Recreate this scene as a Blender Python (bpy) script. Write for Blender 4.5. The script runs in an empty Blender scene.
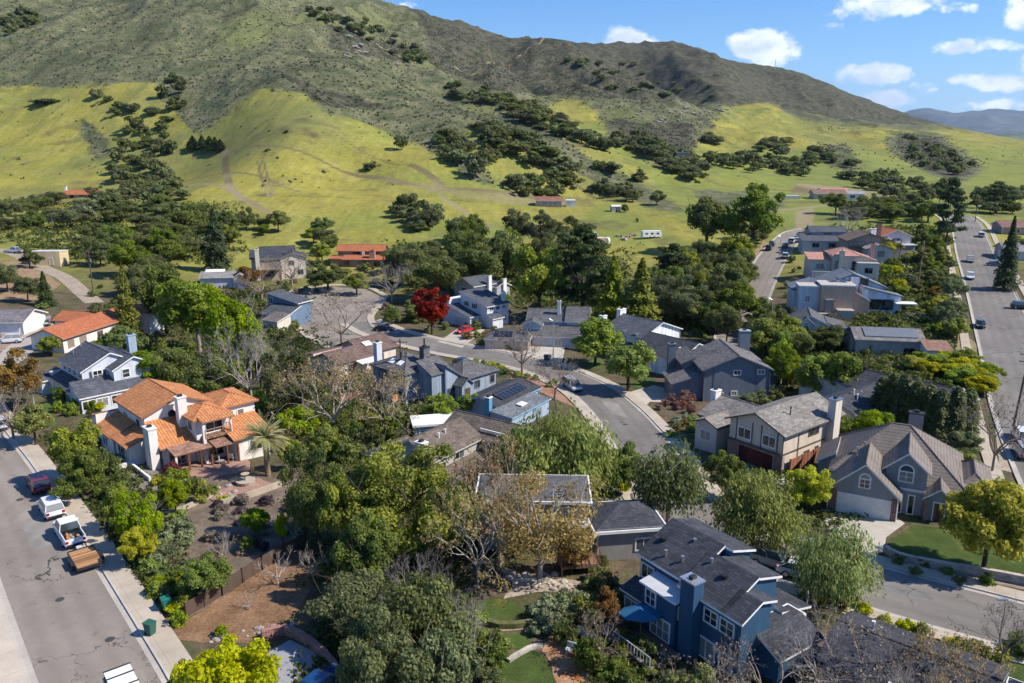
import math, random
import numpy as np
R=math.radians
F=796.0; CH=38.0; PI=math.pi
PITCH=math.atan(201.5/F)
CP,SP=math.cos(PITCH),math.sin(PITCH)
W2,H2=512.0,341.5
def ray(px,py):
    u=(px-W2)/F; v=(py-H2)/F
    return np.array([u, CP-v*SP, -SP-v*CP])
def project(X,Y,Z):
    d=Y*CP-(Z-CH)*SP
    return W2+F*X/d, H2-F*((Z-CH)*CP+Y*SP)/d
# ---- terrain: control points (photo x, photo y, forward distance) read off the photograph, thin plate through them
CTRL=[]
for Y in (15,60,110,160):
    for X in (-1.2,-.6,-.3,0,.3,.6,1.2):
        CTRL.append((X,Y,0.0 if Y<100 else (-2.5 if Y<150 else -4.0)*(1 if abs(X)<.35 else .3)))
def cpx(px,py,Y):
    d=ray(px,py); k=Y/d[1]; CTRL.append((d[0]*k/Y,Y,CH+d[2]*k))
for c in [(-300,285,208),(40,285,212),(250,285,232),(512,285,236),(700,285,228),(800,285,212),(1000,285,205),(1300,285,205),
 (-300,250,260),(30,250,255),(150,250,272),(400,250,284),(640,245,292),(800,245,270),(1000,245,270),(1300,245,270),
 (-300,200,420),(60,196,440),(180,200,360),(300,225,320),(440,215,340),(540,200,400),(700,215,350),(830,192,490),(960,215,345),(1020,200,430),(1300,200,430),
 (-300,150,560),(0,150,550),(100,150,550),(215,150,470),(300,150,470),(400,150,520),(420,190,400),(500,150,620),(600,150,660),(600,180,500),(680,155,680),(690,185,500),(800,150,760),(900,150,860),(1010,160,900),(900,175,600),(1300,150,900),
 (-300,85,700),(0,80,700),(100,85,690),(215,90,640),(300,90,620),(400,110,720),(500,110,860),(600,110,1000),(700,110,1200),(800,122,1300),(900,138,1200),(1010,146,1300),(1300,146,1300),
 (-300,0,1000),(0,0,1000),(100,0,1000),(200,-5,1000),(300,10,950),(330,55,800),(400,60,1050),(500,80,1200),(600,80,1350),(700,80,1700),(800,100,1900),
 (-300,-60,1400),(0,-60,1400),(200,-45,1400),(300,-20,1350),(355,2,1420),(400,12,1500),(450,24,1600),(500,38,1700),(590,48,1950),(625,45,2050),(685,52,2150),(720,62,2250),(770,70,2400),(810,84,2500),(860,101,2600),(900,118,2700),(960,138,2800),(1020,146,3000),(1300,150,3000),
 (0,-20,2300),(200,0,2400),(400,60,2500),(600,100,3300),(770,115,3700),(860,128,3900),(1020,143,4200),(1300,143,4200)]:
    cpx(*c)
C3=np.array(CTRL)
def _q(a,Y): return np.stack([a*1.3,np.log(np.maximum(Y,1)+80)],-1)
def _k(d2): return np.where(d2>1e-12,d2*np.log(np.maximum(d2,1e-12)),0)
_P=_q(C3[:,0],C3[:,1]); _s=C3[:,2]/(C3[:,1]+80)
_n=len(_P); _A=np.zeros((_n+3,_n+3)); _A[:_n,:_n]=_k(((_P[:,None]-_P[None])**2).sum(-1))+np.eye(_n)*2e-3
_A[:_n,_n]=1;_A[:_n,_n+1:]=_P;_A[_n,:_n]=1;_A[_n+1:,:_n]=_P.T
_w=np.linalg.solve(_A,np.concatenate([_s,[0,0,0]]))
def vnoise(x,y,seed=0):
    xi=np.floor(x).astype(np.int64); yi=np.floor(y).astype(np.int64); xf=x-xi; yf=y-yi
    def h(a,b):
        n=(a*374761393+b*668265263+seed*974711)&0xffffffff
        n=((n^(n>>13))*1274126177)&0xffffffff
        return ((n^(n>>16))&0xffff)/65535.0
    u=xf*xf*(3-2*xf); v=yf*yf*(3-2*yf)
    return (h(xi,yi)*(1-u)+h(xi+1,yi)*u)*(1-v)+(h(xi,yi+1)*(1-u)+h(xi+1,yi+1)*u)*v
def fbm(x,y,o=5,seed=0,ridge=False):
    s=0;a=.5
    for i in range(o):
        n=vnoise(x,y,seed+i)
        if ridge: n=1-abs(2*n-1)
        s=s+a*n; a*=.5; x=x*2.03+17.1; y=y*2.03+5.7
    return s
SPURS=[]   # hill spurs and gullies: polylines in world metres with height and width
def T(X,Y,detail=True):
    X=np.asarray(X,float);Y=np.asarray(Y,float)
    sh=X.shape; x=X.ravel(); y=np.maximum(Y.ravel(),5.0)
    a=np.clip(x/y,-1.3,1.3)
    out=np.empty_like(x)
    for i in range(0,len(x),20000):
        q=_q(a[i:i+20000],np.minimum(y[i:i+20000],6000))
        k=_k(((q[:,None]-_P[None])**2).sum(-1))
        out[i:i+20000]=(k@_w[:_n]+_w[_n]+q@_w[_n+1:])*(y[i:i+20000]+80)
    g=np.clip((y-190)/100,0,1); 
    town=np.clip((y-50)/60,0,1)
    out=out*town
    r=x*x+y*y
    for (pts,h,w) in SPURS:
        best=np.full_like(x,1e18); hh=np.zeros_like(x)
        for (ax,ay,ah),(bx,by,bh) in zip(pts[:-1],pts[1:]):
            dx,dy=bx-ax,by-ay; t=np.clip(((x-ax)*dx+(y-ay)*dy)/(dx*dx+dy*dy),0,1)
            d=(x-ax-t*dx)**2+(y-ay-t*dy)**2; m=d<best; best=np.where(m,d,best); hh=np.where(m,ah+(bh-ah)*t,hh)
        out=out+h*hh*np.exp(-best/(w*w))
    if detail:
        m=np.clip((y-520)/500,0,1)*np.clip((out-25)/80,0,1)
        wx=x+60*(fbm(x/300,y/300,3,31)-.5); out=out+m*((fbm(wx/260,y/330,5,3,True)-.60)*58*np.clip((2600-y)/1400,.25,1)+(fbm(wx/95,y/150,4,13,True)-.57)*15*np.clip((2200-y)/1200,.2,1))+np.clip((y-430)/400,0,1)*(fbm(wx/60,y/110,4,9,True)-.5)*19*np.clip((out-10)/45,0,1)
    return out.reshape(sh)
def G(px,py,h=0.0):
    """point of the ground (raised by h) seen at photo pixel px,py"""
    d=ray(px,py); lo,hi=5.0,None
    Ys=np.concatenate([np.arange(12,400,4),np.geomspace(400,5000,160)])
    k=Ys/d[1]; z=CH+d[2]*k; t=T(d[0]*k,Ys)+h
    i=np.argmax(z<t) if (z<t).any() else len(Ys)-1
    a,b=Ys[max(i-1,0)],Ys[i]
    for _ in range(3):
        yy=np.linspace(a,b,9); k=yy/d[1]; c=(CH+d[2]*k)<(T(d[0]*k,yy)+h)
        j=max(int(np.argmax(c)),1) if c.any() else 8
        a,b=yy[j-1],yy[j]
    y=(a+b)/2; k=y/d[1]
    return np.array([d[0]*k,y,CH+d[2]*k-h])

_SP=[]
SPX=[([(215,95,620),(200,150,470),(195,200,380)],-20,42),([(300,60,740),(290,110,600),(290,160,470),(300,200,390)],16,60),([(345,60,800),(380,110,690),(430,150,560),(500,185,460),(560,205,420)],24,52),([(340,100,620),(420,155,500),(520,180,450),(640,205,420)],-12,30),
 ([(400,14,1480),(450,70,1200),(520,120,900),(590,165,620),(660,195,480)],42,80),([(440,70,1200),(500,105,980),(555,140,800),(620,175,600),(700,190,520)],-30,45),([(500,45,1650),(560,80,1350),(620,120,1050),(700,160,760)],48,90),([(620,58,1950),(645,100,1400),(700,130,1150)],-75,100),([(690,54,2150),(700,90,1700),(720,125,1250)],50,100),([(790,84,2350),(815,96,2000),(840,112,1700)],45,110),([(735,80,2100),(765,112,1500)],-80,85),
 ([(560,45,1850),(600,75,1600)],-60,90),([(840,140,950),(930,135,1000),(1010,150,850)],18,80),([(900,135,1050),(950,165,760)],-16,38),([(700,165,700),(780,160,760),(850,175,640)],12,50),([(80,60,780),(120,110,640),(110,150,540)],16,50),([(60,30,900),(20,60,800)],-22,55),([(150,20,950),(200,60,780)],20,50),([(250,30,900),(240,70,760)],-16,35),([(730,130,1150),(790,135,1050),(850,128,1150)],-16,55),([(40,120,600),(60,160,510)],-10,35),([(250,120,560),(262,175,440)],-6,22),([(340,150,520),(350,190,430),(345,215,370)],-7,25)]
for pts,h,w in SPX:
    q=[]
    for i,(x,y,Y) in enumerate(pts):
        d=ray(x,y); e=1.0 if 0<i<len(pts)-1 else .05; q.append((d[0]*Y/d[1],Y,e))
    _SP.append((q,h,w))
SPURS=_SP
import bpy, bmesh
from mathutils import Vector, Matrix
SC=bpy.context.scene; COL=SC.collection
RNG=np.random.default_rng(7)
# ---------------------------------------------------------------- materials
def srgb(h):
    h=h.lstrip('#'); return tuple(((int(h[i:i+2],16)/255)**2.2) for i in (0,2,4))
class N:
    def __init__(s,name):
        s.m=bpy.data.materials.new(name); s.m.use_nodes=True; s.t=s.m.node_tree; s.t.nodes.clear()
        s.out=s.n('ShaderNodeOutputMaterial')
    def n(s,typ,**k):
        x=s.t.nodes.new(typ)
        for a,b in k.items():
            if a.startswith('i_'):
                kk=a[2:]; kk=int(kk) if kk.isdigit() else kk.replace('_',' ')
                s.set(x,kk,b)
            else: setattr(x,a,b)
        return x
    def set(s,x,key,v):
        if isinstance(v,bpy.types.NodeSocket): s.t.links.new(v,x.inputs[key])
        elif isinstance(v,bpy.types.Node): s.t.links.new(v.outputs[0],x.inputs[key])
        else:
            if isinstance(v,tuple) and len(v)==3 and x.inputs[key].type=='RGBA': v=v+(1,)
            x.inputs[key].default_value=v
    def mix(s,f,a,b,mode='MIX'):
        x=s.n('ShaderNodeMix',data_type='RGBA',blend_type=mode); s.set(x,0,f); s.set(x,6,a); s.set(x,7,b); return x.outputs[2]
    def math(s,op,a,b=0.0,c=None,clamp=False):
        x=s.n('ShaderNodeMath',operation=op,use_clamp=clamp); s.set(x,0,a); s.set(x,1,b)
        if c is not None: s.set(x,2,c)
        return x.outputs[0]
    def noise(s,scale,detail=3,vec=None,rough=.55,dim='3D'):
        x=s.n('ShaderNodeTexNoise',noise_dimensions=dim); x.inputs['Scale'].default_value=scale; x.inputs['Detail'].default_value=detail; x.inputs['Roughness'].default_value=rough
        if vec is not None: s.t.links.new(vec,x.inputs['Vector'])
        return x.outputs['Fac']
    def ramp(s,f,pts):
        x=s.n('ShaderNodeValToRGB'); s.set(x,0,f); e=x.color_ramp.elements
        while len(e)<len(pts): e.new(.5)
        for i,(p,c) in enumerate(pts): e[i].position=p; e[i].color=tuple(c)+(1,) if len(c)==3 else c
        return x.outputs[0]
    def step(s,f,a,b): # smooth 0..1 between a and b
        x=s.n('ShaderNodeMapRange',interpolation_type='SMOOTHSTEP'); s.set(x,0,f); x.inputs[1].default_value=a; x.inputs[2].default_value=b; return x.outputs[0]
    def obj(s): return s.n('ShaderNodeTexCoord').outputs['Object']
    def pos(s): return s.n('ShaderNodeNewGeometry').outputs['Position']
    def uv(s): return s.n('ShaderNodeUVMap',uv_map='UVMap').outputs[0]
    def attr(s,nm): return s.n('ShaderNodeAttribute',attribute_name=nm).outputs['Fac']
    def bump(s,h,st=.4,d=.05): return s.n('ShaderNodeBump',i_Strength=st,i_Distance=d,i_Height=h).outputs[0]
    def bsdf(s,col,rough=.8,spec=.3,normal=None,metal=0.0,**k):
        b=s.n('ShaderNodeBsdfPrincipled'); s.set(b,'Base Color',col); s.set(b,'Roughness',rough); s.set(b,'Specular IOR Level',spec); s.set(b,'Metallic',metal)
        if normal is not None: s.set(b,'Normal',normal)
        for kk,v in k.items(): s.set(b,kk.replace('_',' '),v)
        s.t.links.new(b.outputs[0],s.out.inputs[0]); return s.m
def vary(n,col,v,a=.8,b=1.18):
    """col scaled by noise v between a and b"""
    x=n.n('ShaderNodeVectorMath',operation='SCALE'); n.set(x,0,tuple(col) if isinstance(col,tuple) else col); n.set(x,3,n.n('ShaderNodeMapRange',i_0=v,i_1=.25,i_2=.75,i_3=a,i_4=b).outputs[0]); return x.outputs[0]
_mc={}
def M(kind,*a):
    key=(kind,)+a
    if key not in _mc: _mc[key]=globals()['m_'+kind](*a)
    return _mc[key]
def m_plain(c,rough=.7,spec=.3):
    n=N('paint'); return n.bsdf(vary(n,c,n.noise(1.3,4,n.pos()),.86,1.1),rough,spec)
def m_metal(c,rough=.4):
    n=N('metal'); return n.bsdf(c,rough,.5,metal=.8)
def m_glass():
    n=N('window_glass'); v=n.noise(.6,1,n.pos()); r=n.n('ShaderNodeObjectInfo').outputs['Random']; sep=n.n('ShaderNodeSeparateXYZ'); n.set(sep,0,n.uv()); fr=n.math('FRACT',n.math('MULTIPLY',sep.outputs[1],9)); bl=n.mix(n.step(fr,.2,.0),(.33,.32,.29),(.1,.1,.09)); c=n.mix(n.step(v,.45,.6),(.012,.016,.02),(.06,.075,.09)); return n.bsdf(n.mix(n.math('MULTIPLY',n.step(r,.6,.62),.75),c,bl),.08,.8)
def m_shingle(c,row=.28):
    n=N('shingle_roof'); uv=n.uv()
    b=n.n('ShaderNodeTexBrick',offset=.5); n.set(b,'Vector',uv); n.set(b,'Scale',1.0); n.set(b,'Brick Width',.6); n.set(b,'Row Height',row); n.set(b,'Mortar Size',.022); n.set(b,'Mortar Smooth',.3)
    n.set(b,'Color1',tuple(x*.72 for x in c)); n.set(b,'Color2',tuple(x*1.3 for x in c)); n.set(b,'Mortar',tuple(x*.45 for x in c)); n.set(b,'Bias',0.0)
    w=n.n('ShaderNodeMapping'); n.set(w,0,uv); w.inputs['Scale'].default_value=(1.6,.12,1)
    col=vary(n,vary(n,b.outputs[0],n.noise(.5,4,n.pos()),.78,1.2),n.noise(1,3,w.outputs[0]),.88,1.12)
    col=vary(n,col,n.noise(9,2,n.pos()),.82,1.16)
    return n.bsdf(col,.9,.25,n.bump(b.outputs['Fac'],-.3,.02))
def m_tile(c,c2):
    n=N('clay_tile_roof'); uv=n.uv()
    s=n.n('ShaderNodeSeparateXYZ'); n.set(s,0,uv)
    wx=n.math('SINE',n.math('MULTIPLY',s.outputs[0],2*PI/.36)); 
    vy=n.math('FRACT',n.math('MULTIPLY',s.outputs[1],1/.42))
    b=n.n('ShaderNodeTexBrick',offset=0.0); n.set(b,'Vector',uv); n.set(b,'Scale',1.0); n.set(b,'Brick Width',.36); n.set(b,'Row Height',.42); n.set(b,'Mortar Size',.0); n.set(b,'Color1',c); n.set(b,'Color2',c2); n.set(b,'Mortar',c)
    col=n.mix(n.step(n.noise(.7,4,n.pos()),.35,.7),b.outputs[0],vary(n,b.outputs[0],n.noise(3,3,n.pos()),.6,1.1))
    col=vary(n,col,n.noise(2.6,3,n.pos()),.75,1.22)
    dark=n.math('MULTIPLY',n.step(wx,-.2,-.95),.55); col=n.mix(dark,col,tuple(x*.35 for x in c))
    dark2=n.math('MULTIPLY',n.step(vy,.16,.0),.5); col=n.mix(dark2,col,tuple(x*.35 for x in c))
    h=n.math('ADD',n.math('MULTIPLY',wx,.5),n.math('MULTIPLY',vy,-.4))
    return n.bsdf(col,.85,.25,n.bump(h,.7,.06))
def m_slab(c):
    n=N('concrete_tile_roof'); s=n.n('ShaderNodeSeparateXYZ'); n.set(s,0,n.uv())
    vy=n.math('FRACT',n.math('MULTIPLY',s.outputs[1],1/.42)); col=vary(n,vary(n,c,n.noise(.8,4,n.pos()),.75,1.2),n.noise(5,3,n.pos()),.85,1.15)
    col=n.mix(n.math('MULTIPLY',n.step(vy,.3,.02),.75),col,tuple(x*.25 for x in c))
    return n.bsdf(col,.85,.3,n.bump(vy,-.7,.06))
def m_lap(c):
    n=N('lap_siding'); s=n.n('ShaderNodeSeparateXYZ'); n.set(s,0,n.uv())
    vy=n.math('FRACT',n.math('MULTIPLY',s.outputs[1],1/.2)); mp=n.n('ShaderNodeMapping'); n.set(mp,0,n.pos()); mp.inputs['Scale'].default_value=(1,1,.25); col=vary(n,c,n.noise(1.2,5,mp.outputs[0],.65),.74,1.14)
    col=n.mix(n.math('MULTIPLY',n.step(vy,.22,.0),.5),col,tuple(x*.4 for x in c))
    return n.bsdf(col,.65,.3,n.bump(vy,-.5,.03))
def m_board(c,w=.3):
    n=N('board_siding'); s=n.n('ShaderNodeSeparateXYZ'); n.set(s,0,n.uv())
    vx=n.math('FRACT',n.math('MULTIPLY',s.outputs[0],1/w)); col=vary(n,c,n.noise(.9,4,n.pos()),.85,1.1)
    cell=n.n('ShaderNodeTexWhiteNoise',noise_dimensions='1D'); n.set(cell,'W',n.math('FLOOR',n.math('MULTIPLY',s.outputs[0],1/w))); col=vary(n,col,cell.outputs[0],.82,1.14)
    col=n.mix(n.math('MULTIPLY',n.step(vx,.14,.0),.5),col,tuple(x*.35 for x in c))
    return n.bsdf(col,.75,.25,n.bump(vx,-.4,.02))
def m_stucco(c):
    n=N('stucco'); p=n.pos(); mp=n.n('ShaderNodeMapping'); n.set(mp,0,p); mp.inputs['Scale'].default_value=(1,1,.2)
    col=vary(n,vary(n,c,n.noise(1.4,5,mp.outputs[0],.65),.76,1.1),n.noise(22,2,p),.94,1.05)
    return n.bsdf(col,.9,.2,n.bump(n.noise(30,3,p),.25,.02))
def m_brick(c):
    n=N('brick'); b=n.n('ShaderNodeTexBrick'); n.set(b,'Vector',n.uv()); n.set(b,'Scale',1.0); n.set(b,'Brick Width',.4); n.set(b,'Row Height',.14); n.set(b,'Mortar Size',.015)
    n.set(b,'Color1',tuple(x*.7 for x in c)); n.set(b,'Color2',tuple(x*1.3 for x in c)); n.set(b,'Mortar',(.35,.33,.3))
    return n.bsdf(vary(n,b.outputs[0],n.noise(1,4,n.pos())),.9,.2)
def m_wood(c,w=.14):
    n=N('wood_boards'); s=n.n('ShaderNodeSeparateXYZ'); n.set(s,0,n.uv()); k=n.math('MULTIPLY',s.outputs[0],1/w)
    cell=n.n('ShaderNodeTexWhiteNoise',noise_dimensions='1D'); n.set(cell,'W',n.math('FLOOR',k))
    mp=n.n('ShaderNodeMapping'); n.set(mp,0,n.uv()); mp.inputs['Scale'].default_value=(9,1.2,1)
    col=vary(n,vary(n,c,cell.outputs[0],.65,1.3),n.noise(2,4,mp.outputs[0]),.7,1.25)
    col=n.mix(n.math('MULTIPLY',n.step(n.math('FRACT',k),.12,.0),.7),col,tuple(x*.2 for x in c))
    return n.bsdf(col,.85,.2)
def m_asphalt(c):
    n=N('asphalt'); p=n.pos()
    col=vary(n,vary(n,c,n.noise(.12,4,p),.84,1.16),n.noise(14,3,p,.7),.86,1.14)
    col=vary(n,col,n.noise(1.1,4,p),.93,1.07)
    v=n.n('ShaderNodeTexVoronoi',feature='DISTANCE_TO_EDGE'); 
    wob=n.n('ShaderNodeTexNoise'); n.set(wob,'Vector',p); n.set(wob,'Scale',.9); n.set(wob,'Detail',4)
    ad=n.n('ShaderNodeVectorMath',operation='MULTIPLY_ADD'); n.set(ad,0,wob.outputs['Color']); n.set(ad,1,(3.2,3.2,0)); n.set(ad,2,p)
    n.set(v,'Vector',ad.outputs[0]); n.set(v,'Scale',.17)
    thin=n.step(v.outputs[0],.009,.004); msk=n.step(n.noise(.1,2,p),.47,.56)
    col=n.mix(n.math('MULTIPLY',n.math('MULTIPLY',thin,msk),.8),col,(.018,.018,.02))
    cell=n.n('ShaderNodeTexVoronoi'); n.set(cell,'Vector',p); n.set(cell,'Scale',.07); cs=n.n('ShaderNodeSeparateColor'); n.set(cs,0,cell.outputs['Color']); col=vary(n,col,cs.outputs[0],.93,1.06)
    st=n.step(n.noise(.8,2,p,.4),.68,.76); col=n.mix(n.math('MULTIPLY',st,.35),col,(.05,.047,.045))
    # long tyre-polished lanes along the sheet (uv.x across)
    s=n.n('ShaderNodeSeparateXYZ'); n.set(s,0,n.uv()); lane=n.math('SINE',n.math('MULTIPLY',s.outputs[0],2*PI/1.9))
    col=vary(n,col,n.math('MULTIPLY_ADD',lane,.22,.5),.93,1.06)
    return n.bsdf(col,.92,.25,n.bump(n.noise(30,2,p),.2,.01))
def m_concrete(c,joint=1.5):
    n=N('concrete'); p=n.pos()
    col=vary(n,vary(n,c,n.noise(.35,5,p),.8,1.14),n.noise(6,4,p,.7),.9,1.08)
    b=n.n('ShaderNodeTexBrick',offset=0.0); n.set(b,'Vector',n.uv()); n.set(b,'Scale',1.0); n.set(b,'Brick Width',joint); n.set(b,'Row Height',joint); n.set(b,'Mortar Size',.02)
    col=n.mix(n.math('MULTIPLY',b.outputs['Fac'],.55),col,tuple(x*.45 for x in c))
    return n.bsdf(col,.9,.25)
def m_lawn(c):
    n=N('lawn'); p=n.pos(); col=vary(n,vary(n,c,n.noise(.5,4,p),.7,1.3),n.noise(9,4,p,.8),.6,1.4)
    col=n.mix(n.step(n.noise(.35,3,p),.58,.72),col,(.13,.13,.03))
    return n.bsdf(col,.95,.1,n.bump(n.noise(25,3,p,.8),.8,.08))
def m_soil(c,c2,s=1.0):
    n=N('soil'); p=n.pos(); col=n.mix(n.step(n.noise(.35*s,5,p,.65),.38,.64),c,c2); col=vary(n,vary(n,col,n.noise(3*s,4,p,.7),.6,1.35),n.noise(14,3,p,.8),.6,1.4)
    return n.bsdf(col,.95,.1,n.bump(n.noise(8,5,p,.75),.8,.12))
def m_stone(c):
    n=N('stone'); p=n.pos(); col=vary(n,vary(n,c,n.noise(1.2,5,p),.6,1.35),n.noise(9,3,p),.8,1.2)
    return n.bsdf(col,.9,.2,n.bump(n.noise(3,5,p),.7,.15))
def m_solar():
    n=N('solar_panel'); b=n.n('ShaderNodeTexBrick',offset=0.0); n.set(b,'Vector',n.uv()); n.set(b,'Scale',1.0); n.set(b,'Brick Width',1.0); n.set(b,'Row Height',1.65); n.set(b,'Mortar Size',.03)
    n.set(b,'Color1',(.012,.014,.022)); n.set(b,'Color2',(.018,.02,.03)); n.set(b,'Mortar',(.12,.12,.13)); return n.bsdf(b.outputs[0],.18,.6)
def m_car(c,rough=.25):
    n=N('car_paint'); return n.bsdf(vary(n,c,n.noise(2,2,n.obj()),.95,1.04),rough,.5,Coat_Weight=.5,Coat_Roughness=.08)
def m_leaf(dark,light,trans=.46,hue=.35):
    n=N('foliage'); light=tuple(v*1.22 for v in light); dark=tuple(v*1.15 for v in dark); oi=n.n('ShaderNodeObjectInfo'); t=n.attr('tone')
    t2=n.math('ADD',t,n.math('MULTIPLY',n.math('SUBTRACT',oi.outputs['Random'],.5),hue),clamp=True)
    col=n.mix(t2,dark,light)
    hs=n.n('ShaderNodeHueSaturation'); n.set(hs,'Color',col); n.set(hs,'Hue',n.math('MULTIPLY_ADD',oi.outputs['Random'],.03,.485)); n.set(hs,'Saturation',n.math('MULTIPLY_ADD',n.math('FRACT',n.math('MULTIPLY',oi.outputs['Random'],7.3)),.3,.9))
    b=n.n('ShaderNodeBsdfPrincipled'); n.set(b,'Base Color',hs.outputs[0]); n.set(b,'Roughness',.6); n.set(b,'Specular IOR Level',.25)
    tr=n.n('ShaderNodeBsdfTranslucent'); n.set(tr,0,hs.outputs[0]); mx=n.n('ShaderNodeMixShader'); mx.inputs[0].default_value=trans
    n.t.links.new(b.outputs[0],mx.inputs[1]); n.t.links.new(tr.outputs[0],mx.inputs[2]); n.t.links.new(mx.outputs[0],n.out.inputs[0]); return n.m
def m_bark(c):
    n=N('bark'); mp=n.n('ShaderNodeMapping'); n.set(mp,0,n.obj()); mp.inputs['Scale'].default_value=(3,3,.7)
    return n.bsdf(vary(n,c,n.noise(2,4,mp.outputs[0]),.55,1.3),.9,.15)
# ---------------------------------------------------------------- mesh building
def vnorm(a): return a/np.maximum(np.linalg.norm(a,axis=-1,keepdims=True),1e-9)
def link(o,parent=None):
    COL.objects.link(o)
    if parent is not None: o.parent=parent
    return o
def tag(o,label=None,cat=None,group=None,kind=None):
    if label: o['label']=label
    if cat: o['category']=cat
    if group: o['group']=group
    if kind: o['kind']=kind
    return o
def empty(name,loc,rz=0.0,label=None,cat=None,group=None):
    o=bpy.data.objects.new(name,None); o.location=tuple(float(v) for v in loc); o.rotation_euler=(0,0,rz); o.empty_display_size=.5; link(o); return tag(o,label,cat,group)
class MB:
    def __init__(s): s.v=[]; s.f=[]; s.m=[]; s.mats=[]
    def mi(s,m):
        if m not in s.mats: s.mats.append(m)
        return s.mats.index(m)
    def poly(s,pts,m):
        b=len(s.v); s.v+= [tuple(p) for p in pts]; s.f.append(tuple(range(b,b+len(pts)))); s.m.append(s.mi(m)); return s
    def box(s,x0,y0,z0,x1,y1,z1,m,top=None):
        p=[(x0,y0,z0),(x1,y0,z0),(x1,y1,z0),(x0,y1,z0),(x0,y0,z1),(x1,y0,z1),(x1,y1,z1),(x0,y1,z1)]; b=len(s.v); s.v+=p
        for i,q in enumerate(((0,3,2,1),(4,5,6,7),(0,1,5,4),(1,2,6,5),(2,3,7,6),(3,0,4,7))):
            s.f.append(tuple(b+k for k in q)); s.m.append(s.mi(top if (top is not None and i==1) else m))
        return s
    def prism(s,pts,vec,m,cap=None):
        """pts: planar loop (3D), extruded by vec"""
        n=len(pts); b=len(s.v); P=[Vector(p) for p in pts]; V=Vector(vec); s.v+=[tuple(p) for p in P]+[tuple(p+V) for p in P]
        nn=Vector((0,0,0))
        for i in range(n): nn+=P[i].cross(P[(i+1)%n])
        fl=nn.dot(V)>0
        a=tuple(range(b,b+n)); c=tuple(range(b+n,b+2*n))
        s.f.append(a[::-1] if fl else a); s.f.append(c if fl else c[::-1]); s.m+=[s.mi(cap or m)]*2
        for i in range(n):
            j=(i+1)%n; q=(b+i,b+j,b+n+j,b+n+i); s.f.append(q if fl else q[::-1]); s.m.append(s.mi(m))
        return s
    def tube(s,path,rad,m,n=8,cap=True):
        path=[Vector(p) for p in path]; b=len(s.v); k=len(path); prev=None
        for i,p in enumerate(path):
            d=(path[min(i+1,k-1)]-path[max(i-1,0)]); d=d.normalized() if d.length>1e-9 else Vector((0,0,1))
            if prev is None: u=d.orthogonal().normalized()
            else:
                u=prev-d*prev.dot(d); u=u.normalized() if u.length>1e-6 else d.orthogonal().normalized()
            prev=u; w=d.cross(u); r=rad[i] if isinstance(rad,(list,tuple)) else rad
            for j in range(n):
                a=2*PI*j/n; s.v.append(tuple(p+(u*math.cos(a)+w*math.sin(a))*r))
        for i in range(k-1):
            for j in range(n):
                j2=(j+1)%n; s.f.append((b+i*n+j,b+i*n+j2,b+(i+1)*n+j2,b+(i+1)*n+j)); s.m.append(s.mi(m))
        if cap:
            s.f.append(tuple(b+j for j in range(n))[::-1]); s.f.append(tuple(b+(k-1)*n+j for j in range(n))); s.m+=[s.mi(m)]*2
        return s
    def build(s,name,parent=None,smooth=False,loc=None):
        me=bpy.data.meshes.new(name); me.from_pydata(s.v,[],s.f)
        for m in s.mats: me.materials.append(m)
        me.polygons.foreach_set('material_index',s.m)
        if smooth: me.polygons.foreach_set('use_smooth',[True]*len(s.f))
        me.update(); uvs(me); o=bpy.data.objects.new(name,me)
        if loc is not None: o.location=loc
        return link(o,parent)
def uvs(me):
    nl=len(me.loops); co=np.empty(len(me.vertices)*3); me.vertices.foreach_get('co',co); co=co.reshape(-1,3)
    vi=np.empty(nl,np.int64); me.loops.foreach_get('vertex_index',vi)
    nf=len(me.polygons); nr=np.empty(nf*3); me.polygons.foreach_get('normal',nr); nr=nr.reshape(-1,3); tot=np.empty(nf,np.int64); me.polygons.foreach_get('loop_total',tot)
    fi=np.repeat(np.arange(nf),tot); u=np.stack([-nr[:,1],nr[:,0],np.zeros(nf)],-1); L=np.linalg.norm(u,axis=1); flat=L<.02; u[flat]=(1,0,0); u=vnorm(u); w=np.cross(nr,u)
    P=co[vi]; uv=np.stack([(P*u[fi]).sum(-1),(P*w[fi]).sum(-1)],-1).astype(np.float32)
    l=me.uv_layers.new(name='UVMap'); l.data.foreach_set('uv',uv.ravel())
def npmesh(name,v,f,mats,tone=None,smooth=False,fm=None):
    """v (n,3), f (m,k) all faces of k corners"""
    me=bpy.data.meshes.new(name); k=f.shape[1]; me.vertices.add(len(v)); me.vertices.foreach_set('co',np.ascontiguousarray(v,np.float32).ravel())
    me.loops.add(f.size); me.loops.foreach_set('vertex_index',np.ascontiguousarray(f,np.int32).ravel()); me.polygons.add(len(f)); me.polygons.foreach_set('loop_start',np.arange(0,f.size,k,dtype=np.int32))
    for m in mats: me.materials.append(m)
    if fm is not None: me.polygons.foreach_set('material_index',np.ascontiguousarray(fm,np.int32))
    me.polygons.foreach_set('use_smooth',np.full(len(f),smooth))
    if tone is not None:
        a=me.attributes.new('tone','FLOAT','FACE'); a.data.foreach_set('value',np.ascontiguousarray(tone,np.float32))
    me.update(calc_edges=True); return me
def mobj(name,me,parent=None): return link(bpy.data.objects.new(name,me),parent)
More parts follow.
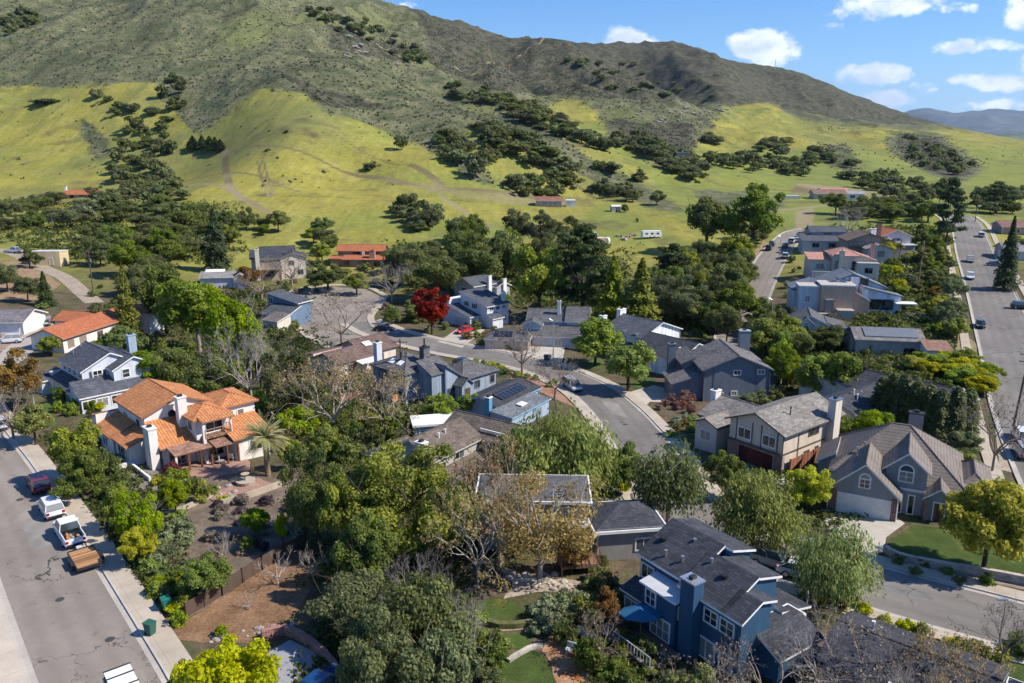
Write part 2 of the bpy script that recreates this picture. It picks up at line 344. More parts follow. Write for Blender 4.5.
def spline(pts,step=2.0):
    P=np.array(pts,float); P=np.vstack([2*P[0]-P[1],P,2*P[-1]-P[-2]]); out=[]
    for i in range(1,len(P)-2):
        n=max(2,int(np.linalg.norm(P[i+1]-P[i])/step)); t=np.linspace(0,1,n,endpoint=False)[:,None]
        out.append(.5*((2*P[i])+(P[i+1]-P[i-1])*t+(2*P[i-1]-5*P[i]+4*P[i+1]-P[i+2])*t*t+(3*P[i]-P[i-1]-3*P[i+1]+P[i+2])*t**3))
    out.append(P[-2:-1]); return np.vstack(out)
def normals2(c):
    d=np.gradient(c,axis=0); d=vnorm(d); return np.stack([-d[:,1],d[:,0]],-1)
def arclen(c): return np.concatenate([[0],np.cumsum(np.linalg.norm(np.diff(c,axis=0),axis=1))])
def ribbon(name,c,o0,o1,mat,off,thick=0.0,nx=4,parent=None,label=None,cat=None,kind='structure',uvs_=True):
    """strip beside centre line c from sideways offset o0 to o1 (left positive), raised off above the ground; thick>0 adds skirts"""
    n=normals2(c); s=arclen(c); w=np.linspace(o0,o1,nx+1); X=c[:,None,:]+n[:,None,:]*w[None,:,None]; Z=T(X[...,0],X[...,1])+off
    V=np.concatenate([X,Z[...,None]],-1).reshape(-1,3); a=len(c); b=nx+1; idx=np.arange(a*b).reshape(a,b)
    F_=np.stack([idx[:-1,:-1],idx[:-1,1:],idx[1:,1:],idx[1:,:-1]],-1).reshape(-1,4); UV=np.stack(np.broadcast_arrays(w[None,:],s[:,None]),-1).reshape(-1,2)
    if o1>o0: F_=F_[:,::-1]
    if thick>0:
        per=np.concatenate([idx[:,0],idx[-1,1:],idx[-2::-1,-1],idx[0,-2:0:-1]]); nb=len(V); lo=V[per].copy(); lo[:,2]-=thick; V=np.vstack([V,lo]); UV=np.vstack([UV,UV[per]]); k=np.arange(len(per)); j=(k+1)%len(per)
        Sk=np.stack([per[k],nb+k,nb+j,per[j]],-1); F_=np.vstack([F_,Sk if o1<o0 else Sk[:,::-1]])
    me=npmesh(name,V,F_,[mat]); vi=np.empty(len(me.loops),np.int64); me.loops.foreach_get('vertex_index',vi); l=me.uv_layers.new(name='UVMap'); l.data.foreach_set('uv',UV[vi].astype(np.float32).ravel())
    o=mobj(name,me,parent)
    return tag(o,label,cat,None,kind)
def patch(name,pts,mat,off,px=True,thick=0.0,step=3.0,kind='structure',label=None,cat=None,parent=None,h=0.0,jag=0.0):
    P=[G(*p,h)[:2] for p in pts] if px else [np.array(p,float) for p in pts]
    if jag:
        Q=[]; rr=np.random.default_rng(len(pts)*31+int(abs(P[0][0])*10))
        for a,b in zip(P,P[1:]+P[:1]):
            k=max(1,int(np.linalg.norm(b-a)/(jag*2)))
            for i in range(k): Q.append(a+(b-a)*i/k+rr.normal(0,jag*.35,2))
        P=Q
    bm=bmesh.new(); f=bm.faces.new([bm.verts.new((p[0],p[1],0)) for p in P]); f.normal_update()
    if f.normal.z<0: f.normal_flip()
    A=np.array(P); lo=A.min(0); hi=A.max(0); step=max(step,(hi-lo).max()/60)
    for ax in (0,1):
        q=lo[ax]+step
        while q<hi[ax]:
            co=[0,0,0]; co[ax]=q; no=[0,0,0]; no[ax]=1
            bmesh.ops.bisect_plane(bm,geom=bm.verts[:]+bm.edges[:]+bm.faces[:],plane_co=co,plane_no=no); q+=step
    if thick>0:
        top=bm.faces[:]; r=bmesh.ops.extrude_face_region(bm,geom=top); vs=[g for g in r['geom'] if isinstance(g,bmesh.types.BMVert)]
        for v in vs: v.co.z=1
    co=np.array([v.co[:] for v in bm.verts]); z=T(co[:,0],co[:,1])
    for v,zz in zip(bm.verts,z): v.co.z=(zz+off) if (thick==0 or v.co.z>.5) else zz+off-thick
    bmesh.ops.recalc_face_normals(bm,faces=bm.faces[:])
    if thick==0:
        for f in bm.faces:
            f.normal_update()
            if f.normal.z<0: f.normal_flip()
    me=bpy.data.meshes.new(name); bm.to_mesh(me); bm.free(); me.materials.append(mat); uvs(me); return tag(mobj(name,me,parent),label,cat,None,kind)
# ---------------------------------------------------------------- vegetation
def segs_mesh(name,S,mat,k=5):
    """S: list of (p0,p1,r0,r1) -> one mesh of tapered k-sided segments"""
    p0=np.array([s[0] for s in S],float); p1=np.array([s[1] for s in S],float); r0=np.array([s[2] for s in S]); r1=np.array([s[3] for s in S])
    d=vnorm(p1-p0); u=vnorm(np.cross(d,np.where(np.abs(d[:,2:3])>.9,[[1.,0,0]],[[0,0,1.]]))); w=np.cross(d,u)
    a=np.arange(k)*2*PI/k; ring=u[:,None]*np.cos(a)[None,:,None]+w[:,None]*np.sin(a)[None,:,None]
    V=np.concatenate([p0[:,None]+ring*r0[:,None,None],p1[:,None]+ring*r1[:,None,None]],1); n=len(S); b=(np.arange(n)*2*k)[:,None]; j=np.arange(k)[None]; j2=(j+1)%k
    F_=np.stack([b+j,b+j2,b+k+j2,b+k+j],-1).reshape(-1,4); return npmesh(name,V.reshape(-1,3),F_,[mat],smooth=True)
def cards(c,nrm,size,aspect=1.0,tan=None,rng=RNG):
    """rhombic leaf cards"""
    n=len(c); r=rng.normal(size=(n,3)); t=vnorm(np.cross(nrm,r)) if tan is None else vnorm(tan-nrm*(tan*nrm).sum(-1,keepdims=True)*.7); w=vnorm(np.cross(nrm,t)); size=np.broadcast_to(size,(n,))[:,None]
    L=size*aspect; V=np.stack([c-t*L*.5,c+w*size*.5+t*L*.08,c+t*L*.5,c-w*size*.5-t*L*.05],1).reshape(-1,3)
    return V,np.arange(4*n).reshape(n,4)
def unit(n,rng): return vnorm(rng.normal(size=(n,3)))
def clump_leaves(C,Rr,n,size,rng,up=.25,aspect=1.5,fill=.42,flat=1.0,droop=0.0):
    """leaves on the shells of clumps with centres C and radii Rr (k,3)"""
    k=len(C); wgt=(Rr[:,0]*Rr[:,2]); wgt=wgt/wgt.sum(); i=rng.choice(k,n,p=wgt); d=unit(n,rng); d[:,2]=np.abs(d[:,2])*np.where(rng.random(n)<.78,1,-1); rad=1-np.abs(rng.normal(0,fill,n)); P=C[i]+d*Rr[i]*rad[:,None]
    if droop: P[:,2]-=rng.random(n)**2*droop
    nr=vnorm(d*.9+rng.normal(0,.55,(n,3))+np.array([0,0,up])); kt=rng.random(k); tone=np.clip(kt[i]*.55+rng.random(n)*.45,0,1)
    V,F_=cards(P,nr,size*rng.uniform(.5,1.3,n),aspect,rng=rng,tan=(np.tile([0,0,-1.0],(n,1))+rng.normal(0,.25,(n,3))) if droop else None); return V,F_,tone
def limbs(top,spread,r,rng,n=6,lean=0.0):
    """trunk splitting into limbs that end inside the crown"""
    S=[]; z1=top*rng.uniform(.28,.4); p=np.array([0,0,-.4]); q=np.array([lean,rng.normal(0,.15),z1]); S.append((p,q,r,r*.75)); 
    for i in range(n):
        a=2*PI*i/n+rng.uniform(-.5,.5); e=q+np.array([math.cos(a)*spread*rng.uniform(.45,.8),math.sin(a)*spread*rng.uniform(.45,.8),top*rng.uniform(.25,.5)]); m=(q+e)/2+np.array([0,0,-top*.03])+rng.normal(0,.2,3)
        S+= [(q,m,r*.55,r*.36),(m,e,r*.36,r*.1)]
        for _ in range(3):
            f=e+rng.normal(0,spread*.22,3)+np.array([0,0,spread*.1]); S.append((m+(e-m)*rng.random(),f,r*.18,r*.05))
    return S
def gen_round(h,w,n,size,rng,trunk=.25,clumps=34,top=.55,up=.25,aspect=1.5,crad=(.22,.36),droop=0.0,irregular=.12,flatb=.6):
    """crown of clumps filling an uneven dome"""
    zc=h*(trunk+(1-trunk)*.45); rz=h*(1-trunk)*.5; C=[];Rr=[]
    lob=[(unit(1,rng)[0],rng.uniform(-irregular,irregular)) for _ in range(7)]
    for i in range(clumps):
        d=unit(1,rng)[0]; s=1+sum(a*max(0,float(d@l))**2*2.2 for l,a in lob); rr=rng.uniform(.45,.82) if i>clumps*.2 else rng.uniform(0,.5)
        if d[2]<0: d[2]*=flatb
        p=np.array([d[0]*w/2*rr*s,d[1]*w/2*rr*s,zc+d[2]*rz*rr*s*1.05]); c=rng.uniform(*crad)*w/2*1.1
        C.append(p); Rr.append((c,c,c*min(1.0,.75*h/w+.15)))
    return clump_leaves(np.array(C),np.array(Rr),n,size,rng,up,aspect,droop=droop)
KINDS={}
def kind(name,h,w,fn,leafm,barkm,nvar=3,trunkf=None,nseg=6,tr=None):
    out=[]
    for i in range(nvar):
        rng=np.random.default_rng(sum(map(ord,name))*7+i); V,F_,tone=fn(rng); cm=npmesh(name+'_crown',V,F_,[leafm],tone)
        S=trunkf(rng) if trunkf else limbs(h*.9,w/2,(tr or max(.12,h*.03)),rng,nseg); tm=segs_mesh(name+'_trunk',S,barkm); out.append((tm,cm))
    KINDS[name]=(h,w,out)
L_OAK=M('leaf',(.055,.072,.026),(.20,.215,.075)); L_BRIGHT=M('leaf',(.085,.14,.022),(.31,.37,.055)); L_MID=M('leaf',(.06,.09,.022),(.22,.26,.055)); L_LIME=M('leaf',(.12,.17,.02),(.30,.35,.05))
L_YELLOW=M('leaf',(.26,.27,.012),(.52,.50,.03)); L_WILLOW=M('leaf',(.12,.15,.03),(.32,.35,.09)); L_GREY=M('leaf',(.085,.11,.045),(.25,.28,.12)); L_PALE=M('leaf',(.16,.19,.10),(.36,.40,.22))
L_TAN=M('leaf',(.20,.14,.055),(.47,.36,.17)); L_RUST=M('leaf',(.12,.065,.02),(.30,.185,.05)); L_RED=M('leaf',(.07,.012,.014),(.32,.05,.035)); L_CON=M('leaf',(.028,.048,.018),(.11,.14,.05)); L_PURP=M('leaf',(.13,.06,.05),(.32,.18,.14)); L_PALM=M('leaf',(.12,.12,.035),(.42,.38,.17)); L_OLIVE=M('leaf',(.10,.125,.027),(.33,.34,.075))
L_DEAD=M('leaf',(.14,.115,.08),(.30,.26,.19)); L_PUR2=M('leaf',(.05,.03,.035),(.12,.08,.09))
B_DARK=M('bark',(.07,.055,.042)); B_GREY=M('bark',(.24,.21,.18)); B_PALE=M('bark',(.38,.34,.29)); B_RED=M('bark',(.13,.085,.06))
def rnd(h,w,n,size,**k): return lambda rng: gen_round(h,w,n,size,rng,**k)
kind('oak',9,11,rnd(9,11,21000,.25,trunk=.12,clumps=46,irregular=.22,crad=(.17,.3)),L_OAK,B_DARK,4)
kind('far_oak',8,10,rnd(8,10,2200,.75,trunk=.03,clumps=26,irregular=.25),L_OAK,B_DARK,5)
kind('far_bush',4,7,rnd(4,7,500,.95,trunk=-.05,clumps=16,irregular=.25),L_OAK,B_DARK,4)
kind('far_grey',7,8,rnd(7,8,1100,.85,trunk=.05,clumps=22,irregular=.25),L_GREY,B_GREY,3)
kind('ash',10,9,rnd(10,9,19000,.25,trunk=.15,clumps=48,crad=(.16,.27),irregular=.2),L_BRIGHT,B_GREY,3)
kind('elm',10,9,rnd(10,9,19000,.25,trunk=.12,clumps=50,crad=(.15,.26),irregular=.2),L_MID,B_DARK,3)
kind('dense',6,6,rnd(6,6,12000,.21,trunk=.08,clumps=60,crad=(.17,.25),irregular=.07),L_BRIGHT,B_DARK,3)
kind('lime',6,6,rnd(6,6,12000,.21,trunk=.08,clumps=50,crad=(.17,.27),irregular=.12),L_LIME,B_DARK,3)
kind('yellow',8,8.5,rnd(8,8.5,20000,.23,trunk=.1,clumps=80,crad=(.14,.24),irregular=.06),L_YELLOW,B_DARK,2)
kind('olive',8,8,rnd(8,8,13000,.26,trunk=.15,clumps=44,crad=(.15,.26),irregular=.2),L_OLIVE,B_DARK,3)
kind('bigolive',12,14,rnd(12,14,42000,.24,trunk=.06,clumps=80,crad=(.13,.26),irregular=.3),L_OLIVE,B_DARK,2,tr=.4,nseg=9)
kind('greytree',9,9,rnd(9,9,12000,.26,trunk=.2,clumps=44,crad=(.14,.26),irregular=.25),L_GREY,B_PALE,3)
kind('tan',11,13,rnd(11,13,9500,.22,trunk=.1,clumps=70,crad=(.15,.28),irregular=.2),L_TAN,B_PALE,2,tr=.35,nseg=9)
kind('rust',8,8,rnd(8,8,9500,.25,trunk=.12,clumps=40,crad=(.15,.27),irregular=.2),L_RUST,B_DARK,2)
kind('red',7,6,rnd(7,6,7500,.27,trunk=.2,clumps=40,crad=(.17,.27),irregular=.15),L_RED,B_DARK,2)
def gen_willow(h,w,rng,ns=520,leaf=(.13,1.0),lm=1.0):
    P=[];Tn=[];tone=[]; ncl=30; cd=unit(ncl,rng); cd[:,2]=np.abs(cd[:,2]); cr=rng.uniform(.55,.95,ncl); ct=rng.random(ncl)
    for s in range(ns):
        i=rng.integers(ncl); d=vnorm(cd[i]+rng.normal(0,.26,3)); r=cr[i]*rng.uniform(.55,1.1); top=np.array([d[0]*w/2*r,d[1]*w/2*r,h*.40+max(d[2],-.1)*h*.58*r]); L=rng.uniform(.06,.26)*h*lm; out=np.array([d[0],d[1],0])*.4
        k=11
        for j in range(k):
            t=j/k; p=top+out*L*t+np.array([0,0,-L*t*(.3+.7*t)])+rng.normal(0,.2,3)
            if p[2]<h*.08: break
            P.append(p); Tn.append((out[0]+rng.normal(0,.3),out[1]+rng.normal(0,.3),-1)); tone.append(np.clip(ct[i]*.5+rng.random()*.5,0,1))
    P=np.array(P); Tn=vnorm(np.array(Tn,float)); nr=vnorm(rng.normal(size=P.shape)+np.array([0,0,.5])+vnorm(P-np.array([0,0,h*.4]))*.8); V,F_=cards(P,nr,rng.uniform(.09,.2,len(P)),2.8,Tn,rng); return V,F_,np.array(tone)
kind('willow',9,10,lambda r:gen_willow(9,10,r,1300),L_WILLOW,B_DARK,3,tr=.32)
kind('gum',11,9,lambda r:gen_willow(11,9,r,1150,lm=.8),L_GREY,B_PALE,3,tr=.28,nseg=8)
def gen_cone(h,w,rng,n=6500,size=.34,rag=.22,z0=.06,power=.9,tiers=16):
    t=rng.random(n)**.75; z=z0+(1-z0)*(1-t); tier=np.floor(z*tiers)/tiers; nb=7; ph=rng.random(tiers+1)*6.28; bi=rng.integers(0,nb,n); a=ph[(tier*tiers).astype(int)]+bi*2*PI/nb+rng.normal(0,.26,n); bl=rng.uniform(1-rag*2,1+rag,(tiers+1,nb))[(tier*tiers).astype(int),bi]
    R0=(1-z)**power*w/2*bl+.12; r=R0*np.sqrt(rng.uniform(.05,1,n)); zz=z*h-(r/np.maximum(R0,.1))*h*.04*rng.uniform(.3,1.4,n); P=np.stack([np.cos(a)*r,np.sin(a)*r,zz],-1)
    nr=vnorm(np.stack([np.cos(a)*.6,np.sin(a)*.6,np.full(n,.9)],-1)+rng.normal(0,.5,(n,3))); tn=np.stack([np.cos(a),np.sin(a),np.full(n,-.35)],-1)+rng.normal(0,.3,(n,3)); V,F_=cards(P,nr,size*rng.uniform(.6,1.3,n),1.8,tn,rng)
    return V,F_,np.clip(rng.random(n)*.6+bl*.3-.1,0,1)
def stem(h,r=.3):
    return lambda rng:[((0,0,-.4),(0,0,h*.5),r,r*.6),((0,0,h*.5),(0,0,h*.93),r*.6,r*.1)]+[((0,0,z*h),(math.cos(a)*h*.14*(1.1-z),math.sin(a)*h*.14*(1.1-z),z*h),r*.15,r*.05) for z in (.2,.3,.4,.5,.6,.7) for a in (z*9,z*9+2.1,z*9+4.2)]
kind('conifer',14,7,lambda r:gen_cone(14,7,r),L_CON,B_RED,3,trunkf=stem(14))
kind('brownfir',14,6,lambda r:gen_cone(14,6,r,rag=.35),L_OLIVE,B_RED,2,trunkf=stem(14))
kind('cypress',8,2.6,lambda r:gen_cone(8,2.6,r,5000,.24,.12,.0,.35,22),L_OAK,B_RED,3,trunkf=stem(8,.15))
def gen_pine(h,w,rng):
    P=[];C=[];Rr=[]
    for i in range(62):
        z=rng.uniform(.22,1.0); R0=w/2*(1-((z-.45)/.6)**2*.75)*rng.uniform(.35,1.0); a=rng.random()*2*PI
        if z>.9: R0*=.35
        for f in (.55,.8,1.0): C.append((math.cos(a)*R0*f,math.sin(a)*R0*f,h*z+R0*f*.12)); s=w*rng.uniform(.06,.1); Rr.append((s*1.25,s*1.25,s*.45))
    return clump_leaves(np.array(C),np.array(Rr),11000,.36,rng,.5,1.9)
kind('pine',14,12,lambda r:gen_pine(14,12,r),L_CON,B_DARK,3,tr=.4,nseg=9)
def gen_bare(h,w,rng,lean=0,depth=5,r0=.28,nb=5,leaf=0,zs=.22):
    S=[];tips=[]
    def grow(p,d,L,r,k):
        q=p+d*L*.5; d2=vnorm(d+rng.normal(0,.16,3)); e=q+d2*L*.5; S.append((p,q,r,r*.82)); S.append((q,e,r*.82,r*.62))
        if k==0: tips.append(e); return
        for j in range(rng.integers(2,4) if k>1 else 4):
            nd=vnorm(d2+rng.normal(0,.52,3)*np.array([1,1,.75])+np.array([0,0,.12])); grow(e if rng.random()<.65 else q+(e-q)*rng.random(),nd,L*rng.uniform(.58,.84),r*rng.uniform(.45,.62),k-1)
    base=np.array([0,0,h*zs]); S.append((np.array([0,0,-.4]),base,r0,r0*.8))
    for i in range(nb):
        a=2*PI*i/nb+rng.uniform(-.4,.4); s=w/h*rng.uniform(.5,1.15); grow(base,vnorm(np.array([math.cos(a)*s,math.sin(a)*s,1])),h*.30,r0*.55,depth)
    return S
BARE={}
def bare(name,h,w,mat,nvar=2,leafm=None,nl=0,**k):
    out=[]
    for i in range(nvar):
        rng=np.random.default_rng(sum(map(ord,name))+i*13); S=gen_bare(h,w,rng,**k); big=[s for s in S if s[2]>.06]; small=[s for s in S if s[2]<=.06]
        tm=segs_mesh(name+'_trunk',big,mat,6); cm=segs_mesh(name+'_twigs',small,mat,3)
        if nl:
            tip=np.array([s[1] for s in small]); c=tip[rng.integers(0,len(tip),nl)]+rng.normal(0,.18,(nl,3)); V,F_=cards(c,unit(nl,rng),rng.uniform(.14,.3,nl),1.3,rng=rng)
            n0=len(cm.vertices); v0=np.empty(n0*3,np.float32); cm.vertices.foreach_get('co',v0); f0=np.empty(len(cm.loops),np.int32); cm.loops.foreach_get('vertex_index',f0)
            f0=f0.reshape(-1,4); cm=npmesh(name+'_twigs',np.vstack([v0.reshape(-1,3),V]),np.vstack([f0,F_+n0]),[mat,leafm],np.concatenate([np.zeros(len(f0)),rng.random(nl)]),fm=np.concatenate([np.zeros(len(f0)),np.ones(nl)]))
        out.append((tm,cm))
    KINDS[name]=(h,w,out)
bare('bare_grey',10,10,M('bark',(.36,.315,.295)),3,depth=5,nb=9,r0=.2)
bare('bare_brown',10,10,M('bark',(.27,.205,.16)),3,depth=5,nb=6,leafm=L_DEAD,nl=600)
bare('sycamore',12,13,M('bark',(.40,.345,.285)),3,depth=5,leafm=L_TAN,nl=2600,r0=.26,nb=7)
bare('pruned',4,5,M('bark',(.42,.37,.33)),3,depth=4,r0=.12,zs=.12)
def gen_palm(h,w,rng,nf=46,feather=True):
    Vs=[];Fs=[];Ts=[];o=0
    for i in range(nf):
        a=rng.random()*2*PI; el=rng.uniform(-.3,1.35); L=w/2*rng.uniform(.85,1.08); k=15; pts=[]
        p=np.array([0,0,h*.62]); d=np.array([math.cos(a)*math.cos(el),math.sin(a)*math.cos(el),math.sin(el)])
        for j in range(k+1): pts.append(p.copy()); p=p+d*L/k; d=vnorm(d+np.array([0,0,-.06]))
        pts=np.array(pts); side=np.cross(np.array([math.cos(a),math.sin(a),0]),[0,0,1])
        for sgn in (-1,1):
            for j in range(2,k+1):
                for sub in (0,.5):
                    c=pts[j-1]+(pts[j]-pts[j-1])*sub; tdir=vnorm((pts[j]-pts[j-1])*1.0+side*sgn*L/k*1.5+np.array([0,0,-.02])); ll=w*.085*math.sin(PI*min(1,(j/k)*.8+.2))+.12; ww=.045
                    t2=np.cross(tdir,[0,0,1.]); v=np.array([c-t2*ww,c+t2*ww,c+tdir*ll+t2*ww*.2,c+tdir*ll-t2*ww*.2]); Vs.append(v); Fs.append(np.arange(4)+o); o+=4; Ts.append(rng.random()*.5+.5*(el>-.1))
    return np.vstack(Vs),np.array(Fs),np.array(Ts)
def palmtrunk(h,r): return lambda rng:[((0,0,-.4+h*.62*i/14),(0,0,-.4+h*.62*(i+1)/14+.05),r*1.12,r*.95) for i in range(14)]+[((0,0,h*.58),(0,0,h*.64),r*1.4,r*1.2)]
kind('date_palm',8,7,lambda r:gen_palm(8,7,r,64),L_PALM,M('bark',(.2,.15,.1)),1,trunkf=palmtrunk(8,.38))
kind('fan_palm',9,3.4,lambda r:gen_palm(9,3.4,r,40),L_PALM,M('bark',(.24,.19,.14)),2,trunkf=palmtrunk(12,.18))
for nm,lm in (('g',L_BRIGHT),('m',L_MID),('l',L_LIME),('y',L_YELLOW),('p',L_PALE),('e',L_GREY),('d',L_OAK),('u',L_RUST),('r',L_RED),('v',L_PURP),('t',L_DEAD),('o',L_OLIVE),('x',L_PUR2)):
    kind('shrub_'+nm,1.5,2,rnd(1.5,2,1500,.13,trunk=-.12,clumps=26,crad=(.24,.36),irregular=.18),lm,B_DARK,2,tr=.05)
_cnt={}
NAMES={'oak':'oak_tree','far_oak':'oak_tree','far_bush':'hillside_shrub','far_grey':'hillside_tree','ash':'broadleaf_tree','elm':'broadleaf_tree','dense':'rounded_tree','lime':'rounded_tree','yellow':'broadleaf_tree','olive':'evergreen_tree','bigolive':'evergreen_tree','greytree':'evergreen_tree','tan':'sycamore_tree','rust':'broadleaf_tree','red':'red_tree','willow':'willow_tree','gum':'eucalyptus_tree','conifer':'conifer_tree','brownfir':'conifer_tree','cypress':'cypress_tree','pine':'pine_tree','bare_grey':'bare_tree','bare_brown':'bare_tree','sycamore':'sycamore_tree','pruned':'pruned_tree','date_palm':'date_palm','fan_palm':'fan_palm'}
PLANTS=[]
def plant_at(k,P,h,w,label,group=None,cat=None,name=None,rz=None):
    nm=name or NAMES.get(k,'garden_shrub'); cat=cat or ('tree' if k in NAMES and 'shrub' not in nm else 'shrub')
    if 'palm' in k: cat='palm'
    if cat=='tree' and nm=='garden_shrub': nm='small_tree'
    if cat=='shrub' and nm.endswith('tree'): nm='garden_shrub'
    x,y=project(P[0],P[1],P[2]+h/2); s=pxm(P)
    if group and (x<-w*s or x>1024+w*s or y>683+h*s*1.2): return
    i=_cnt.get(k,0); _cnt[k]=i+1; PLANTS.append((k,np.array(P,float),h,w,label,group,cat,nm,i,w*h*s*s*(1 if group else 1e6)))
def grow(limit=285):
    by={}
    for p in PLANTS: by.setdefault(p[7],[]).append(p)
    cache={}
    for nm,L in by.items():
        L.sort(key=lambda p:-p[9])
        for k,P,h,w,label,group,cat,_,i,_a in L[:limit]:
            h0,w0,var=KINDS[k]; tm,cm=var[i%len(var)]; o=empty(nm,P,(i*2.399)%6.28,label,cat,group); sc=w/w0; o.scale=(sc,sc,h/h0)
            mobj('trunk' if cat!='shrub' else 'stem',tm,o); mobj('crown' if cat!='shrub' else 'foliage',cm,o)
        rest=L[limit:]
        if not rest: continue
        VV=[];TT=[];MM=[];mats=[]
        for k,P,h,w,label,group,cat,_,i,_a in rest:
            h0,w0,var=KINDS[k]; cm=var[i%len(var)][1]; key=cm.name
            if key not in cache:
                v=np.empty(len(cm.vertices)*3,np.float32); cm.vertices.foreach_get('co',v); f=np.empty(len(cm.loops),np.int32); cm.loops.foreach_get('vertex_index',f); t=np.empty(len(cm.polygons),np.float32); cm.attributes['tone'].data.foreach_get('value',t); cache[key]=(v.reshape(-1,3)[f].reshape(-1,4,3),t)
            q,t=cache[key]; st=max(1,len(q)//1200); q=q[::st]; t=t[::st]; c=q.mean(1,keepdims=True); q=c+(q-c)*st**.45; a=(i*2.399)%6.28; sc=w/w0
            x=(q[...,0]*math.cos(a)-q[...,1]*math.sin(a))*sc+P[0]; y=(q[...,0]*math.sin(a)+q[...,1]*math.cos(a))*sc+P[1]; z=q[...,2]*h/h0+P[2]; VV.append(np.stack([x,y,z],-1).reshape(-1,3)); TT.append(np.clip(t+((i*.37)%1-.5)*.35,0,1))
            m=cm.materials[0]
            if m not in mats: mats.append(m)
            MM.append(np.full(len(t),mats.index(m)))
        V=np.vstack(VV); me=npmesh(nm+'_mass',V,np.arange(len(V)).reshape(-1,4),mats,np.concatenate(TT),fm=np.concatenate(MM)); tag(mobj('distant_'+nm+'s' if 'tree' in nm else 'small_shrubs',me),'small crowns too many to count merging into the belts and gardens','foliage',kind='stuff')
def pxm(P): return F/(P[1]*CP-(P[2]-CH)*SP)
def tree(k,x,ytop,ybase,wpx,label,group=None,**kw):
    """x,ybase: where the foot stands in the photo; ytop: crown top; wpx: crown width"""
    P=G(x,ybase); s=pxm(P); h=2.0
    for _ in range(12):
        y=project(P[0],P[1]+wpx/s*.12,P[2]+h)[1]; h+= (y-ytop)/s
    return plant_at(k,P,max(h,.4),wpx/s,label,group,**kw)
def band(kinds,poly,n,hr,wr,label,group,sp=.7,seed=0,cat=None):
    """scatter trees over the ground seen inside a photo polygon"""
    rng=np.random.default_rng(seed); P=np.array(poly,float); lo=P.min(0); hi=P.max(0); placed=[]; tries=0
    while len(placed)<n and tries<n*40:
        tries+=1; q=lo+(hi-lo)*rng.random(2)
        if not inpoly(q[None],P)[0]: continue
        g=G(*q); w=rng.uniform(*wr)
        if any((g[0]-a)**2+(g[1]-b)**2<(sp*(w+c)/2)**2 for a,b,c in placed): continue
        placed.append((g[0],g[1],w)); k=kinds[rng.integers(len(kinds))]
        plant_at(k,g,rng.uniform(*hr)*w/((wr[0]+wr[1])/2),w,label,group,cat=cat)
def inpoly(q,P):
    x,y=q[:,0],q[:,1]; r=np.zeros(len(q),bool); j=len(P)-1
    for i in range(len(P)):
        c=((P[i,1]>y)!=(P[j,1]>y)); xx=(P[j,0]-P[i,0])*(y-P[i,1])/((P[j,1]-P[i,1])+1e-12)+P[i,0]; r^=c&(x<xx); j=i
    return r
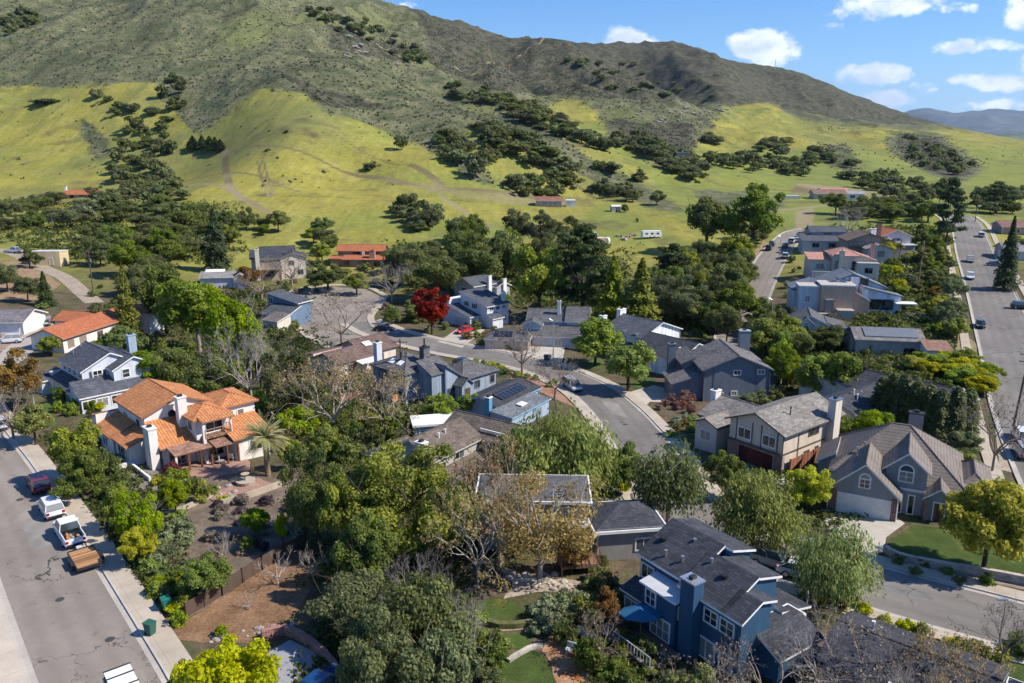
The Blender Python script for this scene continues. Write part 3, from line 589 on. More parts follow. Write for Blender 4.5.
# ---------------------------------------------------------------- the lie of the land
def terrain():
    na=860; a=np.linspace(-1.22,1.22,na); Yr=np.concatenate([np.linspace(-90,12,14)[:-1],np.geomspace(12,150,190)[:-1],np.geomspace(150,5200,640)]); nr=len(Yr)
    X=a[None,:]*(np.maximum(Yr,0)+75)[:,None]; Y=np.broadcast_to(Yr[:,None],X.shape); Z=T(X,Y)
    V=np.stack([X,Y,Z],-1).reshape(-1,3); idx=np.arange(na*nr).reshape(nr,na); F_=np.stack([idx[:-1,:-1],idx[:-1,1:],idx[1:,1:],idx[1:,:-1]],-1).reshape(-1,4)
    me=npmesh('ground',V,F_,[ground_mat()],smooth=True)
    x,y,z=V.T; yy=np.maximum(y,20); px,py=project(x,yy,z); far=np.clip((y-190)/60,0,1)
    def mask(polys,jit=7.0,ks=5):
        out=np.zeros(len(x))
        for k in range(ks):
            sc=np.clip(y/6,20,160)*(1.0 if k%2 else .45); jx=(fbm(x/sc,y/sc,3,40+k)-.45)*jit*3.2; jy=(fbm(x/sc,y/sc,3,60+k)-.45)*jit*1.6; q=np.stack([px+jx,py+jy],-1)
            for p in polys:
                P=np.array(p,float); lo=P.min(0)-1; hi=P.max(0)+1; s=((q>lo)&(q<hi)).all(-1)&(y>170); r=np.zeros(len(x)); r[s]=inpoly(q[s],P); out=np.maximum(out,0)+r/ks
        return np.clip(out,0,1)
    scrub=mask([[(-900,-300),(-900,84),(60,85),(155,80),(165,100),(182,122),(203,136),(228,110),(262,87),(305,94),(328,112),(376,126),(408,140),(440,152),(478,178),(505,186),(470,150),(470,118),(500,128),(560,160),(600,188),(640,205),(690,212),(640,185),(590,160),(560,135),(545,118),(552,98),(590,102),(600,125),(640,140),(690,140),(715,128),(722,104),(775,104),(790,120),(850,126),(910,128),(1500,136),(1500,-400)],
      [(885,134),(915,131),(940,134),(965,150),(985,170),(960,180),(925,170),(890,150)],[(825,145),(840,142),(850,148),(862,165),(840,170),(825,160)],[(75,115),(90,122),(110,150),(95,160),(84,140)],[(610,120),(700,130),(690,160),(650,160),(600,140)],[(690,185),(760,195),(800,205),(760,212),(700,200)]],15,8)
    dark=mask([[(325,-60),(420,20),(430,62),(500,90),(560,95),(640,100),(690,100),(745,108),(800,112),(870,122),(1500,134),(1500,-60)],[(330,25),(400,45),(450,60),(400,62),(330,50)],[(890,136),(935,136),(960,152),(975,172),(950,176),(920,165)],[(600,118),(700,120),(695,150),(640,150)],[(270,70),(330,90),(400,110),(330,108)]],9)
    dark=np.maximum(dark,np.clip((z-150)/200,0,1)*.55*(fbm(x/90,y/90,4,71)>.46))
    lush=mask([[(560,120),(640,125),(720,150),(1500,140),(1500,215),(700,235),(640,170)],[(600,200),(560,235),(440,215),(410,235),(700,245)]],8)
    dirt=np.zeros(len(x))
    def track(pts,w):
        g=np.array([G(*p)[:2] for p in pts]); 
        if len(g)>2: g=spline(g,6)
        lo=g.min(0)-w*2; hi=g.max(0)+w*2; s=np.where((x>lo[0])&(x<hi[0])&(y>lo[1])&(y<hi[1]))[0]; d=np.full(len(s),1e9)
        for p,q in zip(g[:-1],g[1:]):
            dd=q-p; t=np.clip(((x[s]-p[0])*dd[0]+(y[s]-p[1])*dd[1])/(dd@dd+1e-9),0,1); d=np.minimum(d,np.hypot(x[s]-p[0]-t*dd[0],y[s]-p[1]-t*dd[1]))
        dirt[s]=np.maximum(dirt[s],np.clip(1.25-d/w,0,1))
    for pts,w in [([(225,150),(226,170),(232,190),(255,205),(280,218)],2.6),([(232,192),(300,192),(165,183)][1:],1.2),([(225,150),(260,146),(320,160),(345,172)],1.6),([(345,172),(400,182),(440,188),(520,196),(600,200),(700,208),(760,212),(830,205)],3.2),([(410,165),(425,172),(440,184),(430,190)],3),([(263,160),(268,178),(275,195)],1.0),([(258,162),(262,180),(270,198)],1.0),([(430,140),(520,150),(560,172),(640,200)],2.2),([(232,192),(200,184),(165,186)],1.5),([(440,196),(470,215),(490,228)],2.0),([(350,30),(420,55),(520,55),(600,62)],3),([(770,190),(830,192),(880,196),(900,200)],5),([(600,150),(640,158),(700,176),(760,190)],2.0),([(330,130),(360,150),(400,165)],1.0)]: track(pts,w)
    dirt=np.maximum(dirt,mask([[(425,184),(520,190),(590,198),(600,208),(520,205),(430,192)]],4)*.55); dirt=np.maximum(dirt,mask([[(795,183),(880,190),(850,200),(790,193)],[(880,195),(910,190),(915,203),(890,206)],[(795,212),(815,206),(815,228),(795,232)]],4)*.8)
    town=1-np.clip((y-195+np.abs(x)*.05)/70,0,1)*np.clip((fbm(x/14,y/14,3,5)-.3)*4+far*2-1,0,1)
    for nm,v in (('scrub',scrub),('dark',dark),('dirt',dirt),('town',town),('lush',lush)):
        at=me.attributes.new(nm,'FLOAT','POINT'); at.data.foreach_set('value',v.astype(np.float32))
    tag(mobj('ground',me),kind='structure'); return V,scrub,dark
def ground_mat():
    n=N('ground'); p=n.pos()
    n1=n.noise(.012,5,p,.6); n2=n.noise(.09,5,p,.65); n3=n.noise(.5,5,p,.7); n4=n.noise(3,3,p,.75)
    mp=n.n('ShaderNodeMapping'); n.set(mp,0,p); mp.inputs['Scale'].default_value=(.35,.04,.1); st=n.noise(1.0,4,mp.outputs[0],.6)
    grass=n.mix(n.step(n1,.35,.66),(.285,.255,.052),(.185,.205,.045)); grass=n.mix(n.math('MULTIPLY',n.step(n2,.45,.75),.55),grass,(.34,.285,.10)); grass=vary(n,vary(n,vary(n,vary(n,grass,n3,.72,1.25),st,.8,1.15),n4,.8,1.2),n.noise(.03,5,p,.7),.8,1.15)
    grass=n.mix(n.math('MULTIPLY',n.step(n.noise(.006,4,p,.6),.5,.62),.5),grass,vary(n,(.17,.165,.062),n3,.75,1.25)); grass=n.mix(n.math('MULTIPLY',n.attr('lush'),.6),grass,vary(n,(.15,.19,.045),n2,.7,1.3))
    grass=n.mix(n.math('MULTIPLY',n.step(n.noise(.035,6,p,.7),.56,.66),.55),grass,vary(n,(.10,.10,.035),n3,.6,1.4))
    sc=n.mix(n.step(n2,.35,.65),(.092,.106,.05),(.18,.172,.095)); sc=vary(n,vary(n,sc,n3,.6,1.35),n4,.7,1.3)
    sc=n.mix(n.math('MULTIPLY',n.step(n.noise(.022,6,p,.7),.6,.7),.8),sc,vary(n,(.25,.20,.13),n3,.7,1.2))
    vo=n.n('ShaderNodeTexVoronoi'); n.set(vo,'Vector',p); n.set(vo,'Scale',.42); bush=n.step(vo.outputs[0],.62,.3); sc=n.mix(n.math('MULTIPLY',bush,n.math('MULTIPLY',n.step(n3,.4,.6),.75)),sc,(.042,.05,.022))
    dk=vary(n,n.mix(n.step(n2,.38,.62),(.038,.045,.026),(.10,.09,.06)),n3,.6,1.4)
    d=n.step(n.math('ADD',n.attr('dark'),n.math('MULTIPLY',n.math('SUBTRACT',n.noise(.02,6,p,.7),.5),1.6)),.42,.75)
    sc=n.mix(n.math('MULTIPLY',n.step(n.noise(.011,7,p,.68),.5,.6),.7),sc,vary(n,(.05,.06,.03),n3,.6,1.5)); sc=n.mix(n.math('MULTIPLY',n.step(n.noise(.007,5,p,.6),.55,.68),.55),sc,vary(n,(.16,.18,.055),n3,.7,1.3)); sc=n.mix(d,sc,dk)
    s=n.step(n.math('ADD',n.attr('scrub'),n.math('MULTIPLY',n.math('SUBTRACT',n.noise(.06,6,p,.75),.5),1.7)),.25,.75)
    col=n.mix(s,grass,sc)
    town=n.mix(n.step(n.noise(.16,5,p,.65),.45,.58),vary(n,(.125,.095,.06),n3,.6,1.3),vary(n,(.085,.085,.038),n3,.6,1.35)); town=vary(n,town,n4,.65,1.3)
    col=n.mix(n.attr('town'),col,town)
    di=n.step(n.math('ADD',n.attr('dirt'),n.math('MULTIPLY',n.math('SUBTRACT',n.noise(.8,4,p,.7),.5),.9)),.3,.75)
    col=n.mix(n.math('MULTIPLY',di,.92),col,vary(n,n.mix(n.step(n.noise(.01,2,p),.45,.55),(.15,.12,.06),(.27,.22,.13)),n3,.8,1.15))
    h=n.math('ADD',n.math('MULTIPLY',n2,1.2),n.math('ADD',n.math('MULTIPLY',n3,.5),n.math('MULTIPLY',bush,n.math('MULTIPLY',s,.5))))
    return n.bsdf(col,.95,.1,n.bump(h,.38,1.2))
GV,GS,GD=terrain()
_na=860; _gr=GV[:,2].reshape(-1,_na); _Yr=GV[:,1].reshape(-1,_na)[:,0].copy(); _a0,_a1=-1.22,1.22
def T(X,Y,detail=True):
    """height of the ground mesh itself"""
    X=np.asarray(X,float); Y=np.asarray(Y,float); y=np.clip(Y,_Yr[0],_Yr[-1]-1e-3); a=np.clip(X/(np.maximum(y,0)+75),_a0,_a1-1e-6); u=(a-_a0)/(_a1-_a0)*(_na-1); j=np.minimum(u.astype(int),_na-2); fu=u-j
    i=np.clip(np.searchsorted(_Yr,y,side='right')-1,0,len(_Yr)-2); fv=(y-_Yr[i])/(_Yr[i+1]-_Yr[i]); return (_gr[i,j]*(1-fu)+_gr[i,j+1]*fu)*(1-fv)+(_gr[i+1,j]*(1-fu)+_gr[i+1,j+1]*fu)*fv
def hill_scrub():
    rng=np.random.default_rng(3); x,y,z=GV.T; w=np.where((y>330)&(y<1300)&(z>15),np.where(GS>.3,1.0,.05),0)*np.clip(y/500,.3,3)*(1+GD); w=w/w.sum(); i=rng.choice(len(x),30000,p=w)
    P=GV[i].copy(); P[:,:2]+=rng.normal(0,1.2,(len(i),2)); P[:,2]=T(P[:,0],P[:,1])+.25; r=rng.uniform(.5,1.5,len(i))**1.2
    k=5; c=np.repeat(P,k,0)+unit(len(P)*k,rng)*np.repeat(r,k)[:,None]*np.array([.7,.7,.35]); V,F_=cards(c,vnorm(unit(len(c),rng)+np.array([0,0,.6])),np.repeat(r,k)*rng.uniform(.7,1.2,len(c)),1.2,rng=rng)
    me=npmesh('hillside_scrub',V,F_,[M('leaf',(.045,.052,.024),(.13,.125,.07))],np.repeat(rng.random(len(P)),k)*.7+rng.random(len(c))*.3); tag(mobj('hillside_scrub',me),'low grey green scrub covering the upper hillside','scrub',kind='stuff')
hill_scrub()
def far_ridges():
    for (pts,Y0,dep,nm,col,rz) in [([(860,150),(895,128),(905,113),(925,110),(960,118),(985,112),(1002,109),(1024,115),(1060,108),(1120,120),(1300,112),(1500,125)],19000,5200,'distant_mountains',(.05,.06,.055),150),([(820,150),(862,133),(900,130),(940,137),(980,133),(1020,138),(1080,134),(1200,140),(1500,138)],9500,2500,'distant_foothills',(.06,.075,.04),60)]:
        na,nr=260,36; xs=np.linspace(pts[0][0],pts[-1][0],na); ys=np.interp(xs,[p[0] for p in pts],[p[1] for p in pts])-(3 if Y0>12000 else 1); k=9; ys=np.convolve(np.pad(ys,k//2,'edge'),np.ones(k)/k,'valid')
        D=np.array([ray(a,b) for a,b in zip(xs,ys)]); kx=Y0/D[:,1]; X0=D[:,0]*kx; Zt=CH+D[:,2]*kx; t=np.linspace(-1,1,nr); Y=Y0+t*dep; prof=np.clip(1-np.abs(t),0,1)**.85
        X=np.broadcast_to(X0[None,:],(nr,na)); YY=np.broadcast_to(Y[:,None],(nr,na)); nz=fbm(X/(9*rz),YY/(9*rz),5,21,True)-.5
        Z=-30+(Zt[None,:]+30)*prof[:,None]+nz*rz*3*(1-prof[:,None]**4)*prof[:,None]*1.5+ (fbm(X/(3*rz),YY/(3*rz),4,5)-.5)*rz*.5
        V=np.stack([X,YY,Z],-1).reshape(-1,3); idx=np.arange(nr*na).reshape(nr,na); F_=np.stack([idx[:-1,:-1],idx[:-1,1:],idx[1:,1:],idx[1:,:-1]],-1).reshape(-1,4)
        n=N(nm); p=n.pos(); c=vary(n,n.mix(n.step(n.noise(.0022,6,p,.7),.45,.6),col,tuple(v*1.9 for v in col)),n.noise(.01,4,p),.7,1.3); tag(mobj(nm,npmesh(nm,V,F_,[n.bsdf(c,.95,.1)],smooth=True)),kind='structure')
    V=np.array([(-14000,4500,-32),(28000,4500,-32),(28000,25000,-32),(-14000,25000,-32)],float); tag(mobj('distant_plain',npmesh('distant_plain',V,np.array([[0,1,2,3]]),[M('soil',(.10,.11,.05),(.15,.14,.07),.01)])),kind='structure')
far_ridges()
# ---------------------------------------------------------------- sky, sun, camera
SUN_EL=R(44); SUN_AZ=R(-10)      # azimuth from +X (camera right), towards -Y is negative
def world():
    w=bpy.data.worlds.new('World'); SC.world=w; w.use_nodes=True; t=w.node_tree; t.nodes.clear(); n=N.__new__(N); n.t=t; n.m=w
    sky=n.n('ShaderNodeTexSky',sky_type='NISHITA',sun_disc=False,sun_elevation=SUN_EL,sun_rotation=PI/2-SUN_AZ,altitude=0,air_density=1.1,dust_density=.05,ozone_density=1.6)
    d=n.n('ShaderNodeTexCoord').outputs['Generated']; sep=n.n('ShaderNodeSeparateXYZ'); n.set(sep,0,d)
    yy=n.math('MAXIMUM',sep.outputs[1],.05); az=n.math('DIVIDE',sep.outputs[0],yy); el=n.math('DIVIDE',sep.outputs[2],yy)
    mp=n.n('ShaderNodeMapping'); n.set(mp,0,d); mp.inputs['Scale'].default_value=(1,1,1.5); ns=n.noise(17,7,mp.outputs[0],.62); tot=None
    def tan_(x,y): r=ray(x,y); return r[0]/r[1],r[2]/r[1]
    for (cx,cy,wx,wy,s) in [(626,40,42,15,1.0),(768,48,38,18,1.1),(765,62,26,10,.8),(885,6,66,15,1.1),(935,10,30,9,.5),(975,46,46,9,1.0),(990,81,40,11,1.05),(895,99,38,10,1.0),(870,75,40,10,.45),(918,90,18,8,.5),(990,106,40,7,.7),(1022,10,14,18,.6),(412,12,14,8,.45),(1060,70,40,20,1),(1150,30,80,24,1),(300,-80,120,30,1),(600,-120,140,30,1),(1000,-90,120,30,1),(840,30,30,6,.25)]:
        a,e=tan_(cx,cy); sx=wx/F*.98; sy=wy/F*.98
        q=n.math('ADD',n.math('POWER',n.math('DIVIDE',n.math('SUBTRACT',az,a),sx),2),n.math('POWER',n.math('DIVIDE',n.math('SUBTRACT',el,e),sy),2))
        g=n.math('MULTIPLY',n.math('SUBTRACT',1.0,q,clamp=False),s); g=n.math('MAXIMUM',g,-1.5); tot=g if tot is None else n.math('MAXIMUM',tot,g)
    cl=n.step(n.math('ADD',n.math('MULTIPLY',tot,.55),n.math('MULTIPLY',n.math('SUBTRACT',ns,.50),3.2)),.05,.5)
    shade=n.step(n.noise(19,5,mp.outputs[0],.6),.35,.7); cc=n.mix(shade,(5.0,5.6,6.9),(9.8,9.8,10))
    hz=n.step(el,.16,.0); tint=n.mix(1.0,sky.outputs[0],(.35,.62,1.0),'MULTIPLY'); base=n.mix(n.math('MULTIPLY',hz,.4),tint,(2.9,5.0,8.2)); col=n.mix(n.math('MULTIPLY',cl,.82),base,cc)
    bg=n.n('ShaderNodeBackground'); n.set(bg,0,col); bg.inputs[1].default_value=.115; o=n.n('ShaderNodeOutputWorld'); t.links.new(bg.outputs[0],o.inputs[0])
world()
sl=bpy.data.lights.new('sun','SUN'); sl.energy=5.0; sl.angle=R(.5); sl.color=(1,.93,.83); so=link(bpy.data.objects.new('sun',sl))
sd=Vector((math.cos(SUN_EL)*math.cos(SUN_AZ),math.cos(SUN_EL)*math.sin(SUN_AZ),math.sin(SUN_EL))); so.rotation_euler=sd.to_track_quat('Z','Y').to_euler(); so.location=(60,-20,120)
cam=bpy.data.cameras.new('camera'); cam.sensor_width=36; cam.lens=36*F/1024; cam.clip_start=.5; cam.clip_end=60000; co_=link(bpy.data.objects.new('camera',cam)); co_.location=(0,0,CH); co_.rotation_euler=(PI/2-PITCH,0,0); SC.camera=co_
SC.view_settings.view_transform='Standard'; SC.view_settings.look='None'; SC.view_settings.exposure=0.5; SC.view_settings.gamma=1
SC.cycles.max_bounces=4; SC.cycles.transparent_max_bounces=4; SC.cycles.diffuse_bounces=2; SC.cycles.glossy_bounces=2; SC.cycles.transmission_bounces=3; SC.cycles.volume_bounces=0; SC.cycles.adaptive_threshold=.03; SC.cycles.use_adaptive_sampling=True
def air():
    a=MB(); m=bpy.data.materials.new('haze'); m.use_nodes=True; t=m.node_tree; t.nodes.clear(); v=t.nodes.new('ShaderNodeVolumePrincipled'); v.inputs['Color'].default_value=(.62,.78,1,1); v.inputs['Density'].default_value=2.5e-5; v.inputs['Anisotropy'].default_value=.2; o=t.nodes.new('ShaderNodeOutputMaterial'); t.links.new(v.outputs[0],o.inputs['Volume']); a.box(-15000,-400,-160,30000,27000,1500,m); tag(a.build('haze'),'thin blue air between the camera and the far mountains','haze',kind='stuff')
air()
# ---------------------------------------------------------------- streets
ASP=M('asphalt',(.18,.162,.143)); ASP2=M('asphalt',(.235,.203,.17)); CONC=M('concrete',(.43,.365,.285),1.5); CONC2=M('concrete',(.50,.43,.345),3.0); GUT=M('concrete',(.42,.38,.33),6.0); KERB=M('concrete',(.47,.43,.37),3.0)
def street(pts,w,mat,left=True,right=True,sw=1.5,verge=0.0,drives=(),px=True):
    c=np.array([G(*p)[:2] for p in pts]) if px else np.array(pts,float); c=spline(c,1.6)
    ribbon('road',c,-w/2,w/2,mat,.05,nx=4)
    for s,on in ((1,left),(-1,right)):
        if not on: continue
        ribbon('gutter',c,s*(w/2-.45),s*(w/2+.02),GUT,.056,nx=1)
        ribbon('kerb',c,s*w/2,s*(w/2+.17),KERB,.18,thick=.3,nx=1)
        if sw: ribbon('pavement',c,s*(w/2+.171+verge),s*(w/2+.17+verge+sw),CONC,.176,thick=.3,nx=2)
    return c
def offs(pts,o):
    c=spline(np.array([G(*p)[:2] for p in pts]),1.6); return c+normals2(c)*o
RK=[(-40,360),(-14,402),(7,434),(24,455),(47,487),(84,542),(102,571),(162,670),(185,712),(215,765)]
cl_=offs(RK,-3.9)          # the near-left street: its right kerb traced, the centre beside it
ribbon('road',cl_,-3.9,3.9,ASP2,.05)
for s in (1,-1):
    ribbon('gutter',cl_,s*3.45,s*3.92,GUT,.056,nx=1); ribbon('kerb',cl_,s*3.9,s*4.07,KERB,.18,thick=.3,nx=1)
ribbon('pavement',cl_,4.071,6.0,CONC,.176,thick=.3,nx=2); ribbon('pavement',cl_,-4.071,-6.6,CONC2,.176,thick=.3,nx=2)
MAIN=[(362,322),(385,333),(440,347),(500,358),(545,369),(585,386),(612,407),(634,432),(655,465),(676,500),(708,530),(760,553),(820,570),(870,585),(930,602),(1024,627),(1110,652),(1200,690)]
mc=street(MAIN,8.2,ASP,sw=1.5)
CUL=[(283,301),(300,291),(330,287),(365,289),(383,298),(379,306),(371,315),(374,326),(390,337),(396,348),(350,352),(320,345),(300,332),(283,318)]; patch('road',CUL,ASP2,.046)
for q in ([(383,296),(376,306),(368,316),(371,326),(384,334)],[(283,300),(300,290),(330,286),(365,288),(383,296)],[(283,318),(300,333),(320,346),(350,353)]):
    qc=spline(np.array([G(*p)[:2] for p in q]),1.6); ribbon('kerb',qc,-.1,.1,KERB,.18,thick=.3,nx=1); ribbon('pavement',qc,.101,1.6,CONC,.176,thick=.3,nx=2)
STR2=[(735,345),(741,322),(750,300),(760,279),(772,258),(784,243),(797,233),(812,230)]
s2c=street(STR2,9.5,ASP2,sw=0)
STR3=[(955,215),(966,225),(976,256),(984,275),(997,310),(1012,350),(1034,410),(1070,480),(1120,560)]
s3c=street(STR3,11.0,ASP,sw=1.6,verge=1.2)
# ---------------------------------------------------------------- houses
WHT=M('plain',(.74,.72,.68)); GLASS=M('glass'); DARK=M('plain',(.03,.03,.03),.6); STEEL=M('metal',(.5,.5,.5)); BLK=M('plain',(.02,.02,.022),.5)
class House:
    """local frame: origin at the near corner, x runs along the right-hand side, y along the left-hand side"""
    def __init__(s,name,label,px,py,h,yaw,cat='house',wall=None,roof=None,trim=WHT,z=None,group=None,xy=None):
        P=G(px,py,h) if xy is None else np.array([xy[0],xy[1],T(xy[0],xy[1])]); s.z=P[2] if z is None else z; s.P=P; s.yaw=R(yaw); s.o=empty(name,(P[0],P[1],s.z),s.yaw,label,cat,group); s.wall=wall; s.roofm=roof; s.trim=trim; s.W=MB(); s.ov=.5
    def vol(s,x0,y0,x1,y1,ze,roof='gx',k=.36,z0=-1.5,wall=None,rm=None,ov=None,t=.2,rise=None,noroof=False,hi=0):
        wall=wall or s.wall; rm=rm or s.roofm; o=s.ov if ov is None else ov; w=x1-x0; d=y1-y0; W=s.W
        if roof!='flat': W.box(x0,y0,z0,x1,y1,ze,wall)
        top=[]  # roof planes: lists of points at the underside
        if roof in('gx','gy'):
            half=(d if roof=='gx' else w)/2; zr=ze+k*half; e=ze-k*o; s.ridge=zr
            if roof=='gx':
                ym=(y0+y1)/2; top=[[(x0-o,y0-o,e),(x1+o,y0-o,e),(x1+o,ym,zr),(x0-o,ym,zr)],[(x1+o,y1+o,e),(x0-o,y1+o,e),(x0-o,ym,zr),(x1+o,ym,zr)]]
                W.prism([(x0,y0,ze),(x0,y1,ze),(x0,ym,zr-.01)],(w,0,0),wall)
            else:
                xm=(x0+x1)/2; top=[[(x1+o,y0-o,e),(x1+o,y1+o,e),(xm,y1+o,zr),(xm,y0-o,zr)],[(x0-o,y1+o,e),(x0-o,y0-o,e),(xm,y0-o,zr),(xm,y1+o,zr)]]
                W.prism([(x0,y0,ze),(x1,y0,ze),(xm,y0,zr-.01)],(0,d,0),wall)
        elif roof=='hip':
            h=min(w,d)/2; zr=ze+k*h; e=ze-k*o; A=[(x0-o,y0-o,e),(x1+o,y0-o,e),(x1+o,y1+o,e),(x0-o,y1+o,e)]; s.ridge=zr
            if w>=d: p,q=(x0+h,(y0+y1)/2,zr),(x1-h,(y0+y1)/2,zr); top=[[A[0],A[1],q,p],[A[2],A[3],p,q],[A[1],A[2],q],[A[3],A[0],p]]
            else: p,q=((x0+x1)/2,y0+h,zr),((x0+x1)/2,y1-h,zr); top=[[A[1],A[2],q,p],[A[3],A[0],p,q],[A[0],A[1],p],[A[2],A[3],q]]
        elif roof in('sx+','sx-','sy+','sy-'):
            L=(w if roof[1]=='x' else d); r=k*L if rise is None else rise; kk=r/L
            def zz(x,y): 
                u={'sx+':(x-x0)/L,'sx-':(x1-x)/L,'sy+':(y-y0)/L,'sy-':(y1-y)/L}[roof]; return ze+r*u
            oo=dict(w=o,e=o,s=o,n=o); oo[{'sx+':'e','sx-':'w','sy+':'n','sy-':'s'}[roof]]=hi; c=[(x0-oo['w'],y0-oo['s']),(x1+oo['e'],y0-oo['s']),(x1+oo['e'],y1+oo['n']),(x0-oo['w'],y1+oo['n'])]; top=[[(x,y,zz(x,y)) for x,y in c]]
            q=[(x0,y0),(x1,y0),(x1,y1),(x0,y1)]
            if roof[1]=='x': W.prism([(x0,y0,ze),(x1,y0,ze),(x1,y0,max(ze+.001,zz(x1,y0)-.01)),(x0,y0,max(ze+.001,zz(x0,y0)-.01))],(0,d,0),wall)
            else: W.prism([(x0,y0,ze),(x0,y1,ze),(x0,y1,max(ze+.001,zz(x0,y1)-.01)),(x0,y0,max(ze+.001,zz(x0,y0)-.01))],(w,0,0),wall)
        elif roof=='flat':
            W.box(x0,y0,z0,x1,y1,ze,wall)
            if not noroof:
                b=MB(); b.box(x0-o,y0-o,ze,x1+o,y1+o,ze+.28,s.trim); b.box(x0-o+.15,y0-o+.15,ze+.28,x1+o-.15,y1+o-.15,ze+.30,rm); return b.build('roof',s.o)
        if ze>2.4 and z0<0 and roof in('gx','gy','hip') and w>5:
            for cx,cy in ((x0-.07,y0-.07),(x1+.07,y0-.07)): MB().tube([(cx,cy,z0),(cx,cy,ze-.1)],.06,s.trim,6).build('downpipe',s.o)
        b=MB()
        for pl in top:
            up=[(p[0],p[1],p[2]+t) for p in pl]; b.poly(up,rm); b.poly([p for p in pl][::-1],s.trim)
        # fascia on edges used once
        E={}
        for pl in top:
            for i in range(len(pl)):
                a=pl[i]; c=pl[(i+1)%len(pl)]; key=tuple(sorted((tuple(round(v,3) for v in a),tuple(round(v,3) for v in c)))); E.setdefault(key,[]).append((a,c))
        fs=MB()
        for v in E.values():
            if len(v)==1:
                a,c=v[0]; b.poly([a,c,(c[0],c[1],c[2]+t),(a[0],a[1],a[2]+t)],s.trim)
        r=b.build('roof',s.o)
        if roof in ('gx','gy','hip') and t>.15:
            # ridge caps
            rc=MB(); 
            for v in E.values():
                if len(v)==2:
                    a,c=v[0]; rc.tube([(a[0],a[1],a[2]+t),(c[0],c[1],c[2]+t)],.09,rm,5)
            if rc.v: rc.build('ridge_cap',r)
        return r
    def wallbox(s,*a,m=None): s.W.box(*a,m or s.wall); return s
    def face(s,f,pl,u,z):   # point on a face, outward normal dirs
        return {'S':((u,pl,z),(1,0),(0,-1)),'N':((u,pl,z),(-1,0),(0,1)),'W':((pl,u,z),(0,-1),(-1,0)),'E':((pl,u,z),(0,1),(1,0))}[f]
    def _pl(s,mb,c,t,n,u0,u1,z0,z1,d0,d1,m):
        p=[(c[0]+t[0]*u+n[0]*d,c[1]+t[1]*u+n[1]*d) for u,d in ((u0,d0),(u1,d1))]; x=sorted((p[0][0],p[1][0])); y=sorted((p[0][1],p[1][1])); mb.box(x[0],y[0],c[2]+z0,x[1],y[1],c[2]+z1,m)
    def win(s,f,pl,u,z,w=1.4,h=1.2,mull=1,trans=0,trim=None,name='window',fw=.13):
        """window centred at u, sill at z"""
        c,t,n=s.face(f,pl,u,z); tr=trim or s.trim; a=MB(); hw=w/2
        s._pl(a,c,t,n,-hw-fw,hw+fw,-fw,0,-.02,.07,tr); s._pl(a,c,t,n,-hw-fw,hw+fw,h,h+fw,-.02,.07,tr); s._pl(a,c,t,n,-hw-fw,-hw,0,h,-.02,.07,tr); s._pl(a,c,t,n,hw,hw+fw,0,h,-.02,.07,tr)
        for i in range(mull): q=-hw+w*(i+1)/(mull+1); s._pl(a,c,t,n,q-.035,q+.035,0,h,.0,.06,tr)
        for i in range(trans): q=h*(i+1)/(trans+1); s._pl(a,c,t,n,-hw,hw,q-.025,q+.025,.0,.055,tr)
        o=a.build(name,s.o); g=MB(); s._pl(g,c,t,n,-hw,hw,0,h,-.02,.03,GLASS); g.build('pane',o); return o
    def archwin(s,f,pl,u,z,w,h):
        o=s.win(f,pl,u,z,w,h,1,1); c,t,n=s.face(f,pl,u,z+h+.13); g=MB(); fr=MB(); k=9
        P=[(math.cos(PI*i/k)*w/2,math.sin(PI*i/k)*w/2) for i in range(k+1)]; Q=[(math.cos(PI*i/k)*(w/2+.15),math.sin(PI*i/k)*(w/2+.15)) for i in range(k+1)]
        pt=lambda a,b,d:(c[0]+t[0]*a+n[0]*d,c[1]+t[1]*a+n[1]*d,c[2]+b)
        g.prism([pt(a,b,.03) for a,b in P],(-n[0]*.05,-n[1]*.05,0),GLASS)
        for i in range(k): fr.prism([pt(*P[i],.07),pt(*P[i+1],.07),pt(*Q[i+1],.07),pt(*Q[i],.07)],(-n[0]*.09,-n[1]*.09,0),s.trim)
        fo=fr.build('arch_frame',o); g.build('pane',o)
    def garage(s,f,pl,u,w=4.9,h=2.15,z=0.0,m=WHT,trim=None,split=False):
        c,t,n=s.face(f,pl,u,z); a=MB(); hw=w/2; tr=trim or s.trim
        for i in range(4): s._pl(a,c,t,n,-hw,hw,h*i/4+.012,h*(i+1)/4-.012,-.02,.05,m)
        s._pl(a,c,t,n,-hw,hw,0,h,-.02,.035,m)
        o=a.build('garage_door',s.o); b=MB(); s._pl(b,c,t,n,-hw-.14,-hw,0,h+.14,-.02,.08,tr); s._pl(b,c,t,n,hw,hw+.14,0,h+.14,-.02,.08,tr); s._pl(b,c,t,n,-hw,hw,h,h+.14,-.02,.08,tr)
        if split: s._pl(b,c,t,n,-.07,.07,0,h,.0,.07,tr)
        b.build('door_frame',o)
    def door(s,f,pl,u,z=0.0,w=.95,h=2.05,m=None):
        c,t,n=s.face(f,pl,u,z); a=MB(); s._pl(a,c,t,n,-w/2,w/2,0,h,-.02,.04,m or M('wood',(.12,.07,.04))); o=a.build('door',s.o); b=MB(); tr=s.trim
        s._pl(b,c,t,n,-w/2-.12,-w/2,0,h+.12,-.02,.07,tr); s._pl(b,c,t,n,w/2,w/2+.12,0,h+.12,-.02,.07,tr); s._pl(b,c,t,n,-w/2,w/2,h,h+.12,-.02,.07,tr); b.build('door_frame',o)
        k=MB(); s._pl(k,c,t,n,w/2-.16,w/2-.09,.95,1.05,.04,.1,STEEL); k.build('handle',o)
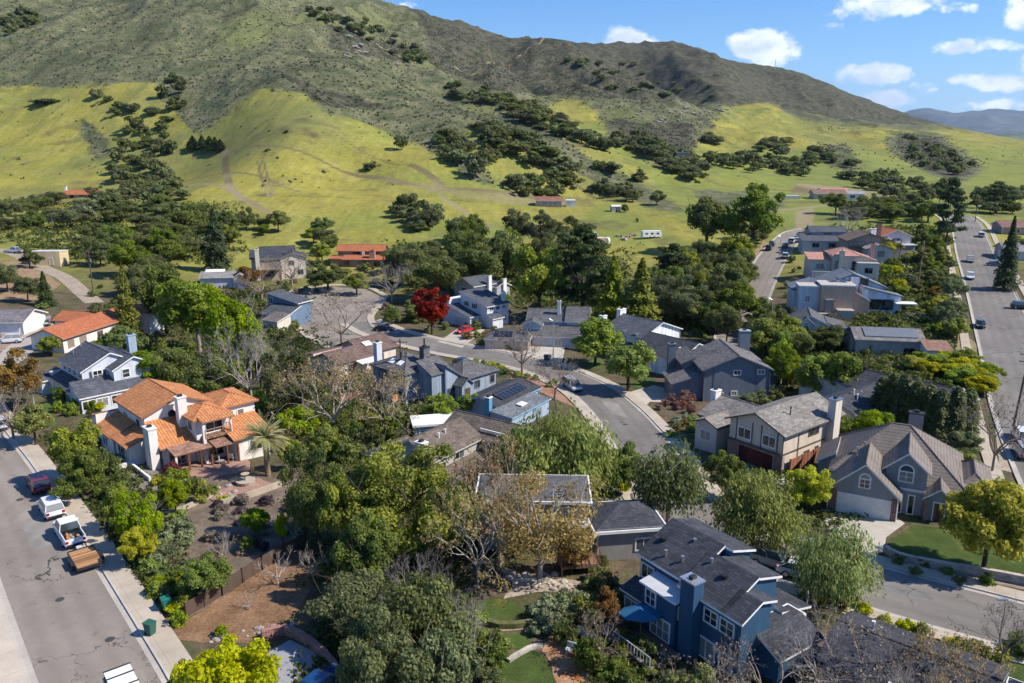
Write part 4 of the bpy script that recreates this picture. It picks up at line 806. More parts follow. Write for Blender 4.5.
    def chimney(s,x,y,z0,z1,w=1.1,d=.8,m=None,cap=None):
        a=MB(); a.box(x-w/2,y-d/2,z0,x+w/2,y+d/2,z1,m or s.wall); o=a.build('chimney',s.o); b=MB(); b.box(x-w/2-.08,y-d/2-.08,z1+.002,x+w/2+.08,y+d/2+.08,z1+.14,cap or s.trim); b.box(x-.25,y-.2,z1+.14,x+.25,y+.2,z1+.4,DARK); b.build('chimney_cap',o)
    def bits(s,pts,name='vent_pipe',m=STEEL,r=.09,h=.5):
        for x,y,z in pts: a=MB(); a.tube([(x,y,z-.5),(x,y,z+h)],r,m,8); a.tube([(x,y,z+h),(x,y,z+h+.08)],r*1.6,m,8); a.build(name,s.o)
    def onroof(s,name,x0,y0,x1,y1,zf,m,t=.12,edge=None):
        """flat panel following zf(x,y)"""
        c=[(x0,y0),(x1,y0),(x1,y1),(x0,y1)]; a=MB(); p=[(x,y,zf(x,y)) for x,y in c]; a.prism(p,(0,0,t),edge or m,None); o=a.build(name,s.o)
        if edge: e=.08; q=[(x0+e,y0+e),(x1-e,y0+e),(x1-e,y1-e),(x0+e,y1-e)]; b=MB(); b.poly([(x,y,zf(x,y)+t+.015) for x,y in q],m); b.build('pane',o)
        return o
    def deck(s,x0,y0,x1,y1,z,m,rail=WHT,sides='SWE',posts=True,name='deck'):
        a=MB(); a.box(x0,y0,z-.2,x1,y1,z,m); o=a.build(name,s.o); b=MB()
        segs={'S':((x0,y0),(x1,y0)),'N':((x0,y1),(x1,y1)),'W':((x0,y0),(x0,y1)),'E':((x1,y0),(x1,y1))}
        for k in sides:
            (ax,ay),(bx,by)=segs[k]; L=math.hypot(bx-ax,by-ay); n=max(2,int(L/.35))
            b.tube([(ax,ay,z+1),(bx,by,z+1)],.05,rail,4); b.tube([(ax,ay,z+.12),(bx,by,z+.12)],.035,rail,4)
            for i in range(n+1): t=i/n; b.tube([(ax+(bx-ax)*t,ay+(by-ay)*t,z),(ax+(bx-ax)*t,ay+(by-ay)*t,z+1)],.022 if i%5 else .05,rail,4)
        b.build('railing',o)
        if posts:
            for x in (x0+.1,x1-.1):
                for y in (y0+.1,y1-.1): MB().tube([(x,y,-2.5),(x,y,z-.2)],.1,rail,4).build('deck_post',o)
    def post(s,x,y,z0,z1,r=.1,m=None,name='post'):
        a=MB(); a.box(x-r,y-r,z0,x+r,y+r,z1,m or s.trim); a.build(name,s.o)
    def part(s,name,fn): a=MB(); fn(a); return a.build(name,s.o)
    def done(s): s.W.build('wall',s.o); return s
SH_DK=M('shingle',(.052,.052,.06)); SH_GR=M('shingle',(.11,.108,.11)); SH_BL=M('shingle',(.085,.092,.108)); SH_BR=M('shingle',(.165,.145,.125)); SH_RB=M('shingle',(.15,.10,.085)); SH_WM=M('shingle',(.22,.20,.175)); SH_NV=M('shingle',(.055,.058,.068))
TILE=M('tile',(.50,.19,.072),(.60,.27,.11)); TILE2=M('tile',(.40,.13,.06),(.50,.18,.08)); TILE3=M('tile',(.50,.24,.19),(.56,.30,.22)); TBR=M('shingle',(.27,.155,.11)); SLAB=M('slab',(.185,.155,.132))
WALL_W=M('stucco',(.74,.70,.64)); WALL_C=M('stucco',(.62,.52,.41)); WALL_B=M('stucco',(.66,.58,.48)); LAP_BLUE=M('lap',(.032,.088,.155)); LAP_GREY=M('lap',(.27,.275,.29)); LAP_BG=M('lap',(.15,.18,.215)); LAP_W=M('lap',(.60,.63,.68)); BRD_BG=M('board',(.27,.32,.38)); LAP_LB=M('lap',(.34,.42,.52)); TRIM_DK=M('plain',(.10,.085,.075)); BRK=M('brick',(.20,.07,.05)); STN=M('brick',(.30,.26,.22)); TAN=M('stucco',(.58,.38,.26)); GARRED=M('wood',(.10,.025,.022),.6); SOL=M('solar'); WOODF=M('wood',(.28,.14,.07)); DKWOOD=M('wood',(.085,.055,.042)); SKY_=M('plain',(.8,.8,.8),.3)
def blue_house():
    global BH
    h=BH=House('house','deep blue two storey house with dark shingle roof and stepped white edged gables',742,620,5.5,34,wall=LAP_BLUE,roof=SH_NV)
    h.vol(0,0,1.9,1.6,5.6,'sx+',rise=.95,ov=.3); h.vol(1.9,0,3.3,1.6,6.2,'sx-',rise=.35,ov=.3)
    h.vol(0,1.62,3.4,6.0,5.6,'sx+',rise=1.7,ov=.3); h.vol(3.41,1.62,5.9,5.0,6.6,'sx-',rise=.62,ov=.3)
    h.vol(.6,6.02,4.5,11.4,5.75,'sx+',rise=1.95,ov=.3); h.vol(4.51,5.2,7.1,11.4,6.9,'sx-',rise=.7,ov=.3)
    h.vol(2.2,-1.9,6.8,-.02,2.8,'sy+',rise=.9,ov=.35); h.vol(5.95,1.2,9.4,4.6,2.9,'sx-',rise=.7,ov=.35); h.vol(3.35,-.01,7.6,1.58,3.3,'flat',ov=.1,rm=SH_NV)
    h.vol(-1.2,5.5,.55,9.2,4.7,'sx+',rise=.25,ov=.22,rm=M('plain',(.5,.5,.5)),t=.15); h.chimney(-.5,4.5,-1.5,7.0,1.1,1.4,LAP_BLUE,M('metal',(.6,.6,.62)))
    h.vol(-1.0,9.6,.58,11.6,2.8,'sx+',rise=.5,ov=.3)
    for u in (1.3,2.9): h.win('W',0,u,3.9,1.2,1.05,1,1)
    h.win('W',-1.2,8.2,3.2,1.0,1.2,1,1); h.win('S',5.5,-.3,3.2,.9,1.0,0,1); h.win('W',.6,10.5,3.8,1.3,1.2,1,0); h.win('W',0,3.2,.7,1.7,1.6,1,0); h.win('W',-1.2,7.0,.9,2.0,1.6,2,1); h.win('W',-1.0,10.6,.8,1.5,1.4,1,0); h.win('W',0,1.2,.8,1.1,1.3,1,0)
    h.win('S',-1.9,5.6,1.0,1.0,.9,0); h.door('E',9.4,2.8)
    h.bits([(1.6,7.6,6.4),(1.3,9.2,6.3),(2.6,5.4,6.9),(3.6,8.2,7.1)]); h.part('roof_vent',lambda a:a.tube([(2.1,3.6,6.6),(2.1,3.6,7.05)],.3,BLK,10)); h.part('roof_vent',lambda a:a.tube([(2.4,10.6,6.6),(2.4,10.6,7.1)],.3,BLK,10))
    h.onroof('skylight',5.0,2.4,5.7,4.2,lambda x,y:7.0-(x-3.4)*.25+.2,GLASS,.12,WHT); h.deck(-4.6,4.6,-1.3,12.0,.7,M('wood',(.16,.12,.09)),M('plain',(.35,.35,.35)),'WN'); h.done()
blue_house(); BH.o.scale=(.95,.95,.95)
def umbrella(P,label):
    o=empty('patio_umbrella',P,0,label,'umbrella'); a=MB(); a.tube([(0,0,0),(0,0,2.6)],.03,STEEL,6); a.build('pole',o); b=MB(); m=M('plain',(.02,.11,.21),.8); k=8
    for i in range(k):
        p=[(math.cos(2*PI*j/k)*1.75,math.sin(2*PI*j/k)*1.05,2.05) for j in (i,i+1)]; q=[(math.cos(2*PI*j/k)*.7,math.sin(2*PI*j/k)*.7,2.42) for j in (i,i+1)]; b.poly([p[0],p[1],q[1],q[0]],m); b.poly([q[0],q[1],(0,0,2.62)],m); b.poly([p[1],p[0],(p[0][0],p[0][1],1.9),(p[1][0],p[1][1],1.9)],m)
    b.build('canopy',o)
P=G(641,617,2.4); umbrella((P[0],P[1],P[2]+.7),'bright blue patio umbrella standing on the deck of the deep blue house')
def beige_house():
    h=House('house','beige two storey house with brown garage door and tall pale chimney on its sunny side',784,434,5.2,38,wall=WALL_C,roof=SH_WM,trim=TRIM_DK)
    h.vol(0,0,12.2,7.6,5.1,'gx',k=.42,ov=.55); W=13
    h.wallbox(-.3,-.02,2.35,12.24,7.62,2.6,m=TRIM_DK); h.wallbox(.0,-.06,-1.5,.5,-.005,2.3,m=STN)
    h.garage('W',0,3.6,4.9,2.1,m=GARRED,trim=STN); h.wallbox(-.12,-.1,-1.5,-.01,1.0,2.3,m=BRK); h.wallbox(-.12,6.2,-1.5,-.01,7.7,2.3,m=BRK)
    for u in (1.9,5.4): h.win('W',0,u,3.1,1.7,1.2,1,0,WHT); 
    for u in (.75,3.0,4.3,6.6): h.part('timber',lambda a:a.box(-.05,u-.07,2.6,-.005,u+.07,5.4,TRIM_DK))
    for u in (3.2,): h.part('timber',lambda a:a.box(u-.07,-.06,-.5,u+.07,-.02,5.1,TRIM_DK))
    h.win('S',0,5.8,3.7,.8,.7,0); h.win('S',0,7.0,3.7,.8,.7,0); h.door('S',0,5.2,-.3); h.win('S',0,3.9,.9,1,.5,0); h.win('S',0,7.4,1,.5,.8,0)
    h.chimney(9.9,-.5,-1.5,7.6,1.4,1.0,WALL_B,M('metal',(.35,.42,.5)))
    # single storey wing along the street
    h.vol(3.4,7.64,11.5,14.6,2.9,'gy',k=.42,ov=.5); h.vol(.6,10.0,4.6,13.4,2.9,'gx',k=.42,ov=.4); h.win('W',.6,11.7,.8,1.6,1.2,1,0,WHT); h.chimney(6.8,15.2,-1,5.4,1.2,.9,WALL_W,WHT); h.door('W',3.4,8.8)
    h.bits([(4.2,2.0,6.6)],m=TRIM_DK); h.done(); return h
beige_house()
def bigblue():
    h=House('house','large blue grey two storey house with brown grey roof and wide side gable',705,369,5.5,2,wall=LAP_BG,roof=SH_WM if 0 else M('shingle',(.15,.14,.135)),trim=M('plain',(.12,.14,.17)))
    h.vol(0,0,10.6,10.2,5.4,'gy',k=.42,ov=.55); zf=lambda x,y:0
    h.vol(-4.8,.9,-.02,7.0,2.8,'sx+',rise=1.5,ov=.5); h.vol(-2.2,5.6,-.02,12.0,5.0,'sx+',rise=1.0,ov=.5)
    h.part('trim_board',lambda a:a.box(1.5,-.05,-.8,1.65,-.003,5.6,h.trim)); h.part('trim_board',lambda a:a.box(10.5,-.05,-.8,10.65,.1,5.4,h.trim))
    for u,z,w in ((5.3,4.5,1.0),(9.2,4.6,1.0),(2.6,.8,1.1),(5.0,1.0,.8)): h.win('S',0,u,z,w,.65,1,0,WHT)
    h.garage('W',-4.8,4.0,4.9,2.1,m=M('plain',(.18,.2,.23))); h.win('W',0,2.6,3.9,1.2,.8,1,0,WHT); h.win('W',0,4.4,3.9,1.2,.8,1,0,WHT); h.win('W',-2.2,9.5,3.2,1.2,1.2,1)
    h.chimney(9.6,10.6,-1,9.2,1.8,1.1,LAP_BG,M('plain',(.3,.33,.36))); h.chimney(-3.2,9.6,-1,7.2,1.3,1.0,LAP_BG)
    h.vol(10.7,5,13.6,9.5,2.6,'sx-',rise=.5,ov=.3,wall=LAP_BG,rm=M('plain',(.6,.6,.62))); h.bits([(3.6,6,7.2)]); h.done()
bigblue()
def gabled():
    h=House('house','grey house with striped brown tile roof, arched windows and white double garage door',898,496,2.9,-27,wall=LAP_GREY,roof=SLAB)
    # frame: x runs right-down along the front face, y runs back; origin at the garage's right corner
    h.vol(-6.5,0,0,6.0,2.7,'gy',k=.92,ov=.4); h.garage('S',0,-3.1,4.9,2.1); h.archwin('S',0,-3.2,3.2,.9,.85); h.wallbox(-6.52,-.05,-1.5,-5.8,-.004,2.5,m=BRK); h.wallbox(-.5,-.05,-1.5,.02,-.004,2.5,m=BRK)
    h.vol(-6.6,4.4,5.8,15.0,3.2,'hip',k=.76,ov=.5); h.vol(-1.4,2.6,2.5,8.6,4.9,'gy',k=.9,ov=.4); h.archwin('S',2.6,.55,3.6,1.25,1.0); h.win('S',2.6,-.1,.1,1.0,2.0,0,0); h.win('S',2.6,1.3,.1,.45,2.0,0,0); h.part('trim_board',lambda a:a.box(-1.4,2.53,2.6,2.5,2.595,2.85,WHT))
    h.vol(2.7,2.0,5.0,7.0,2.6,'gy',k=.85,ov=.4); h.door('S',2.0,3.9); h.part('porch_post',lambda a:a.box(2.5,1.5,-.5,2.85,1.85,2.5,BRK)); h.vol(5.82,5.8,8.4,12.6,2.9,'hip',k=.7,ov=.5); h.win('S',5.8,7.2,.8,1.4,1.2,1,1); h.chimney(1.0,13.0,3,7.9,1.5,.9,M('plain',(.24,.21,.2)),DARK)
    h.vol(-8.4,6.8,-6.62,12.0,2.7,'sx+',rise=1.2,ov=.3); h.bits([(-4.4,4.2,5.4),(-3.8,6.2,5.4)]); h.done()
gabled()
def tile_house():
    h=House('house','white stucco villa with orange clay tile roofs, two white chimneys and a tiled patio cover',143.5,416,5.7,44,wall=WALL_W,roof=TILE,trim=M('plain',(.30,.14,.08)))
    h.ov=.45; P_=M('wood',(.16,.07,.04))
    h.vol(0,0,8.6,9.4,5.6,'gy',k=.4); h.win('W',0,6.6,3.6,1.5,1.0,1,0,WHT); h.win('W',0,2.2,3.6,1.2,1.1,0,0,WHT)
    h.vol(-2.8,3.6,-.02,9.4,2.7,'sx+',rise=1.2); h.vol(-2.8,9.42,4.5,13.4,2.7,'sy-',rise=1.5); h.vol(-2.6,-1.2,-.02,3.4,2.7,'sx+',rise=.9)
    h.vol(.3,-4.3,4.2,-.02,2.7,'sy+',rise=2.0); h.vol(4.25,-4.9,8.5,-.02,5.4,'hip',k=.4); h.vol(8.55,-3.0,13.0,3.4,5.5,'hip',k=.36); h.vol(8.0,-7.6,12.4,-3.05,2.6,'sy+',rise=1.3)
    h.part('round_window',lambda a:a.tube([(3.4,-.09,5.2),(3.4,.05,5.2)],.5,GLASS,16)); h.chimney(4.0,-1.7,2,7.6,1.1,1.0,WALL_W,WALL_W); h.chimney(-.6,-3.4,-1.5,5.2,1.0,1.8,WALL_W,WALL_W)
    h.part('patio_cover',lambda a:a.prism([(.6,-7.2,2.2),(5.2,-7.2,2.2),(5.2,-4.7,2.6),(.6,-4.7,2.6)],(0,0,.13),TBR)); h.part('patio_cover',lambda a:a.prism([(5.3,-7.9,2.25),(8.4,-7.9,2.25),(8.4,-4.9,2.75),(5.3,-4.9,2.75)],(0,0,.13),TBR))
    for x in (.8,2.3,3.8,5.1): h.post(x,-7.0,-1,2.25,.12,WALL_W if x<1 else P_)
    for x in (6.8,8.2): h.post(x,-7.7,-1,2.3,.1,P_)
    h.deck(4.9,-6.2,8.2,-4.95,3.2,M('wood',(.3,.17,.1)),M('plain',(.35,.2,.13)),'SE',False,'balcony'); h.post(4.8,-6.0,-1,5.4,.18,WALL_W); h.post(8.3,-6.0,3.2,5.4,.09,WALL_W); h.vol(4.7,-6.2,8.5,-4.92,5.2,'sy+',rise=.3,z0=5.1,ov=.2)
    h.win('S',-4.9,6.6,3.4,2.0,1.7,1,0,WHT); h.win('W',4.25,-3.4,3.7,1.0,1.1,1,0,WHT); h.win('S',-3.0,11.0,3.6,.8,1.1,0,0,WHT); h.win('S',-7.6,10.6,.6,1.6,1.2,1,0,WHT); h.win('W',.3,-2.2,.3,1.0,1.7,1,0,WHT); h.win('S',-4.3,2.0,.1,2.0,1.9,2,0,WHT); h.win('W',-2.6,1.2,.5,2.2,1.5,2,1,WHT); h.win('W',-2.8,6.6,.8,1.6,1.1,1,0,WHT); h.win('S',-4.9,6.6,.2,1.8,1.9,1,0,WHT)
    h.wallbox(-5.6,-1.6,-1.5,-2.7,-1.35,.9); h.wallbox(-2.7,-7.6,-1.5,-2.45,-1.35,.8); h.wallbox(-5.6,-1.6,-1.5,-5.35,6.0,.6); h.deck(-5.3,-1.3,-2.85,3.0,.35,TBR,M('wood',(.14,.08,.06)),'W',False,'terrace'); h.done(); return h
TH=tile_house()
def victorian():
    h=House('house','white and pale blue two storey house with slate grey roof and wrap around porch',82,371,5.4,46,wall=LAP_W,roof=SH_BL)
    h.vol(0,0,8.2,9.6,5.3,'gy',k=.5,ov=.4); h.vol(3.7,-2.3,9.6,6.0,5.25,'gy',k=.5,ov=.4)
    h.vol(-2.0,-.0,-.02,12.4,2.5,'sx+',rise=1.0,ov=.3); h.vol(-2.0,-4.4,9.2,-2.35,2.5,'sy+',rise=.8,ov=.3); h.vol(-2.0,-2.34,3.65,-.03,3.3,'sy+',rise=.6,ov=.0); h.vol(-3.2,9.4,-2.02,13.2,2.5,'hip',k=.6,ov=.3); h.vol(-1.5,9.62,4,13,2.6,'sy-',rise=1.0,ov=.3)
    for u in (1.2,3.4,5.6,7.8): h.win('W',0,u,4.1,1.0,.9,0,1)
    h.win('S',0,2.1,3.7,1.2,1.3,1,1); h.win('S',-2.3,5.4,3.8,1.0,1.2,0,1)
    for u in (1.1,3.1): h.part('shutter',lambda a:a.box(u-.17,-.06,3.7,u+.17,-.003,5.0,M('plain',(.06,.07,.1))))
    for u in (-1.1,.9,3.0,5.2,7.6): h.win('S',-4.4,u,.7,1.5,1.2,1,0)
    for u in (-1.4,1.2,4.0,7.0): h.win('W',-2.0,u,.7,1.5,1.2,1,0)
    for u in (10.6,12.2): h.win('W',-3.2,u,.6,1.0,1.5,0,1)
    h.chimney(8.8,3.4,3,8.8,1.2,.9,LAP_LB,LAP_LB); h.bits([(1.5,8.0,6.2),(3.0,8.8,6.8)]); h.done()
victorian()
def brown_house():
    h=House('house','brown roofed grey house with white square chimney and long sloping eave',433,459,4.4,55,wall=M('stucco',(.42,.40,.36)),roof=SH_RB if 0 else M('shingle',(.14,.112,.092)),trim=M('plain',(.42,.4,.36)))
    h.vol(0,0,8.6,6.4,4.2,'gx',k=.5,ov=.4); h.vol(8.65,-3.6,14.0,5.6,4.2,'gy',k=.5,ov=.4); h.vol(1.8,-2.6,8.6,-.02,1.7,'sy+',rise=.9,ov=.4); h.vol(-.2,6.5,4.6,10.0,2.8,'gx',k=.45,ov=.4)
    h.win('S',0,4.6,3.0,1.5,.9,1,0,h.trim); h.win('S',0,1.6,2.6,1.0,.8,0,0,h.trim); h.win('W',8.65,-1.8,2.6,1.2,1.2,1,0); h.win('S',-3.6,11.3,2.2,1.6,1.3,1,0); h.chimney(-.5,1.2,-1,6.2,.8,1.2,WALL_W,WALL_W); h.bits([(3.4,2.0,5.4),(4.8,2.2,5.4)],m=WHT)
    h.part('roof_rail',lambda a:a.box(9.2,-3.2,4.9,9.35,.5,5.1,WHT)); h.onroof('solar_panel',12.0,-2.8,13.6,.8,lambda x,y:4.4+(14.0-x)*.5+.1,SOL,.08); h.done()
brown_house()
def hip_house():
    h=House('house','low grey house with dark hipped roof edged in white and a timber deck',598,530,3.2,8,wall=M('stucco',(.30,.285,.26)),roof=SH_NV)
    h.ov=.1; h.vol(0,0,6.2,5.4,2.9,'flat',ov=.45,rm=SH_NV); h.vol(.1,.1,6.1,5.3,3.2,'hip',k=.42,ov=.2,t=.12); h.vol(-2.2,1.6,-.02,5.2,2.9,'flat',ov=.4,rm=M('plain',(.45,.45,.46))); h.win('S',0,4.4,.9,1.4,1.1,1,0); h.win('W',0,.9,.7,1,1.6,0,0); h.wallbox(-1.8,-.9,-3,.1,-.6,2.6) if 0 else None
    h.deck(-3.9,-2.4,-.2,-.1,1.0,M('wood',(.22,.13,.08)),M('wood',(.20,.11,.07)),'SE'); h.deck(-2.0,-4.3,.8,-2.5,.3,M('wood',(.20,.13,.09)),M('wood',(.20,.11,.07)),'S'); h.done()
hip_house()
def flat_house():
    h=House('house','two storey house with wide low grey roof and white gutter behind the tan sycamore',478,498,5.4,-2,wall=M('stucco',(.33,.31,.28)),roof=SH_GR); h.vol(0,0,10.4,5.6,5.0,'flat',ov=.35,rm=SH_GR); h.vol(.2,.2,10.2,5.4,5.3,'hip',k=.16,ov=.2,t=.1)
    for u in (2,5,8): h.win('S',0,u,3.3,1.5,1.2,1,0)
    h.part('gutter_pipe',lambda a:a.box(10.3,-.5,5.0,10.75,6.0,5.24,M('plain',(.5,.6,.75)))); h.deck(-1.0,-2.0,6.0,-.05,2.6,M('wood',(.2,.13,.09)),M('wood',(.3,.2,.14)),'SW'); h.done()
flat_house()
def solar_house():
    h=House('house','pale blue house with dark roof, blue fascia and solar panels beside the hedge',540,387,3.1,57,wall=LAP_LB,roof=SH_DK,trim=M('plain',(.22,.42,.55)))
    h.vol(-11.4,.3,0,6.6,2.9,'gx',k=.3,ov=.4); h.vol(-13.4,-3.4,-3.0,.28,2.5,'sy+',rise=.35,ov=.3,rm=M('shingle',(.16,.17,.18))); h.onroof('solar_panel',-9.4,.9,-2.4,2.7,lambda x,y:3.22+(y-.3)*.3,SOL,.08); h.onroof('skylight',-9.2,-2.4,-7.6,-1.4,lambda x,y:2.8+(y+3.4)*.1,M('plain',(.7,.7,.7)),.15,WHT); h.win('S',-3.4,-6,1,1.4,1,1); h.chimney(-12.6,1.2,-1,4.6,.8,.8,M('plain',(.10,.28,.42)),WHT); h.done()
solar_house()
def shed_house():
    h=House('garden_studio','pale blue garden studio with flat white roof below the orange fence',415,426,2.7,12,cat='studio',wall=LAP_LB,roof=M('plain',(.72,.72,.7))); h.vol(0,0,5.6,3.4,2.6,'flat',ov=.35)
    for u in (1.2,3.0,4.7): h.win('S',0,u,.8,1.1,1.2,1)
    h.done()
shed_house()
def grey_house():
    h=House('house','pale blue grey house with charcoal roof, two skylights and steep shed roofed tower',440,384,3.4,48,wall=BRD_BG,roof=SH_GR,trim=M('plain',(.13,.14,.15)))
    h.vol(-3.8,4.0,4.6,12.0,5.2,'gy' if 0 else 'hip',k=.42,ov=.5); h.vol(-1.2,.6,3.0,3.98,5.0,'sy+',rise=1.6,ov=.3); h.vol(1.2,0,4.8,4.4,3.6,'sx-',rise=2.4,ov=.3,rm=M('shingle',(.2,.18,.16))); h.vol(4.82,-.2,12.8,6.6,3.2,'hip',k=.45,ov=.5); h.vol(3.0,-1.9,5.4,-.22,2.7,'gy',k=.8,ov=.3)
    h.win('W',-3.8,6.2,3.3,1.6,1.3,1,0,M('plain',(.05,.09,.09))); h.win('W',-3.8,9.6,3.3,1.4,1.3,1,0,M('plain',(.05,.09,.09))); h.win('W',-3.8,6.2,.3,2.4,1.6,2,0,h.trim); h.win('S',-.2,8.2,1.0,1.1,1.1,1,0); h.win('S',-.2,11.8,1.1,.9,1.2,0,0); h.door('S',-1.9,4.2); h.win('S',0,2.4,.4,1.6,1.7,2,1)
    h.chimney(-2.2,12.6,-1,8.4,1.1,.9,LAP_W,WHT); h.chimney(1.0,4.6,3,8.4,1.3,1.1,M('shingle',(.13,.13,.135)),DARK); h.part('flue',lambda a:a.tube([(1.0,4.6,8.4),(1.0,4.6,9.9)],.13,DARK,8))
    for u in (6.2,8.2): h.onroof('skylight',-2.9,u,-1.9,u+1.0,lambda x,y:5.45+(x+3.8)*.42,M('plain',(.75,.77,.8)),.12,WHT)
    h.bits([(3,8,7.0)],m=WHT); h.done()
grey_house()
def brownroof():
    h=House('house','cream house with reddish brown shingle roof seen through bare sycamore branches',397,344,3.4,50,wall=WALL_B,roof=SH_RB,trim=M('plain',(.2,.12,.1)))
    h.vol(-7.6,.6,.2,9.0,3.0,'gx',k=.4,ov=.5); h.vol(-15.6,-1.0,-7.62,5.4,3.0,'gx',k=.4,ov=.5); h.vol(-15.6,5.6,-9.0,9.2,2.8,'sy-',rise=.8,ov=.4); h.win('S',.6,-4,.9,1.8,1.2,1); h.win('S',-1,-12,.9,1.8,1.2,1); h.onroof('skylight',-6.2,2.0,-4.4,3.2,lambda x,y:3.3+(y-.6)*.4,M('plain',(.7,.7,.68)),.12,WHT); h.part('white_awning',lambda a:a.prism([(-11.4,-3.2,2.3),(-7.7,-3.2,2.3),(-7.7,-1.1,2.6),(-11.4,-1.1,2.6)],(0,0,.12),WHT)); h.done()
brownroof()
def cul_blue():
    h=House('house','blue house with sloping slate roof and narrow pale wing beside the turning circle',298,303,5.3,-28,wall=M('lap',(.14,.21,.30)),roof=SH_BL)
    h.vol(-9.6,0,0,4.2,5.2,'sx-',rise=1.6,ov=.5); h.vol(-7.0,-4.6,.6,-.05,3.0,'sy+',rise=1.6,ov=.4); h.vol(-2.4,-9.0,1.8,-4.65,2.7,'sy+',rise=1.0,wall=WALL_B,ov=.4,rm=SH_BR); h.win('S',0,-1.1,3.6,.8,1.1,0); h.win('S',0,-2.6,3.6,.8,1.1,0); h.win('S',0,-8.6,4.4,1.2,1.4,1); h.win('S',-9,0,.8,1.2,1.2,0); h.done()
cul_blue()
def white_garage_house():
    h=House('house','white two storey house with slate shed roof and red car on its driveway',487,306,5.2,44,wall=LAP_W if 0 else M('lap',(.66,.68,.72)),roof=SH_BL)
    h.vol(0,0,6.9,9.5,5.0,'sy+',rise=2.3,ov=.5); h.vol(-3.0,2.6,-.02,10.6,2.5,'sy+',rise=1.8,ov=.4); h.vol(-2.6,10.65,3.0,13.0,5.2,'flat',ov=.1,rm=WHT) 
    h.garage('W',-3.0,6.0,4.9,2.1,m=M('plain',(.42,.44,.52))); h.win('W',0,4.4,4.0,1.8,1.1,2); h.win('W',0,7.2,4.2,1.6,1.1,2)
    for u in (1.3,3.4,5.4): h.win('S',0,u,3.9,1.0,.8,1); h.win('S',0,u,.9,1.2,1.3,1)
    h.vol(-.2,-2.2,3.0,-.02,2.4,'sy+',rise=.7,ov=.3); h.chimney(6.4,1.2,2,7.4,.9,.8,WHT,WHT); h.done()
white_garage_house()
def behind_house():
    h=House('house','slate roofed house with two white chimneys half hidden behind the white house',474,285,4.4,44,wall=M('lap',(.4,.42,.46)),roof=SH_BL); h.vol(0,0,7.5,8.5,4.0,'gx',k=.4,ov=.5); h.vol(7.55,-1.0,12.5,6.0,3.0,'gy',k=.4,ov=.5); h.win('W',0,4.2,2.0,1.6,1.1,1); h.chimney(5.0,-.7,0,6.4,1.1,.9,WHT,WHT); h.chimney(10.2,-1.2,0,5.0,1.2,.8,WHT,WHT); h.done()
behind_house()
def solar_garage_house():
    h=House('house','grey roofed house with brick gable end and white chimney behind a rounded tree',588,322,5.0,-8,wall=M('lap',(.46,.5,.56)),roof=SH_GR)
    h.ov=.4; h.vol(-13.0,.5,-4.6,8.0,4.9,'gx',k=.45); h.vol(-4.55,-.3,0,8.3,5.1,'gy' if 0 else 'gx',k=.5,wall=M('lap',(.5,.52,.56))); h.vol(-13.6,-2.2,-9.8,.48,4.5,'gy',k=.5); h.vol(-11.5,-3.8,-2.0,-.35,2.5,'sy+',rise=1.5); h.win('S',-2.2,-12.4,3.2,.5,.5,0); h.win('S',-2.2,-10.9,3.2,.5,.5,0); h.win('E',0,2.0,3.9,1.2,1.3,1); h.win('E',0,6,3.9,1.0,1.3,1); h.win('S',-3.8,-6.0,.6,1.2,1.4,1); h.chimney(-6.4,2.6,2,8.8,.7,.7,WHT,WHT)
    h.wallbox(.0,3.4,-1,.12,8.2,6.0,m=M('brick',(.45,.3,.22))); h.vol(-20.6,-8.4,-11.8,-2.4,2.7,'hip',k=.42,wall=WALL_C); h.onroof('solar_panel',-19.0,-8.0,-15.2,-6.3,lambda x,y:3.0+(y+8.4)*.42,SOL,.08); h.onroof('solar_panel',-14.0,-6.8,-12.2,-3.8,lambda x,y:3.0+(-11.8-x)*.42,SOL,.08); h.garage('E',-11.8,-5.6,4.2,2.1,m=M('wood',(.35,.25,.18))); h.done()
solar_garage_house()
def white_dorm():
    h=House('house','white house with dark slate roof, small wall dormers and two white chimneys',642,337,5.0,40,wall=M('board',(.76,.78,.80),.5),roof=SH_BL); h.vol(0,0,11.6,10.0,4.9,'gy',k=.36,ov=.5)
    for u in (1.8,5.0,8.2): h.win('W',0,u,3.4,.8,1.3,0,0); h.vol(-.1,u-.7,1.6,u+.7,5.0,'gx',k=.6,ov=.2,t=.12)
    for u in (3.4,5.0,6.6): h.win('S',0,u,3.5,1.1 if u!=5.0 else 1.5,.8,1,0,M('plain',(.1,.1,.12)) if u!=5.0 else None)
    h.chimney(.2,10.7,0,7.4,1.3,1.0,WHT,WHT); h.chimney(5.8,10.8,3,8.0,1.8,1.0,WHT,WHT); h.vol(-2.6,-.0,-.15,6,2.4,'sx+',rise=.8,ov=.3); h.done()
white_dorm()
def white_low():
    h=House('house','white house with charcoal gable roof wedged between two larger houses',677,360,3.4,40,wall=M('board',(.76,.78,.80),.5),roof=SH_NV); h.vol(0,0,11.4,11.0,3.2,'gy',k=.4,ov=.5); h.win('S',0,6,3.2,1.6,.8,1); h.chimney(.8,-.6,0,5.6,1.3,.9,M('stucco',(.22,.24,.28)),WHT); h.done()
white_low()
